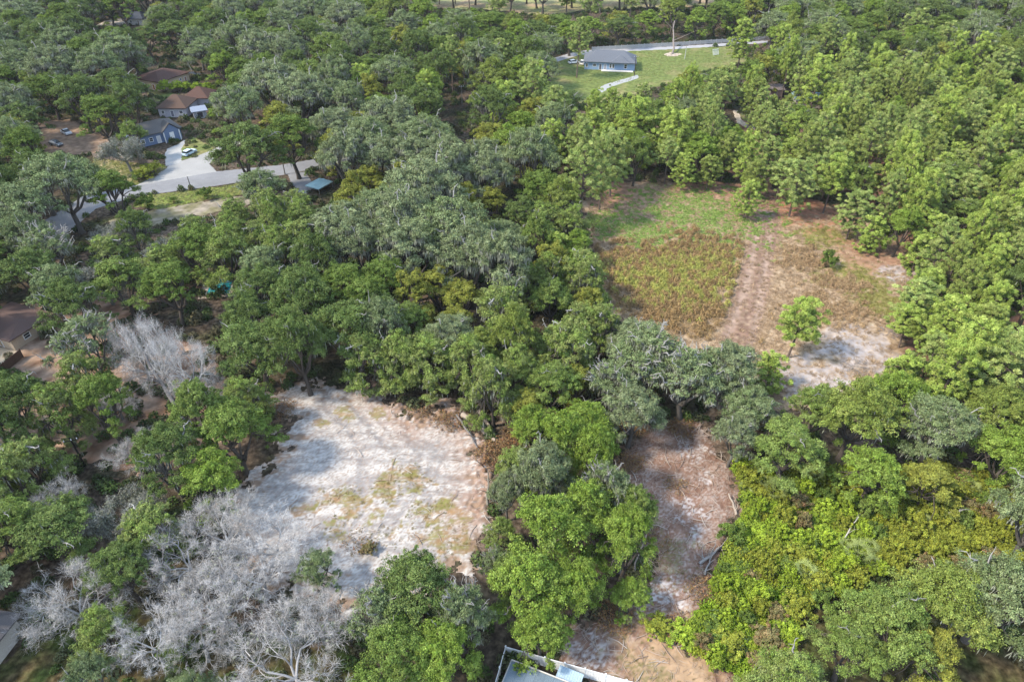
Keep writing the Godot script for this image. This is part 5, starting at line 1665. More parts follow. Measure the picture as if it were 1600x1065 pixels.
	t("broadleaf_tree", 4, 10.0, -130.0, 3.2, 7.5)
	t("live_oak", 1, -112.1, -387.4, 8.2, 19.9)
	t("pine_tree", 4, 62.5, -84.8, 3.2, 10.1)
	t("laurel_oak", 2, -190.7, -409.4, 8.3, 17.0)
	t("pine_tree", 2, 24.9, -208.5, 3.2, 14.2)
	t("laurel_oak", 1, 143.1, -370.3, 7.9, 16.6)
	t("bare_tree", 4, -209.6, -346.1, 5.9, 14.4)
	t("live_oak", 4, -302.6, -382.7, 8.2, 16.6)
	t("live_oak", 4, 80.3, -361.2, 7.7, 18.7)
	t("live_oak", 4, 282.2, -408.7, 6.9, 15.2)
	t("pine_tree", 2, 77.7, -226.6, 3.2, 16.4)
	t("laurel_oak", 0, 64.9, -37.5, 5.3, 13.2)
	t("laurel_oak", 1, 102.8, -409.9, 7.3, 17.5)
	t("pine_tree", 1, 58.6, -207.8, 2.9, 16.4)
	t("pine_tree", 0, 126.6, -174.6, 3.6, 21.0)
	t("laurel_oak", 4, 117.6, -409.6, 6.8, 15.1)
	t("live_oak", 0, -96.9, -322.0, 7.7, 17.5)
	t("broadleaf_tree", 0, 143.6, -324.6, 5.3, 16.2)
	t("live_oak", 2, -1.7, -108.8, 6.2, 19.4)
	t("laurel_oak", 0, -41.0, -254.6, 5.7, 13.4)
	t("pine_tree", 5, 90.8, -161.8, 3.3, 10.6)
	t("broadleaf_tree", 1, -14.8, -267.4, 5.0, 15.1)
	t("broadleaf_tree", 0, -104.3, -255.6, 5.3, 13.5)
	t("laurel_oak", 2, -273.8, -407.5, 6.0, 17.6)
	t("pine_tree", 1, 116.1, -226.2, 4.0, 15.7)
	t("pine_tree", 1, 133.1, -224.7, 2.8, 11.9)
	t("broadleaf_tree", 0, 167.2, -216.8, 5.6, 14.4)
	t("pine_tree", 0, 76.8, -181.3, 3.7, 10.0)
	t("laurel_oak", 1, 6.5, -150.0, 6.1, 13.5)
	t("broadleaf_tree", 4, -68.1, -197.9, 5.9, 14.0)
	t("broadleaf_tree", 1, 152.8, -321.6, 5.3, 12.2)
	t("bare_tree", 4, -88.0, -134.9, 4.6, 10.6)
	t("live_oak", 3, 128.2, -130.6, 5.4, 12.2)
	t("bare_tree", 4, -160.2, -252.8, 4.8, 13.7)
	t("pine_tree", 5, 123.3, -211.4, 2.8, 20.8)
	t("pine_tree", 3, 180.7, -352.2, 5.6, 17.9)
	t("pine_tree", 5, 100.4, -158.6, 3.1, 20.4)
	t("laurel_oak", 0, -167.1, -192.6, 6.1, 14.2)
	t("laurel_oak", 3, 64.7, -45.2, 4.8, 13.5)
	t("laurel_oak", 1, -6.5, -322.0, 6.5, 13.3)
	t("broadleaf_tree", 4, -37.4, -153.0, 3.9, 12.7)
	t("broadleaf_tree", 0, 115.3, -355.2, 6.4, 14.5)
	t("live_oak", 0, -6.0, -153.0, 5.8, 16.7)
	t("laurel_oak", 1, -66.6, -378.1, 6.5, 15.0)
	t("pine_tree", 1, 97.9, -237.1, 3.9, 16.4)
	t("laurel_oak", 0, -0.8, -220.8, 5.9, 13.2)
	t("laurel_oak", 2, 200.7, -362.0, 5.9, 18.1)
	t("broadleaf_tree", 4, -139.8, -340.2, 5.9, 12.0)
	t("broadleaf_tree", 4, 166.9, -353.6, 5.2, 15.2)
	t("laurel_oak", 1, 92.8, -334.7, 6.7, 14.4)
	t("pine_tree", 0, 31.4, -215.0, 2.9, 13.2)
	t("pine_tree", 3, 115.0, -168.4, 4.1, 11.4)
	t("live_oak", 3, -46.1, -308.6, 7.2, 16.3)
	t("bare_tree", 4, -137.8, -396.5, 5.1, 12.3)
	t("pine_tree", 2, 71.9, -100.6, 3.1, 9.0)
	t("laurel_oak", 4, -56.8, -348.0, 6.2, 15.2)
	t("pine_tree", 3, 78.9, -196.3, 3.2, 14.4)
	t("pine_tree", 3, -4.5, -255.7, 5.0, 17.8)
	t("broadleaf_tree", 3, 12.3, -99.4, 3.8, 10.0)
	t("broadleaf_tree", 1, -43.3, -353.8, 5.7, 13.6)
	t("laurel_oak", 1, 148.7, -302.6, 6.1, 17.6)
	t("pine_tree", 2, 33.3, -198.3, 3.1, 14.9)
	t("laurel_oak", 3, 84.3, -155.6, 3.8, 13.0)
	t("laurel_oak", 0, 204.7, -233.3, 6.3, 15.6)
	t("laurel_oak", 2, -183.8, -264.3, 5.5, 15.0)
	t("broadleaf_tree", 4, 2.8, -171.9, 5.9, 14.4)
	t("laurel_oak", 3, 41.8, -204.5, 4.2, 12.3)
	t("live_oak", 4, -6.3, -198.7, 6.8, 17.6)
	t("broadleaf_tree", 0, -40.4, -62.5, 4.0, 11.1)
	t("laurel_oak", 2, -146.8, -277.1, 5.6, 16.8)
	t("bare_tree", 4, -258.0, -363.7, 4.9, 12.2)
	t("broadleaf_tree", 1, 209.0, -355.2, 5.3, 12.7)
	t("broadleaf_tree", 4, 186.8, -208.4, 5.7, 15.9)
	t("pine_tree", 2, 95.9, -246.1, 2.8, 21.2)
	t("laurel_oak", 3, -156.3, -181.5, 5.3, 13.5)
	t("broadleaf_tree", 4, -152.8, -163.1, 5.1, 12.3)
	t("pine_tree", 0, 43.0, -188.9, 4.0, 15.9)
	t("laurel_oak", 3, 85.7, -195.0, 4.3, 12.9)
	t("pine_tree", 5, 57.3, -175.5, 3.7, 14.1)
	t("laurel_oak", 3, 6.6, -80.7, 4.4, 11.7)
	t("pine_tree", 5, 119.8, -215.3, 3.2, 20.3)
	t("broadleaf_tree", 4, 150.7, -272.3, 4.7, 14.1)
	t("live_oak", 1, 212.9, -241.3, 6.1, 18.8)
	t("pine_tree", 3, 122.2, -205.9, 2.9, 10.4)
	t("broadleaf_tree", 1, 266.8, -351.9, 5.5, 14.3)
	t("broadleaf_tree", 0, 179.4, -196.7, 5.3, 15.0)
	t("live_oak", 1, -260.0, -337.6, 9.7, 16.5)
	t("pine_tree", 3, 95.9, -201.2, 4.0, 15.5)
	t("broadleaf_tree", 3, -69.7, -133.9, 3.6, 9.8)
	t("pine_tree", 5, 73.7, -194.4, 3.1, 13.2)
	t("broadleaf_tree", 4, -18.8, -166.5, 4.1, 12.4)
	t("broadleaf_tree", 0, -127.0, -140.3, 4.5, 14.5)
	t("laurel_oak", 0, -74.2, -69.4, 4.7, 14.7)
	t("laurel_oak", 0, -169.1, -203.0, 6.4, 16.2)
	t("pine_tree", 0, 291.1, -384.7, 5.4, 18.8)
	t("live_oak", 4, 191.6, -241.2, 6.2, 17.9)
	t("pine_tree", 5, 108.1, -252.3, 2.9, 10.0)
	t("broadleaf_tree", 3, -53.6, -138.3, 4.6, 14.2)
	t("live_oak", 3, -55.2, -215.8, 6.5, 15.2)
	t("broadleaf_tree", 3, -68.9, -84.1, 3.7, 11.1)
	t("pine_tree", 5, 37.7, -182.9, 3.0, 10.6)
	t("pine_tree", 0, 112.5, -256.2, 4.1, 11.4)
	t("pine_tree", 6, 75.2, -207.6, 3.0, 15.5)
	t("broadleaf_tree", 2, -47.5, -137.3, 4.6, 11.4)
	t("laurel_oak", 0, 115.2, -123.7, 4.6, 13.5)
	t("live_oak", 3, 83.3, -373.8, 8.2, 15.3)
	t("laurel_oak", 0, -120.1, -125.5, 4.8, 13.5)
	t("broadleaf_tree", 0, 2.4, -302.8, 5.9, 14.3)
	t("broadleaf_tree", 1, 121.5, -160.7, 3.9, 12.7)
	t("pine_tree", 3, 36.7, -344.6, 5.5, 21.0)
	t("live_oak", 1, -269.8, -397.6, 7.5, 14.5)
	t("laurel_oak", 3, -113.0, -113.8, 4.9, 12.9)
	t("pine_tree", 5, 160.4, -219.7, 3.7, 13.1)
	t("broadleaf_tree", 2, -13.4, -88.4, 4.9, 11.1)
	t("broadleaf_tree", 1, 154.7, -283.6, 5.6, 12.8)
	t("pine_tree", 2, 117.7, -184.4, 4.1, 20.0)
	t("laurel_oak", 0, 78.6, -70.5, 4.3, 14.1)
	t("live_oak", 3, 118.3, -132.5, 5.6, 11.3)
	t("broadleaf_tree", 1, -4.6, -407.2, 6.7, 12.5)
	t("laurel_oak", 1, -293.1, -353.5, 6.5, 16.9)
	t("broadleaf_tree", 1, -17.1, -330.2, 5.1, 12.8)
	t("broadleaf_tree", 0, 171.8, -263.6, 5.6, 11.8)
	t("laurel_oak", 2, -33.7, -274.0, 5.4, 16.5)
	t("broadleaf_tree", 0, -156.8, -287.5, 4.4, 14.6)
	t("laurel_oak", 4, 11.4, -142.7, 4.6, 14.4)
	t("live_oak", 1, 164.4, -378.4, 7.1, 17.1)
	t("pine_tree", 2, 87.4, -102.4, 3.1, 13.0)
	t("laurel_oak", 3, -95.3, -79.3, 5.0, 11.8)
	t("laurel_oak", 2, -39.3, -107.0, 5.4, 13.3)
	t("laurel_oak", 1, 89.4, -410.4, 8.2, 12.6)
	t("pine_tree", 6, 136.1, -180.9, 3.8, 17.7)
	t("pine_tree", 0, 44.9, -169.1, 3.2, 10.3)
	t("laurel_oak", 0, 246.2, -386.9, 8.2, 16.1)
	t("laurel_oak", 0, 69.4, -234.6, 6.5, 13.0)
	t("laurel_oak", 2, -190.3, -368.6, 6.8, 16.8)
	t("broadleaf_tree", 0, 62.4, -190.5, 4.0, 10.0)
	t("pine_tree", 5, 34.5, -210.6, 3.4, 10.8)
	t("pine_tree", 5, 107.3, -222.6, 3.2, 16.2)
	t("pine_tree", 3, -6.4, -351.8, 5.3, 20.4)
	t("laurel_oak", 2, 176.3, -246.0, 5.3, 17.2)
	t("broadleaf_tree", 4, -81.4, -322.5, 6.5, 11.5)
	t("broadleaf_tree", 0, -42.0, -211.1, 4.6, 12.3)
	t("laurel_oak", 2, -56.1, -393.2, 6.3, 16.8)
	t("broadleaf_tree", 4, -43.8, -291.6, 5.5, 14.7)
	t("laurel_oak", 2, -129.2, -153.5, 5.3, 16.8)
	t("laurel_oak", 4, -8.5, -216.5, 5.6, 12.6)
	t("broadleaf_tree", 4, -45.2, -198.5, 4.5, 11.4)
	t("pine_tree", 5, 86.4, -215.7, 2.8, 11.1)
	t("pine_tree", 5, 79.4, -210.4, 3.1, 12.6)
	t("broadleaf_tree", 0, 14.3, -128.5, 3.0, 9.6)
	t("broadleaf_tree", 0, 140.2, -401.4, 6.2, 13.0)
	t("pine_tree", 5, 88.9, -108.2, 2.8, 11.6)
	t("broadleaf_tree", 0, 100.7, -94.6, 4.7, 10.4)
	t("pine_tree", 0, 91.8, -149.7, 3.1, 20.2)
	t("bare_tree", 4, -208.7, -368.6, 6.1, 14.2)
	t("broadleaf_tree", 4, -9.0, -106.4, 4.3, 10.8)
	t("pine_tree", 0, -2.2, -208.7, 4.9, 17.1)
	t("laurel_oak", 1, -121.7, -164.9, 5.4, 18.5)
	t("broadleaf_tree", 1, 11.3, -64.8, 3.3, 14.6)
	t("pine_tree", 5, 17.5, -177.0, 3.7, 18.1)
	t("laurel_oak", 4, -5.7, -91.2, 4.4, 10.2)
	t("live_oak", 2, -35.4, -127.5, 7.2, 15.9)
	t("pine_tree", 6, 99.5, -117.4, 2.9, 15.7)
	t("broadleaf_tree", 0, 121.3, -324.8, 6.2, 16.1)
	t("live_oak", 3, 218.5, -252.7, 6.1, 13.8)
	t("broadleaf_tree", 4, 8.1, -121.1, 4.0, 10.6)
	t("pine_tree", 0, 99.9, -213.2, 3.7, 15.0)
	t("live_oak", 3, -72.9, -57.7, 5.1, 12.4)
	t("pine_tree", 3, 170.1, -285.0, 4.9, 17.0)
	t("pine_tree", 0, 119.9, -176.7, 3.7, 10.1)
	t("broadleaf_tree", 3, -50.4, -144.9, 4.7, 10.5)
	t("broadleaf_tree", 3, 9.3, -89.0, 4.6, 13.5)
	t("pine_tree", 0, 61.4, -170.0, 3.5, 15.9)
	t("live_oak", 3, 68.4, -369.5, 8.2, 16.2)
	t("pine_tree", 0, -78.1, -409.9, 5.1, 21.2)
	t("broadleaf_tree", 4, -38.7, -148.1, 4.3, 10.7)
	t("broadleaf_tree", 0, 109.6, -372.3, 6.0, 11.7)
	t("pine_tree", 0, 61.3, -407.2, 5.5, 19.2)
	t("pine_tree", 0, 150.3, -204.8, 3.2, 15.7)
	t("pine_tree", 3, 135.4, -249.9, 3.5, 11.9)
	t("broadleaf_tree", 0, 189.2, -359.2, 6.5, 16.2)
	t("live_oak", 4, 15.3, -209.6, 7.0, 12.9)
	t("pine_tree", 0, 165.1, -253.7, 4.3, 20.3)
	t("live_oak", 3, -101.6, -111.1, 5.0, 14.0)
	t("pine_tree", 0, 140.6, -232.8, 3.2, 17.7)
	t("live_oak", 3, -225.3, -286.6, 5.5, 16.8)
	t("live_oak", 4, -73.0, -343.6, 6.1, 14.1)
	t("live_oak", 3, -34.1, -35.1, 2.5, 6.9)
	t("live_oak", 3, -115.3, -132.4, 4.9, 13.9)
	t("broadleaf_tree", 0, 13.7, -51.1, 3.4, 14.0)
	t("live_oak", 0, 18.1, -75.4, 4.6, 11.2)
	t("pine_tree", 3, 234.5, -280.5, 4.4, 17.2)
	t("broadleaf_tree", 4, -11.6, -146.1, 4.2, 12.6)
	t("broadleaf_tree", 1, 135.4, -389.0, 5.9, 13.5)
	t("pine_tree", 3, 144.4, -346.6, 4.9, 20.3)
	t("live_oak", 3, 211.8, -342.8, 7.4, 17.5)
	t("broadleaf_tree", 4, -221.3, -264.1, 5.2, 12.9)
	t("live_oak", 3, -217.0, -390.2, 6.7, 18.3)
	t("live_oak", 3, -177.3, -256.6, 5.3, 16.7)
	t("broadleaf_tree", 0, 260.0, -309.8, 6.3, 13.2)
	t("live_oak", 4, -131.1, -233.1, 5.5, 12.8)
	t("pine_tree", 2, 91.6, -113.5, 3.0, 13.9)
	t("broadleaf_tree", 5, 29.0, -88.4, 3.0, 5.4)
	t("broadleaf_tree", 4, -7.6, -133.1, 4.2, 10.7)
	t("live_oak", 3, -161.3, -409.5, 5.9, 13.5)
	t("pine_tree", 0, 96.3, -181.6, 3.1, 13.4)
	t("pine_tree", 6, 41.1, -197.7, 3.3, 12.2)
	t("live_oak", 3, 45.8, -386.6, 7.2, 17.9)
	t("broadleaf_tree", 0, -48.8, -298.8, 5.1, 11.6)
	t("pine_tree", 6, 99.6, -195.8, 4.0, 17.3)
	t("pine_tree", 5, 98.1, -250.4, 3.1, 19.1)
	t("broadleaf_tree", 0, -221.8, -366.6, 5.1, 13.7)
	t("pine_tree", 0, -27.4, -219.9, 4.3, 16.9)
	t("live_oak", 3, -44.5, -35.9, 2.5, 9.0)
	t("pine_tree", 0, 91.0, -285.2, 5.4, 18.2)
	t("broadleaf_tree", 4, 229.5, -273.9, 5.3, 12.5)
	t("broadleaf_tree", 0, 231.9, -345.3, 5.5, 15.2)
	t("bare_tree", 4, -178.4, -385.4, 5.4, 12.8)
	t("pine_tree", 1, 75.4, -162.1, 3.2, 12.8)
	t("broadleaf_tree", 0, -206.0, -326.1, 6.3, 11.9)
	t("live_oak", 4, 187.9, -400.1, 6.4, 13.9)
	t("live_oak", 4, -193.3, -332.1, 6.8, 15.8)
	t("broadleaf_tree", 4, -133.8, -377.2, 5.1, 14.5)
	t("broadleaf_tree", 2, -48.1, -121.9, 4.3, 12.9)
	t("pine_tree", 2, 67.9, -80.5, 3.3, 16.1)
	t("live_oak", 4, -96.4, -100.4, 5.0, 13.7)
	t("live_oak", 3, 52.4, -206.2, 3.9, 12.6)
	t("pine_tree", 3, -21.8, -383.4, 5.9, 20.6)
	t("broadleaf_tree", 1, 59.8, -183.9, 4.3, 11.5)
	t("bare_tree", 4, -160.8, -263.9, 5.5, 13.1)
	t("pine_tree", 1, 78.5, -89.5, 2.9, 11.5)
	t("live_oak", 2, -24.6, -162.7, 6.6, 16.9)
	t("live_oak", 0, -146.7, -262.2, 6.5, 14.1)
	t("live_oak", 1, -57.1, -225.5, 6.1, 19.5)
	t("broadleaf_tree", 0, 13.6, -122.3, 3.6, 8.5)
	t("broadleaf_tree", 4, -283.9, -347.6, 5.5, 12.3)
	t("pine_tree", 0, 144.0, -226.6, 3.0, 17.1)
	t("live_oak", 4, 15.9, -384.5, 8.2, 18.5)
	t("broadleaf_tree", 2, 29.3, -35.8, 3.9, 8.9)
	t("live_oak", 3, -22.3, -94.4, 4.1, 14.8)
	t("live_oak", 3, -209.0, -288.0, 5.4, 14.2)
	t("pine_tree", 3, -52.0, -358.7, 4.9, 21.2)
	t("broadleaf_tree", 1, 33.9, -321.6, 6.4, 11.3)
	t("pine_tree", 5, 131.8, -241.2, 3.1, 14.0)
	t("broadleaf_tree", 0, 3.1, -72.3, 3.3, 10.4)
	t("broadleaf_tree", 0, -116.1, -321.3, 6.1, 14.0)
	t("live_oak", 4, -78.5, -100.8, 5.4, 13.9)
	t("pine_tree", 0, 186.6, -227.5, 4.6, 17.7)
	t("pine_tree", 0, 86.9, -384.6, 5.8, 19.7)
	t("live_oak", 3, -100.1, -125.6, 4.9, 14.9)
	t("pine_tree", 5, 51.7, -169.2, 3.1, 10.0)
	t("broadleaf_tree", 5, 38.3, -80.7, 2.5, 7.1)
	t("pine_tree", 3, 98.6, -377.8, 5.1, 19.4)
	t("broadleaf_tree", 0, -64.4, -219.4, 4.7, 12.1)
	t("pine_tree", 2, 56.3, -219.1, 2.9, 18.4)
	t("live_oak", 4, -47.1, -64.8, 5.0, 13.3)
	t("bare_tree", 4, -192.7, -263.0, 5.2, 12.3)
	t("pine_tree", 3, 96.2, -144.7, 3.1, 15.2)
	t("live_oak", 3, -274.6, -350.3, 6.0, 12.9)
	t("bare_tree", 4, -68.3, -240.0, 5.5, 14.7)
	t("live_oak", 4, -81.3, -132.0, 4.3, 12.2)
	t("broadleaf_tree", 2, -41.4, -79.5, 3.8, 10.0)
	t("pine_tree", 5, 49.8, -187.4, 3.7, 16.4)
	t("pine_tree", 1, 31.4, -205.1, 3.4, 11.8)
	t("live_oak", 4, -206.9, -233.6, 6.4, 13.1)
	t("broadleaf_tree", 0, 322.8, -397.5, 6.1, 16.0)
	t("live_oak", 3, -24.1, -50.4, 2.8, 6.3)
	t("broadleaf_tree", 1, -57.0, -320.0, 5.3, 13.3)
	t("broadleaf_tree", 1, 119.6, -375.1, 6.0, 12.8)
	t("broadleaf_tree", 0, 159.9, -330.9, 5.1, 16.1)
	t("broadleaf_tree", 1, 2.5, -239.2, 5.3, 16.1)
	t("pine_tree", 1, 56.0, -214.0, 2.9, 13.8)
	t("pine_tree", 6, 106.1, -147.8, 3.8, 14.8)
	t("broadleaf_tree", 3, -24.3, -88.8, 4.1, 10.8)
	t("broadleaf_tree", 4, -160.7, -334.9, 6.0, 11.5)
	t("broadleaf_tree", 3, -67.1, -61.3, 3.4, 12.2)
	t("broadleaf_tree", 2, 7.4, -114.9, 3.5, 11.6)
	t("broadleaf_tree", 0, -88.1, -211.6, 5.0, 12.4)
	t("shrub", 1, 35.8, -64.5, 1.5, 2.5)
	t("shrub", 1, 57.0, -64.2, 1.6, 3.0)
	t("shrub", 0, 43.6, -61.8, 2.2, 2.8)
	t("shrub", 0, 46.9, -57.7, 1.7, 3.1)
	t("shrub", 4, 29.4, -52.9, 1.2, 2.1)
	t("shrub", 2, 49.1, -62.0, 1.5, 3.1)
	t("shrub", 2, 48.2, -67.7, 1.5, 2.0)
	t("shrub", 1, 34.9, -47.1, 2.4, 2.5)
	t("shrub", 0, 54.7, -67.8, 1.5, 2.1)
	t("shrub", 1, 34.9, -68.0, 2.2, 3.0)
	t("shrub", 1, 50.2, -65.4, 2.1, 2.9)
	t("shrub", 0, 20.4, -43.7, 2.2, 1.7)
	t("shrub", 0, 38.2, -67.0, 1.4, 2.5)
	t("shrub", 1, 55.4, -59.4, 2.2, 3.2)
	t("shrub", 1, 32.1, -54.1, 1.5, 2.4)
	t("shrub", 1, 46.4, -65.3, 1.5, 1.7)
	t("shrub", 0, 32.5, -44.1, 2.1, 2.0)
	t("shrub", 1, 38.7, -50.6, 2.1, 2.8)
	t("shrub", 0, 53.1, -64.5, 1.5, 3.1)
	t("shrub", 1, 67.6, -67.0, 1.4, 2.4)
	t("shrub", 1, 55.6, -52.7, 1.4, 2.1)
	t("shrub", 1, 60.2, -53.2, 1.5, 2.7)
	t("shrub", 0, 41.5, -60.4, 1.4, 2.1)
	t("shrub", 0, 28.2, -50.4, 1.4, 2.5)
	t("shrub", 1, 69.1, -61.8, 2.2, 2.7)
	t("shrub", 1, 51.7, -55.8, 2.2, 2.9)
	t("shrub", 1, 48.3, -54.3, 1.7, 2.3)
	t("shrub", 0, 44.2, -57.2, 1.7, 2.2)
	t("shrub", 1, 64.3, -59.8, 1.6, 2.1)
	t("shrub", 1, 34.9, -55.4, 1.6, 2.0)
	t("shrub", 1, 55.5, -55.6, 2.1, 2.8)
	t("shrub", 1, 53.0, -61.1, 1.8, 2.6)
	t("shrub", 0, 38.1, -56.9, 1.8, 2.6)
	t("shrub", 0, 36.0, -58.1, 1.6, 3.2)
	t("shrub", 1, 65.8, -57.1, 1.3, 2.9)
	t("shrub", 1, 59.6, -57.9, 2.4, 2.3)
	t("shrub", 1, 25.5, -42.4, 2.6, 1.8)
	t("shrub", 2, 55.0, -65.1, 1.2, 3.1)
	t("shrub", 0, 42.1, -66.0, 1.9, 3.2)
	t("shrub", 1, 62.3, -56.3, 1.8, 2.3)
	t("shrub", 0, 41.5, -57.6, 2.2, 2.7)
	t("shrub", 0, 47.1, -52.4, 1.3, 2.8)
	t("shrub", 3, 73.1, -66.2, 2.3, 2.4)
	t("shrub", 2, 61.7, -60.3, 1.9, 3.0)
	t("shrub", 1, 65.2, -65.1, 1.4, 2.3)
	t("shrub", 1, 63.6, -67.4, 1.3, 2.3)
	t("shrub", 0, 41.4, -52.6, 1.3, 2.8)
	t("shrub", 1, 37.6, -54.2, 2.2, 2.5)
	t("shrub", 4, 66.9, -63.2, 1.6, 2.9)
	t("shrub", 1, 41.7, -69.1, 1.6, 2.3)
	t("shrub", 1, 58.3, -67.7, 1.9, 3.1)
	t("shrub", 4, 55.1, -62.0, 1.2, 1.8)
	t("shrub", 1, 37.8, -60.4, 2.0, 2.9)
	t("shrub", 0, 39.8, -55.1, 1.4, 1.9)
	t("shrub", 1, 26.5, -48.0, 1.6, 2.3)
	t("shrub", 1, 58.4, -61.4, 1.7, 2.2)
	t("shrub", 1, 68.7, -57.5, 2.0, 2.7)
	t("shrub", 4, 44.5, -64.0, 1.3, 3.2)
	t("shrub", 1, 38.3, -63.8, 1.3, 2.5)
	t("shrub", 3, 30.1, -42.8, 2.2, 2.1)
	t("shrub", 0, 28.3, -46.9, 1.3, 2.3)
	t("shrub", 0, 25.7, -45.4, 1.5, 2.8)
	t("shrub", 0, 30.8, -49.0, 2.0, 3.0)
	t("shrub", 3, 64.4, -62.6, 1.8, 1.8)
	t("shrub", 0, 38.2, -69.3, 1.3, 2.7)
	t("shrub", 1, 64.8, -55.1, 1.3, 1.9)
	t("shrub", 1, 17.4, -44.9, 1.9, 1.6)
	t("shrub", 1, 51.7, -58.4, 1.4, 1.9)
	t("shrub", 0, 43.6, -53.8, 2.0, 2.8)
	t("shrub", 4, 51.1, -63.1, 1.8, 2.9)
	t("shrub", 3, 58.3, -53.4, 1.5, 2.0)
	t("shrub", 0, 46.6, -61.2, 1.5, 1.9)
	t("shrub", 1, 44.8, -68.7, 1.8, 2.2)
	t("shrub", 2, 59.2, -63.4, 1.3, 2.7)
	t("shrub", 0, 50.8, -67.9, 1.9, 2.7)
	t("shrub", 0, 35.1, -51.2, 1.3, 2.8)
	t("shrub", 4, 49.1, -57.9, 1.5, 2.8)
	t("shrub", 3, 62.6, -53.8, 1.7, 2.8)
	t("shrub", 1, 63.0, -64.8, 1.4, 2.8)
	t("shrub", 0, 47.9, -59.5, 1.3, 2.3)
	t("shrub", 1, 49.8, -52.3, 1.4, 2.2)
	t("shrub", 4, 38.4, -47.9, 2.0, 2.6)
	t("shrub", 1, 59.9, -65.7, 1.9, 1.8)
	t("shrub", 4, 69.9, -59.8, 1.2, 3.4)
	t("shrub", 1, 69.0, -65.4, 1.8, 2.5)
	t("shrub", 0, 23.3, -40.9, 1.6, 2.9)
	t("shrub", 0, 33.6, -58.6, 2.2, 1.7)
	t("shrub", 0, 33.7, -64.1, 1.3, 2.2)
	t("shrub", 0, 46.4, -55.6, 1.6, 2.3)
	t("shrub", 4, 28.2, -45.4, 1.1, 2.7)
	t("shrub", 0, 41.0, -50.1, 1.7, 2.7)
	t("shrub", 4, 23.5, -44.5, 1.9, 1.8)
	t("shrub", 3, 40.6, -63.2, 1.6, 2.8)
	t("shrub", 1, 45.2, -59.0, 1.5, 3.1)
	t("shrub", 0, 31.6, -56.0, 1.3, 2.2)
	t("shrub", 3, 53.2, -52.8, 1.5, 3.3)
	t("shrub", 0, 33.2, -61.2, 1.3, 2.6)
	t("shrub", 0, 31.6, -40.4, 1.6, 3.2)
	t("shrub", 0, 26.2, -50.1, 1.4, 3.2)
	t("shrub", 1, 61.8, -62.9, 1.5, 1.8)
	t("shrub", 1, 43.9, -51.3, 1.7, 2.4)
	t("shrub", 1, 32.7, -52.2, 1.5, 3.2)
	t("shrub", 3, 65.7, -67.4, 1.6, 2.8)
	t("shrub", 2, 35.7, -53.0, 1.4, 1.9)
	t("shrub", 1, 59.2, -55.2, 1.5, 2.7)
	t("shrub", 3, 65.9, -61.1, 1.5, 3.3)
	t("shrub", 4, 39.4, -65.0, 1.3, 1.9)
	t("shrub", 1, 30.3, -47.0, 1.3, 2.7)
	t("shrub", 1, 65.9, -53.4, 1.8, 3.1)
	t("shrub", 0, 36.6, -62.2, 1.3, 2.5)
	t("shrub", 1, 71.4, -62.7, 1.4, 1.8)
	t("shrub", 3, 28.1, -40.4, 1.5, 1.8)
	t("shrub", 1, 61.5, -67.7, 1.8, 2.0)
	t("shrub", 1, 66.4, -58.9, 1.4, 2.8)
	t("shrub", 0, 34.5, -62.3, 1.3, 3.4)
	t("shrub", 4, 70.7, -66.9, 1.5, 3.0)
	t("shrub", 3, 30.6, -51.6, 1.4, 1.8)
	t("shrub", 1, 66.9, -55.3, 1.4, 2.1)
	t("shrub", 0, 47.7, -63.6, 1.7, 2.9)
	t("shrub", 0, 34.1, -70.1, 1.4, 1.8)
	t("shrub", 3, 32.1, -46.5, 1.7, 2.0)
	t("shrub", 4, 27.4, -52.6, 1.1, 2.1)
	t("shrub", 3, 39.7, -59.4, 1.3, 3.3)
	t("shrub", 2, 29.7, -55.1, 1.5, 1.8)
	t("shrub", 3, 22.4, -42.4, 1.3, 2.7)
	t("shrub", 1, 33.9, -66.0, 1.5, 2.3)
	set_trees()

# ---------- what nobody could count: undergrowth, grass, weeds, litter ----------
func scatter(called: String, m: Mesh, places: Array, cols: PackedColorArray) -> void:
	var mm := MultiMesh.new()
	mm.transform_format = MultiMesh.TRANSFORM_3D
	mm.use_colors = true
	mm.mesh = m
	mm.instance_count = places.size()
	for i in places.size():
		mm.set_instance_transform(i, places[i])
		mm.set_instance_color(i, cols[i])
	var o := MultiMeshInstance3D.new()
	o.multimesh = mm
	o.name = numbered(called)
	add_child(o)
	tag(o, "", "", "", "stuff")

func tuft_mesh(s: int, n: int, R: float, H: float, size: float, upright: float, mat: Material) -> ArrayMesh:
	var r := RandomNumberGenerator.new()
	r.seed = s
	var b := Bag.new()
	for k in n:
		var d := ball(r)
		if d.y < 0.0: d.y = -d.y
		var p := Vector3(d.x * R, (0.15 + 0.85 * d.y) * H * r.randf_range(0.5, 1.0), d.z * R) * Vector3(r.randf_range(0.5, 1), 1, r.randf_range(0.5, 1))
		var up := Vector3(d.x * 0.4, 1, d.z * 0.4).lerp(ball(r), 1.0 - upright).normalized()
		var nn := (d * 0.5 + ball(r) * 0.7 + Vector3(0, 0.35 * (1.0 - upright), 0)).normalized()
		var sz := size * r.randf_range(0.7, 1.4)
		b.leaf(p, nn, up, sz, sz * (0.6 if upright < 0.5 else 0.22), Color.WHITE * r.randf_range(0.7, 1.25))
	return b.mesh(mat)

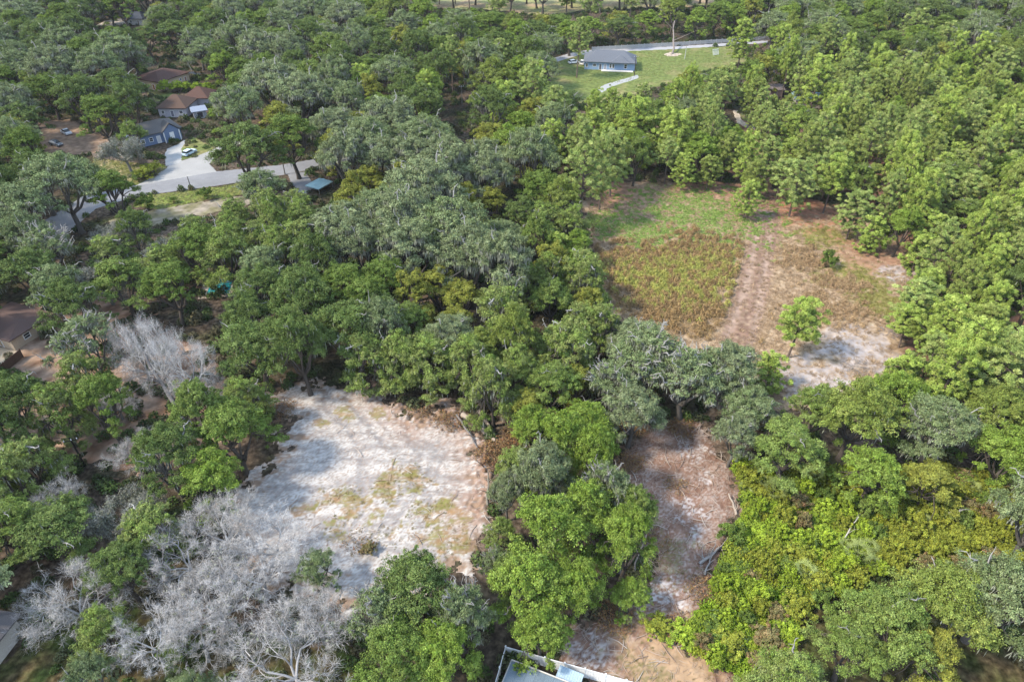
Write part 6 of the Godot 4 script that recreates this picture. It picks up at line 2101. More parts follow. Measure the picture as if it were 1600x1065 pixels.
func blade_mesh(s: int, n: int, R: float, H: float, w: float, mat: Material) -> ArrayMesh:
	var r := RandomNumberGenerator.new()
	r.seed = s
	var b := Bag.new()
	for k in n:
		var a := r.randf() * TAU
		var foot := Vector3(cos(a), 0, sin(a)) * R * r.randf()
		var d := (Vector3(cos(a) * 0.55, 1, sin(a) * 0.55) + ball(r) * 0.3).normalized()
		var h := H * r.randf_range(0.55, 1.1)
		b.leaf(foot + d * h * 0.5, d.cross(ball(r)).normalized(), d, h, w, Color.WHITE * r.randf_range(0.7, 1.3))
	return b.mesh(mat)

var opens := []
func in_open(p: Vector2, margin := 0.0) -> bool:
	for o in opens:
		if Geometry2D.is_point_in_polygon(p, o): return true
	return false

func build_ground_cover() -> void:
	var r := RandomNumberGenerator.new()
	r.seed = 4242
	# undergrowth between the trunks
	var bush := tuft_mesh(1, 130, 1.0, 1.1, 0.34, 0.2, M.leaf)
	var places := []
	var cols := PackedColorArray()
	var greens := [Color(0.055, 0.08, 0.028), Color(0.075, 0.105, 0.035), Color(0.095, 0.105, 0.05), Color(0.11, 0.10, 0.055), Color(0.065, 0.10, 0.028)]
	for k in 42000:
		var z := -r.randf_range(38, 400)
		var w := -z * 0.85 + 42.0
		if r.randf() > w / 380.0: continue
		var p := Vector2(r.randf_range(-w, w), z)
		if nz_a.get_noise_2d(p.x * 1.4 + 77.0, p.y * 1.4) < -0.2: continue
		if in_open(p): continue
		var s := r.randf_range(0.6, 1.5)
		places.append(Transform3D(Basis(Vector3.UP, r.randf() * TAU).scaled(Vector3(s, s * r.randf_range(0.6, 1.5), s)), g3(p)))
		cols.append(greens[r.randi() % 5] * r.randf_range(0.8, 1.2))
	scatter("undergrowth", bush, places, cols)

	# the meadow: tall weeds, lush grass, straw
	var weed := tuft_mesh(2, 46, 0.55, 1.3, 0.34, 0.62, M.leaf)
	var low := tuft_mesh(3, 26, 0.40, 0.28, 0.22, 0.3, M.leaf)
	var dry := tuft_mesh(4, 22, 0.5, 0.22, 0.28, 0.7, M.leaf)
	var mead := PackedVector2Array([Vector2(19.42, -167.26), Vector2(27.65, -172.48), Vector2(57.03, -172.48), Vector2(66.45, -169.24), Vector2(84.79, -155.35), Vector2(89.59, -134.66), Vector2(87.28, -123.81), Vector2(78.12, -114.11), Vector2(72.34, -101.36), Vector2(64.02, -90.36), Vector2(52.74, -85.41), Vector2(44.67, -85.41), Vector2(41.04, -98.27), Vector2(27.78, -102.95), Vector2(19.88, -112.97), Vector2(18.79, -134.66)])
	var trk := [Vector2(66.25, -164.54), Vector2(58.38, -140.59), Vector2(50.84, -121.28), Vector2(41.60, -100.38)]
	var west := PackedVector2Array([Vector2(20.38, -136.11), Vector2(31.28, -140.59), Vector2(45.24, -143.06), Vector2(53.95, -139.07), Vector2(48.15, -121.28), Vector2(40.10, -106.43), Vector2(28.56, -107.49), Vector2(21.59, -116.44)])
	var mid := PackedVector2Array([Vector2(21.20, -130.44), Vector2(43.35, -134.66), Vector2(52.02, -134.66), Vector2(43.90, -114.11), Vector2(26.17, -116.44)])
	var lo := Vector2(1e9, 1e9)
	var hi := -lo
	for p in mead:
		lo = lo.min(p)
		hi = hi.max(p)
	var a := [[], [], []]
	var ac := [PackedColorArray(), PackedColorArray(), PackedColorArray()]
	for k in 75000:
		var p := Vector2(r.randf_range(lo.x, hi.x), r.randf_range(lo.y, hi.y))
		if not Geometry2D.is_point_in_polygon(p, mead): continue
		var n := nz_b.get_noise_2d(p.x, p.y)
		var m := nz_c.get_noise_2d(p.x, p.y)
		var on_track := along(p, trk, 3.0)
		var which := -1
		var col := Color.BLACK
		var s := r.randf_range(0.7, 1.3)
		var lush := maxf(blob(p, Vector2(46.40, -155.35), 13.0, 1.4), maxf(blob(p, Vector2(24.20, -150.19), 6.0, 0.8), blob(p, Vector2(32.01, -145.28), 7.0, 0.8)))
		if Geometry2D.is_point_in_polygon(p + Vector2(n * 12.0 + r.randfn(0, 1.2), m * 6.0 + n * 13.0 + r.randfn(0, 1.5)), west) and lush < 0.6:
			if on_track > 0.0 or r.randf() < 0.25 or n + m < -0.4: continue
			which = 0
			var inner := Geometry2D.is_point_in_polygon(p + Vector2(n, m) * 11.0 + Vector2(r.randfn(0, 1.0), r.randfn(0, 1.0)), mid)
			col = Color(0.34, 0.23, 0.10).lerp(Color(0.22, 0.14, 0.07), r.randf())
			if inner and n + r.randf_range(-0.3, 0.3) > -0.12: col = Color(0.36, 0.33, 0.08).lerp(Color(0.27, 0.29, 0.075), r.randf())
		elif lush > 0.3:
			if r.randf() < 0.25: continue
			which = 1
			col = Color(0.16, 0.26, 0.05).lerp(Color(0.25, 0.29, 0.09), r.randf())
			if m + n * 0.6 > 0.22: col = Color(0.36, 0.27, 0.15)
		elif on_track > 0.2:
			if r.randf() < 0.82: continue
			which = 2
			col = Color(0.36, 0.25, 0.16).lerp(Color(0.24, 0.16, 0.10), r.randf())
		else:
			if r.randf() < 0.45: continue
			if maxf(maxf(blob(p, Vector2(72.43, -161.51), 12.0, 0.9), blob(p, Vector2(53.10, -170.44), 9.0, 0.6)), maxf(blob(p, Vector2(82.37, -134.66), 8.0, 0.9), blob(p, Vector2(25.47, -168.44), 9.0, 0.7))) > 0.2 and r.randf() < 0.85: continue
			which = 2
			col = Color(0.42, 0.305, 0.195).lerp(Color(0.30, 0.205, 0.125), r.randf())
			var g := maxf(blob(p, Vector2(73.31, -126.41), 7.0, 1.0), maxf(blob(p, Vector2(74.12, -143.69), 6.0, 1.0), blob(p, Vector2(74.59, -116.44), 6.0, 1.0)))
			if g > 0.2: col = Color(0.20, 0.21, 0.05).lerp(Color(0.26, 0.21, 0.08), r.randf())
			var b := maxf(blob(p, Vector2(64.55, -133.23), 4.5, 1.1), maxf(blob(p, Vector2(63.71, -111.84), 6.0, 1.2), blob(p, Vector2(69.75, -122.54), 3.5, 1.2)))
			if b > 0.2:
				which = 0
				s *= 0.75
				col = Color(0.28, 0.18, 0.10).lerp(Color(0.40, 0.28, 0.15), r.randf())
			if blob(p, Vector2(64.18, -100.38), 8.0, 0.7) > 0.2 or blob(p, Vector2(52.63, -91.22), 7.0, 0.7) > 0.2:
				if r.randf() < 0.8: continue
		a[which].append(Transform3D(Basis(Vector3.UP, r.randf() * TAU).scaled(Vector3(s, s * r.randf_range(0.5, 1.1), s)), g3(p, 0.1)))
		ac[which].append(col * r.randf_range(0.75, 1.25))
	scatter("meadow_weeds", weed, a[0], ac[0])
	scatter("meadow_grass", low, a[1], ac[1])
	scatter("dry_grass", dry, a[2], ac[2])

	# vines and leaves that cover the ground of the thicket
	var vine := tuft_mesh(5, 70, 0.9, 0.7, 0.24, 0.15, M.leaf)
	var thick := PackedVector2Array([Vector2(34.18, -72.09), Vector2(46.28, -70.41), Vector2(59.77, -70.41), Vector2(76.37, -69.14), Vector2(73.75, -56.18), Vector2(50.56, -54.19), Vector2(41.42, -52.26), Vector2(34.67, -46.87), Vector2(31.57, -39.70), Vector2(26.14, -38.60), Vector2(20.44, -42.77), Vector2(22.85, -46.87), Vector2(26.51, -52.26), Vector2(29.42, -57.20), Vector2(33.05, -62.59)])
	lo = Vector2(1e9, 1e9)
	hi = -lo
	for p in thick:
		lo = lo.min(p)
		hi = hi.max(p)
	places = []
	cols = PackedColorArray()
	for k in 12000:
		var p := Vector2(r.randf_range(lo.x, hi.x), r.randf_range(lo.y, hi.y))
		if not Geometry2D.is_point_in_polygon(p, thick): continue
		var n := nz_b.get_noise_2d(p.x * 0.8, p.y * 0.8)
		if n < -0.42: continue
		var s := r.randf_range(0.6, 1.2)
		var t := clampf((p.x - 30.0) / 34.0, 0.0, 1.0)
		var col := Color(0.175, 0.265, 0.024).lerp(Color(0.19, 0.215, 0.034), clampf(t + n, 0.0, 1.0)).lerp(Color(0.25, 0.24, 0.035), clampf(nz_b.get_noise_2d(p.x + 90.0, p.y) * 1.6, 0.0, 0.8))
		places.append(Transform3D(Basis(Vector3.UP, r.randf() * TAU).scaled(Vector3(s, s * r.randf_range(0.8, 1.6), s)), g3(p, maxf(0.0, 0.5 + n * 1.4))))
		cols.append(col * r.randf_range(0.75, 1.2))
	scatter("vine_thicket_foliage", vine, places, cols)

	# sticks and crumbs on the two cleared lots
	var stick := Bag.new()
	stick.tube([Vector3(-0.5, 0.03, 0), Vector3(0, 0.07, 0.05), Vector3(0.5, 0.03, -0.03)], [0.02, 0.022, 0.008], 4, Color.WHITE)
	places = []
	cols = PackedColorArray()
	for k in 18000:
		var on_sand := r.randf() < 0.28
		var p: Vector2 = (Vector2(-19.76, -67.28) if on_sand else Vector2(22.02, -59.30)) + Vector2(r.randf_range(-27, 27), r.randf_range(-32, 26))
		if not in_open(p): continue
		if on_sand and r.randf() > 0.15 + 0.85 * clampf(nz_b.get_noise_2d(p.x, p.y) * 3.0, 0.0, 1.0): continue
		var s := r.randf_range(0.25, 1.1) if r.randf() < 0.93 else r.randf_range(1.2, 2.8)
		places.append(Transform3D(Basis(Vector3.UP, r.randf() * TAU).scaled(Vector3(s, s, s)), g3(p, 0.2)))
		cols.append(Color(0.24, 0.15, 0.10).lerp(Color(0.42, 0.36, 0.31), r.randf()))
	scatter("stick_litter", stick.mesh(M.twig), places, cols)
	# small weeds on the sand
	var patches := [[Vector2(-26.68, -65.36), 1.0], [Vector2(-23.27, -63.50), 1.5], [Vector2(-17.07, -68.27), 1.8], [Vector2(-18.63, -66.08), 1.4], [Vector2(-12.23, -62.59), 1.6], [Vector2(-9.71, -59.51), 2.6], [Vector2(-23.76, -66.08), 1.0], [Vector2(-13.71, -67.90), 1.2], [Vector2(-15.43, -70.41), 0.9], [Vector2(-7.35, -57.20), 1.6], [Vector2(-23.79, -59.30), 1.2], [Vector2(-19.90, -57.20), 1.4], [Vector2(20.40, -55.17), 3.0], [Vector2(15.36, -39.33), 2.2], [Vector2(24.42, -40.45), 2.6], [Vector2(-17.38, -57.72), 1.4]]
	places = []
	cols = PackedColorArray()
	for q in patches:
		for k in int(60 * q[1]):
			var p: Vector2 = q[0] + Vector2.from_angle(r.randf() * TAU) * q[1] * 1.8 * sqrt(r.randf())
			if nz_c.get_noise_2d(p.x, p.y) < -0.15: continue
			var s := r.randf_range(0.2, 0.6)
			places.append(Transform3D(Basis(Vector3.UP, r.randf() * TAU).scaled(Vector3(s, s * 0.7, s)), g3(p, 0.18)))
			cols.append(Color(0.27, 0.18, 0.08).lerp(Color(0.17, 0.165, 0.05), r.randf()) * r.randf_range(0.7, 1.2))
	scatter("sand_weeds", dry, places, cols)
	# lawn blades
	places = []
	cols = PackedColorArray()
	for q in [PackedVector2Array([Vector2(19.33, -264.48), Vector2(28.18, -300.20), Vector2(55.21, -310.40), Vector2(99.94, -312.51), Vector2(91.91, -292.44), Vector2(65.78, -279.63), Vector2(48.33, -264.48)]), PackedVector2Array([Vector2(-97.28, -160.03), Vector2(-97.62, -165.70), Vector2(-78.49, -172.07), Vector2(-69.87, -174.97), Vector2(-66.22, -168.44), Vector2(-76.19, -165.31), Vector2(-89.32, -158.57)]), PackedVector2Array([Vector2(-123.53, -193.57), Vector2(-100.98, -186.89), Vector2(-97.85, -184.60), Vector2(-101.63, -173.30), Vector2(-106.36, -174.55), Vector2(-116.91, -181.89)])]:
		lo = Vector2(1e9, 1e9)
		hi = -lo
		for p in q:
			lo = lo.min(p)
			hi = hi.max(p)
		for k in 2600:
			var p := Vector2(r.randf_range(lo.x, hi.x), r.randf_range(lo.y, hi.y))
			if not Geometry2D.is_point_in_polygon(p, q): continue
			var s := r.randf_range(0.5, 1.0)
			places.append(Transform3D(Basis(Vector3.UP, r.randf() * TAU).scaled(Vector3(s, s * 0.5, s)), g3(p)))
			cols.append(Color(0.14, 0.18, 0.05).lerp(Color(0.22, 0.20, 0.08), r.randf()))
	scatter("lawn_grass", low, places, cols)

# ---------- buildings ----------
func coloured(mat: Material) -> Material: return mat

func box_mesh(at: Vector3, size: Vector3, mat: Material, col := Color.WHITE, turn := 0.0) -> ArrayMesh:
	var b := Bag.new()
	b.box(at, size, turn, col)
	return b.mesh(mat)

# a roof over the rectangle x0..x1, z0..z1 (local), hipped or gabled, ridge along the longer side unless told
func roof_mesh(x0: float, x1: float, z0: float, z1: float, y: float, rise: float, hip: float, across: bool, col: Color) -> ArrayMesh:
	var b := Bag.new()
	var p := [Vector3(x0, y, z0), Vector3(x1, y, z0), Vector3(x1, y, z1), Vector3(x0, y, z1)]
	var mz := (z0 + z1) * 0.5
	var mx := (x0 + x1) * 0.5
	var r0 := Vector3(x0 + hip, y + rise, mz)
	var r1 := Vector3(x1 - hip, y + rise, mz)
	if across:
		r0 = Vector3(mx, y + rise, z0 + hip)
		r1 = Vector3(mx, y + rise, z1 - hip)
		b.tri(p[0], p[1], r0, col)
		b.quad(p[1], p[2], r1, r0, col)
		b.tri(p[2], p[3], r1, col)
		b.quad(p[3], p[0], r0, r1, col)
	else:
		b.quad(p[0], p[1], r1, r0, col)
		b.tri(p[1], p[2], r1, col)
		b.quad(p[2], p[3], r0, r1, col)
		b.tri(p[3], p[0], r0, col)
	var dn := Vector3(0, -0.2, 0)
	for i in 4:
		var a: Vector3 = p[i]
		var c: Vector3 = p[(i + 1) % 4]
		b.quad(a, a + dn, c + dn, c, col * 0.9)
	b.quad(p[0] + dn, p[3] + dn, p[2] + dn, p[1] + dn, col * 0.8)
	return b.mesh(M.roof)

# origin at the front left corner; x runs along the front, -z goes back into the house
func house(called: String, label: String, category: String, a: Vector2, b: Vector2, depth: float, hgt: float, rise: float, hip: float, across: bool, wall_col: Color, roof_col: Color, openings: Array) -> Node3D:
	var d := b - a
	var o := thing(called, label, category, g3(a), atan2(-d.y, d.x), "houses among the trees")
	var L := d.length()
	part("wall", box_mesh(Vector3(L / 2, hgt / 2, -0.1), Vector3(L, hgt, 0.2), M.wall, wall_col), o)
	part("wall", box_mesh(Vector3(L / 2, hgt / 2, -depth + 0.1), Vector3(L, hgt, 0.2), M.wall, wall_col), o)
	part("wall", box_mesh(Vector3(0.1, hgt / 2, -depth / 2), Vector3(0.2, hgt, depth - 0.4), M.wall, wall_col), o)
	part("wall", box_mesh(Vector3(L - 0.1, hgt / 2, -depth / 2), Vector3(0.2, hgt, depth - 0.4), M.wall, wall_col), o)
	var e := 0.55
	part("roof", roof_mesh(-e, L + e, -depth - e, e, hgt + 0.2, rise, hip, across, roof_col), o)
	# each opening: side (0 front, 1 right, 2 left), distance along, width, height, sill, what
	for q in openings:
		var m := Vector3(q[1], q[4] + q[3] / 2, 0.03)
		var turn := 0.0
		if q[0] == 1:
			m = Vector3(L + 0.03, q[4] + q[3] / 2, -q[1])
			turn = PI / 2
		elif q[0] == 2:
			m = Vector3(-0.03, q[4] + q[3] / 2, -q[1])
			turn = -PI / 2
		var hold := Node3D.new()
		var f := Bag.new()
		var w: float = q[2]
		var h: float = q[3]
		for s in [-1, 1]:
			f.box(Vector3(s * (w / 2 - 0.06), 0, 0), Vector3(0.12, h, 0.09))
			f.box(Vector3(0, s * (h / 2 - 0.06), 0), Vector3(w - 0.24, 0.12, 0.09))
		if q[5] == "window":
			f.box(Vector3(0, 0, 0), Vector3(w - 0.24, 0.07, 0.06))
		var fr := part(q[5], f.mesh(M.paint_white), o)
		fr.position = m
		fr.rotation.y = turn
		if q[5] == "window":
			part("pane", box_mesh(Vector3(0, 0, -0.015), Vector3(w - 0.26, h - 0.26, 0.03), M.glass), fr)
		else:
			part("door_leaf", box_mesh(Vector3(0, 0, -0.01), Vector3(w - 0.26, h - 0.26, 0.04), M.wall, q[6]), fr)
			part("handle", box_mesh(Vector3(w * 0.3, -0.05, 0.05), Vector3(0.06, 0.16, 0.08), M.metal), fr)
	return o

# ---------- vehicles ----------
func extruded(profile: Array, width: float, mat: Material, shrink := 0.0) -> ArrayMesh:
	var b := Bag.new()
	var n := profile.size()
	var hw := width / 2
	var top := hw - shrink
	var ys := []
	for p in profile: ys.append(p.y)
	var lo: float = ys.min()
	var hi: float = ys.max()
	var at := func(i: int, s: float) -> Vector3:
		var p: Vector2 = profile[i % n]
		return Vector3(p.x, p.y, s * lerpf(hw, top, (p.y - lo) / (hi - lo)))
	for i in n:
		b.quad(at.call(i, -1.0), at.call(i + 1, -1.0), at.call(i + 1, 1.0), at.call(i, 1.0))
	for i in range(1, n - 1):
		b.tri(at.call(0, 1.0), at.call(i, 1.0), at.call(i + 1, 1.0), Color.WHITE)
		b.tri(at.call(0, -1.0), at.call(i + 1, -1.0), at.call(i, -1.0), Color.WHITE)
	return b.mesh(mat)

func vehicle(called: String, label: String, category: String, at: Vector2, turn: float, paint: Color, pickup := false) -> Node3D:
	var o := thing(called, label, category, g3(at, 0.03), turn, "vehicles parked by the houses")
	var body := plain(paint, 0.3, 0.0, 0.5)
	body.clearcoat_enabled = true
	body.clearcoat = 0.6
	body.clearcoat_roughness = 0.1
	part("body", extruded([Vector2(-2.25, 0.35), Vector2(-2.3, 0.65), Vector2(-2.2, 0.92), Vector2(-1.0, 0.98), Vector2(1.1, 0.98), Vector2(2.1, 0.9), Vector2(2.3, 0.62), Vector2(2.25, 0.32)], 1.84, body, 0.08), o)
	var cab := [Vector2(-0.9, 0.97), Vector2(-0.6, 1.5), Vector2(0.5, 1.55), Vector2(1.35, 0.98)]
	if not pickup: cab = [Vector2(-1.95, 0.97), Vector2(-1.6, 1.46), Vector2(0.4, 1.5), Vector2(1.3, 0.98)]
	part("glasshouse", extruded(cab, 1.68, M.glass, 0.2), o)
	var roof := [Vector2(-0.55, 1.5), Vector2(-0.5, 1.57), Vector2(0.4, 1.61), Vector2(0.5, 1.55)] if pickup else [Vector2(-1.55, 1.46), Vector2(-1.5, 1.52), Vector2(0.3, 1.56), Vector2(0.42, 1.5)]
	part("cab_roof", extruded(roof, 1.4, body, 0.04), o)
	if pickup: part("load_bed", box_mesh(Vector3(-1.6, 0.98, 0), Vector3(1.1, 0.03, 1.4), M.dark), o)
	for x in [-1.35, 1.4]:
		for s in [-0.84, 0.84]:
			var w := CylinderMesh.new()
			w.top_radius = 0.34
			w.bottom_radius = 0.34
			w.height = 0.22
			w.radial_segments = 16
			w.material = M.dark
			var wheel := part("wheel", w, o)
			wheel.position = Vector3(x, 0.34, s)
			wheel.rotation.x = PI / 2
			var rim := CylinderMesh.new()
			rim.top_radius = 0.2
			rim.bottom_radius = 0.2
			rim.height = 0.24
			rim.radial_segments = 12
			rim.material = M.metal
			part("rim", rim, wheel)
	for s in [-0.62, 0.62]:
		part("headlight", box_mesh(Vector3(2.24, 0.72, s), Vector3(0.1, 0.14, 0.34), M.paint_white), o)
		part("tail_light", box_mesh(Vector3(-2.26, 0.76, s), Vector3(0.07, 0.16, 0.3), plain(Color(0.25, 0.02, 0.02), 0.3)), o)
	return o

# ---------- fences ----------
func fence(called: String, label: String, pts: Array, bay: float, hgt: float, post_w: float, mat: Material, col: Color, style: String) -> Node3D:
	var o := thing(called, label, "fence", g3(pts[0]))
	for k in pts.size() - 1:
		var d: Vector2 = pts[k + 1] - pts[k]
		var n := maxi(1, roundi(d.length() / bay))
		var turn := atan2(-d.y, d.x)
		var off: Vector2 = pts[k] - pts[0]
		var step := d.length() / n
		for i in n + 1:
			if k > 0 and i == 0: continue
			var at := off + d * (float(i) / n)
			var b := Bag.new()
			b.box(Vector3(0, hgt / 2 + 0.04, 0), Vector3(post_w, hgt + 0.08, post_w), 0, col)
			b.box(Vector3(0, hgt + 0.11, 0), Vector3(post_w + 0.05, 0.05, post_w + 0.05), 0, col)
			var p := part("post", b.mesh(mat), o)
			p.position = g3(at)
			p.rotation.y = turn
		for i in n:
			var at := off + d * ((i + 0.5) / n)
			var w := step - post_w
			var hold: Node3D
			if style == "panel":
				var b := Bag.new()
				b.box(Vector3(0, hgt - 0.07, 0), Vector3(w, 0.12, 0.07), 0, col)
				b.box(Vector3(0, 0.12, 0), Vector3(w, 0.12, 0.07), 0, col)
				var boards := int(w / 0.29)
				for j in boards:
					b.box(Vector3(-w / 2 + (j + 0.5) * w / boards, hgt / 2 - 0.01, 0), Vector3(w / boards - 0.012, hgt - 0.3, 0.035), 0, col)
				hold = part("panel", b.mesh(mat), o)
			else:
				var b := Bag.new()
				for y in [hgt * 0.3, hgt * 0.75]:
					b.box(Vector3(0, y, -0.04), Vector3(w, 0.09, 0.04), 0, col)
				var boards := int(w / 0.2)
				for j in boards:
					b.box(Vector3(-w / 2 + (j + 0.5) * w / boards, hgt * 0.5 + 0.015 * (j % 3), 0.0), Vector3(w / boards - 0.035, hgt * 0.92, 0.025), 0, col * (0.9 + 0.05 * (j % 4)))
				hold = part("paling_panel", b.mesh(mat), o)
			hold.position = g3(at)
			hold.rotation.y = turn
	return o

func pole(label: String, at: Vector2, hgt: float, col: Color, arm: float, arm_turn: float, called := "utility_pole") -> Node3D:
	var o := thing(called, label, "utility pole" if arm > 0.0 else "pole", g3(at), arm_turn)
	var b := Bag.new()
	b.tube([Vector3(0, -0.3, 0), Vector3(0.03, hgt * 0.5, 0), Vector3(0, hgt, 0)], [0.17, 0.14, 0.11], 8, col)
	part("pole_shaft", b.mesh(M.wood), o)
	if arm > 0.0:
		part("crossarm", box_mesh(Vector3(0, hgt - 0.45, 0.14), Vector3(arm, 0.13, 0.11), M.wood, col * 1.3), o)
		for x in [-0.45, 0.05, 0.45]:
			var c := CylinderMesh.new()
			c.top_radius = 0.05
			c.bottom_radius = 0.075
			c.height = 0.24
			c.radial_segments = 10
			c.material = M.paint_white
			part("insulator", c, o).position = Vector3(x * arm, hgt - 0.26, 0.14)
	return o

func wire(label: String, a: Vector3, b: Vector3, sag: float) -> void:
	var bag := Bag.new()
	var pts := []
	var rad := []
	for i in 15:
		var u := i / 14.0
		pts.append(a.lerp(b, u) - Vector3(0, sag * 4.0 * u * (1.0 - u), 0))
		rad.append(0.014)
	bag.tube(pts, rad, 4, Color(0.05, 0.05, 0.05))
	solo("power_line", bag.mesh(M.twig), label, "power line", "overhead power lines")

func build_structures() -> void:
	var tan_wall := Color(0.58, 0.46, 0.33)
	# the tan house with the brown roof
	var C := Vector2(-128.05, -254.35)
	var Rr := Vector2(-122.47, -266.91)
	house("tan_house", "tan house with low dark brown roof beside a row of round green bushes", "house", C, Rr, 13.0, 3.3, 1.7, 5.5, false, tan_wall, Color(0.125, 0.072, 0.062), [[2, 3.6, 1.2, 2.2, 0.1, "door", Color(0.42, 0.18, 0.07)], [2, 8.5, 1.1, 1.0, 1.2, "window"], [0, 3.0, 1.5, 1.2, 1.2, "window"], [0, 9.5, 1.0, 0.9, 1.4, "window"], [0, 11.8, 1.1, 2.2, 0.1, "door", Color(0.35, 0.2, 0.15)]])
	var hip := house("hip_roofed_house", "pale house under a faded brown hip roof between two other houses", "house", Vector2(-117.42, -226.83), Vector2(-108.24, -226.83), 9.5, 3.0, 2.9, 4.4, false, Color(0.46, 0.45, 0.50), Color(0.135, 0.088, 0.070), [[0, 1.4, 1.1, 1.2, 1.1, "window"], [0, 4.4, 1.2, 2.2, 0.1, "door", Color(0.2, 0.2, 0.25)], [0, 7.4, 1.3, 1.2, 1.1, "window"]])
	part("rear_roof", roof_mesh(4.5, 13.5, -18.5, -9.2, 3.4, 2.6, 4.0, false, Color(0.13, 0.075, 0.062)), hip)
	part("rear_wall", box_mesh(Vector3(9.0, 1.6, -14.2), Vector3(7.8, 3.2, 7.6), M.wall, Color(0.46, 0.45, 0.50)), hip)
	var blue := Color(0.16, 0.215, 0.33)
	var bl := house("blue_house", "blue house with grey roof and white trim at the pale driveway", "house", Vector2(-112.74, -199.07), Vector2(-102.72, -208.07), 10.0, 3.2, 2.2, 4.5, false, blue, Color(0.15, 0.145, 0.14), [[0, 6.6, 1.2, 2.2, 0.1, "door", Color(0.6, 0.6, 0.6)], [0, 4.4, 1.2, 1.3, 1.0, "window"], [0, 2.0, 1.2, 1.3, 1.0, "window"], [1, 3.0, 1.3, 1.3, 1.0, "window"]])
	var gb := Bag.new()
	var gl := (Vector2(-102.72, -208.07) - Vector2(-112.74, -199.07)).length()
	for s in [-1.0, 1.0]:
		var x0 := gl - 3.1
		gb.quad(Vector3(x0, 5.7, 1.4), Vector3(x0 + s * 2.9, 3.25, 1.4), Vector3(x0 + s * 2.9, 3.25, -3.2), Vector3(x0, 5.7, -3.2), Color(0.15, 0.145, 0.14))
	part("front_gable_roof", gb.mesh(M.roof), bl)
	var gw := Bag.new()
	gw.box(Vector3(gl - 3.1, 1.6, 0.5), Vector3(4.8, 3.2, 1.0), 0, blue)
	gw.tri(Vector3(gl - 5.5, 3.2, 0.98), Vector3(gl - 3.1, 5.3, 0.98), Vector3(gl - 0.7, 3.2, 0.98), blue)
	part("front_gable", gw.mesh(M.wall), bl)
	for x in [gl - 5.4, gl - 0.8]:
		part("porch_post", box_mesh(Vector3(x, 1.6, 1.2), Vector3(0.25, 3.2, 0.25), M.paint_white), bl)
	part("gable_window", box_mesh(Vector3(gl - 3.1, 1.9, 1.03), Vector3(1.3, 1.9, 0.08), M.paint_white), bl)
	# the far blue house on its lawn
	var D0 := Vector2(28.89, -283.19)
	var D1 := Vector2(48.60, -280.51)
	var far_h := house("blue_house", "light blue house with slate grey hip roof alone on the far lawn", "house", D0, D1, 11.5, 2.9, 3.1, 5.2, false, Color(0.25, 0.36, 0.52), Color(0.165, 0.18, 0.205), [[0, 0.9, 1.0, 1.5, 0.9, "window"], [0, 4.0, 1.5, 1.1, 1.2, "window"], [0, 10.3, 0.95, 1.6, 0.8, "window"], [0, 11.4, 0.95, 1.6, 0.8, "window"], [0, 16.2, 1.2, 1.7, 0.8, "window"], [0, 8.2, 1.1, 2.2, 0.1, "door", Color(0.3, 0.3, 0.33)], [0, 6.3, 1.1, 2.2, 0.1, "door", Color(0.1, 0.1, 0.12)]])
	part("patio_slab", box_mesh(Vector3(13.0, 0.09, 1.0), Vector3(12.5, 0.18, 1.9), M.wall, Color(0.6, 0.58, 0.55)), far_h)
	part("porch_gable_roof", roof_mesh(10.0, 18.0, -5.5, 1.4, 3.25, 2.0, 3.4, true, Color(0.165, 0.18, 0.205)), far_h)
	# roofs half hidden in the trees
	house("slate_roofed_house", "small house under a dark slate roof by the sandy lane", "house", Vector2(-188.74, -359.09), Vector2(-179.99, -359.09), 9.0, 2.8, 2.4, 3.0, false, Color(0.5, 0.48, 0.45), Color(0.085, 0.095, 0.125), [[0, 3.0, 1.2, 1.2, 1.0, "window"], [0, 6.5, 1.0, 2.1, 0.1, "door", Color(0.3, 0.25, 0.2)]])
	house("grey_roofed_barn", "long barn with pale grey roof at the edge of the far field", "barn", Vector2(-91.36, -400.47), Vector2(-67.29, -395.64), 14.0, 3.4, 2.4, 0.4, false, Color(0.4, 0.38, 0.36), Color(0.30, 0.30, 0.32), [[0, 8.0, 3.0, 2.8, 0.1, "door", Color(0.2, 0.2, 0.22)]])
	house("shed", "small shed with pale blue tarp roof among the pines", "shed", Vector2(97.80, -236.56), Vector2(106.81, -235.23), 8.0, 2.6, 1.5, 0.3, false, Color(0.45, 0.40, 0.37), Color(0.34, 0.50, 0.56), [[0, 2.0, 1.0, 2.0, 0.1, "door", Color(0.3, 0.3, 0.3)]])
	house("shed", "pinkish wooden shed behind dark trees near the sandy two-wheel track", "shed", Vector2(92.33, -247.71), Vector2(96.69, -247.71), 5.0, 2.6, 1.2, 0.3, false, Color(0.45, 0.29, 0.24), Color(0.40, 0.31, 0.28), [[0, 1.8, 1.0, 2.0, 0.1, "door", Color(0.3, 0.2, 0.18)]])
	house("carport", "blue-grey metal carport beside the hip-roofed house", "carport", Vector2(-105.20, -224.96), Vector2(-101.62, -226.83), 5.0, 2.3, 0.6, 0.2, false, Color(0.35, 0.36, 0.40), Color(0.30, 0.34, 0.42), [[0, 2.0, 2.0, 2.0, 0.1, "door", Color(0.05, 0.05, 0.06)]])
	# the house at the western edge
	var w0 := Vector2(-91.88, -99.80)
	var w1 := Vector2(-91.73, -104.57)
	house("brown_roofed_house", "low house under a brown shingle roof beside the walled patio", "house", w0 + Vector2(-9.6, -3.6), w0, 8.6, 2.5, 1.2, 2.6, false, Color(0.5, 0.40, 0.30), Color(0.205, 0.14, 0.125), [[1, 3.0, 1.4, 1.2, 0.9, "window"], [0, 7.0, 1.1, 2.1, 0.1, "door", Color(0.4, 0.3, 0.2)]])
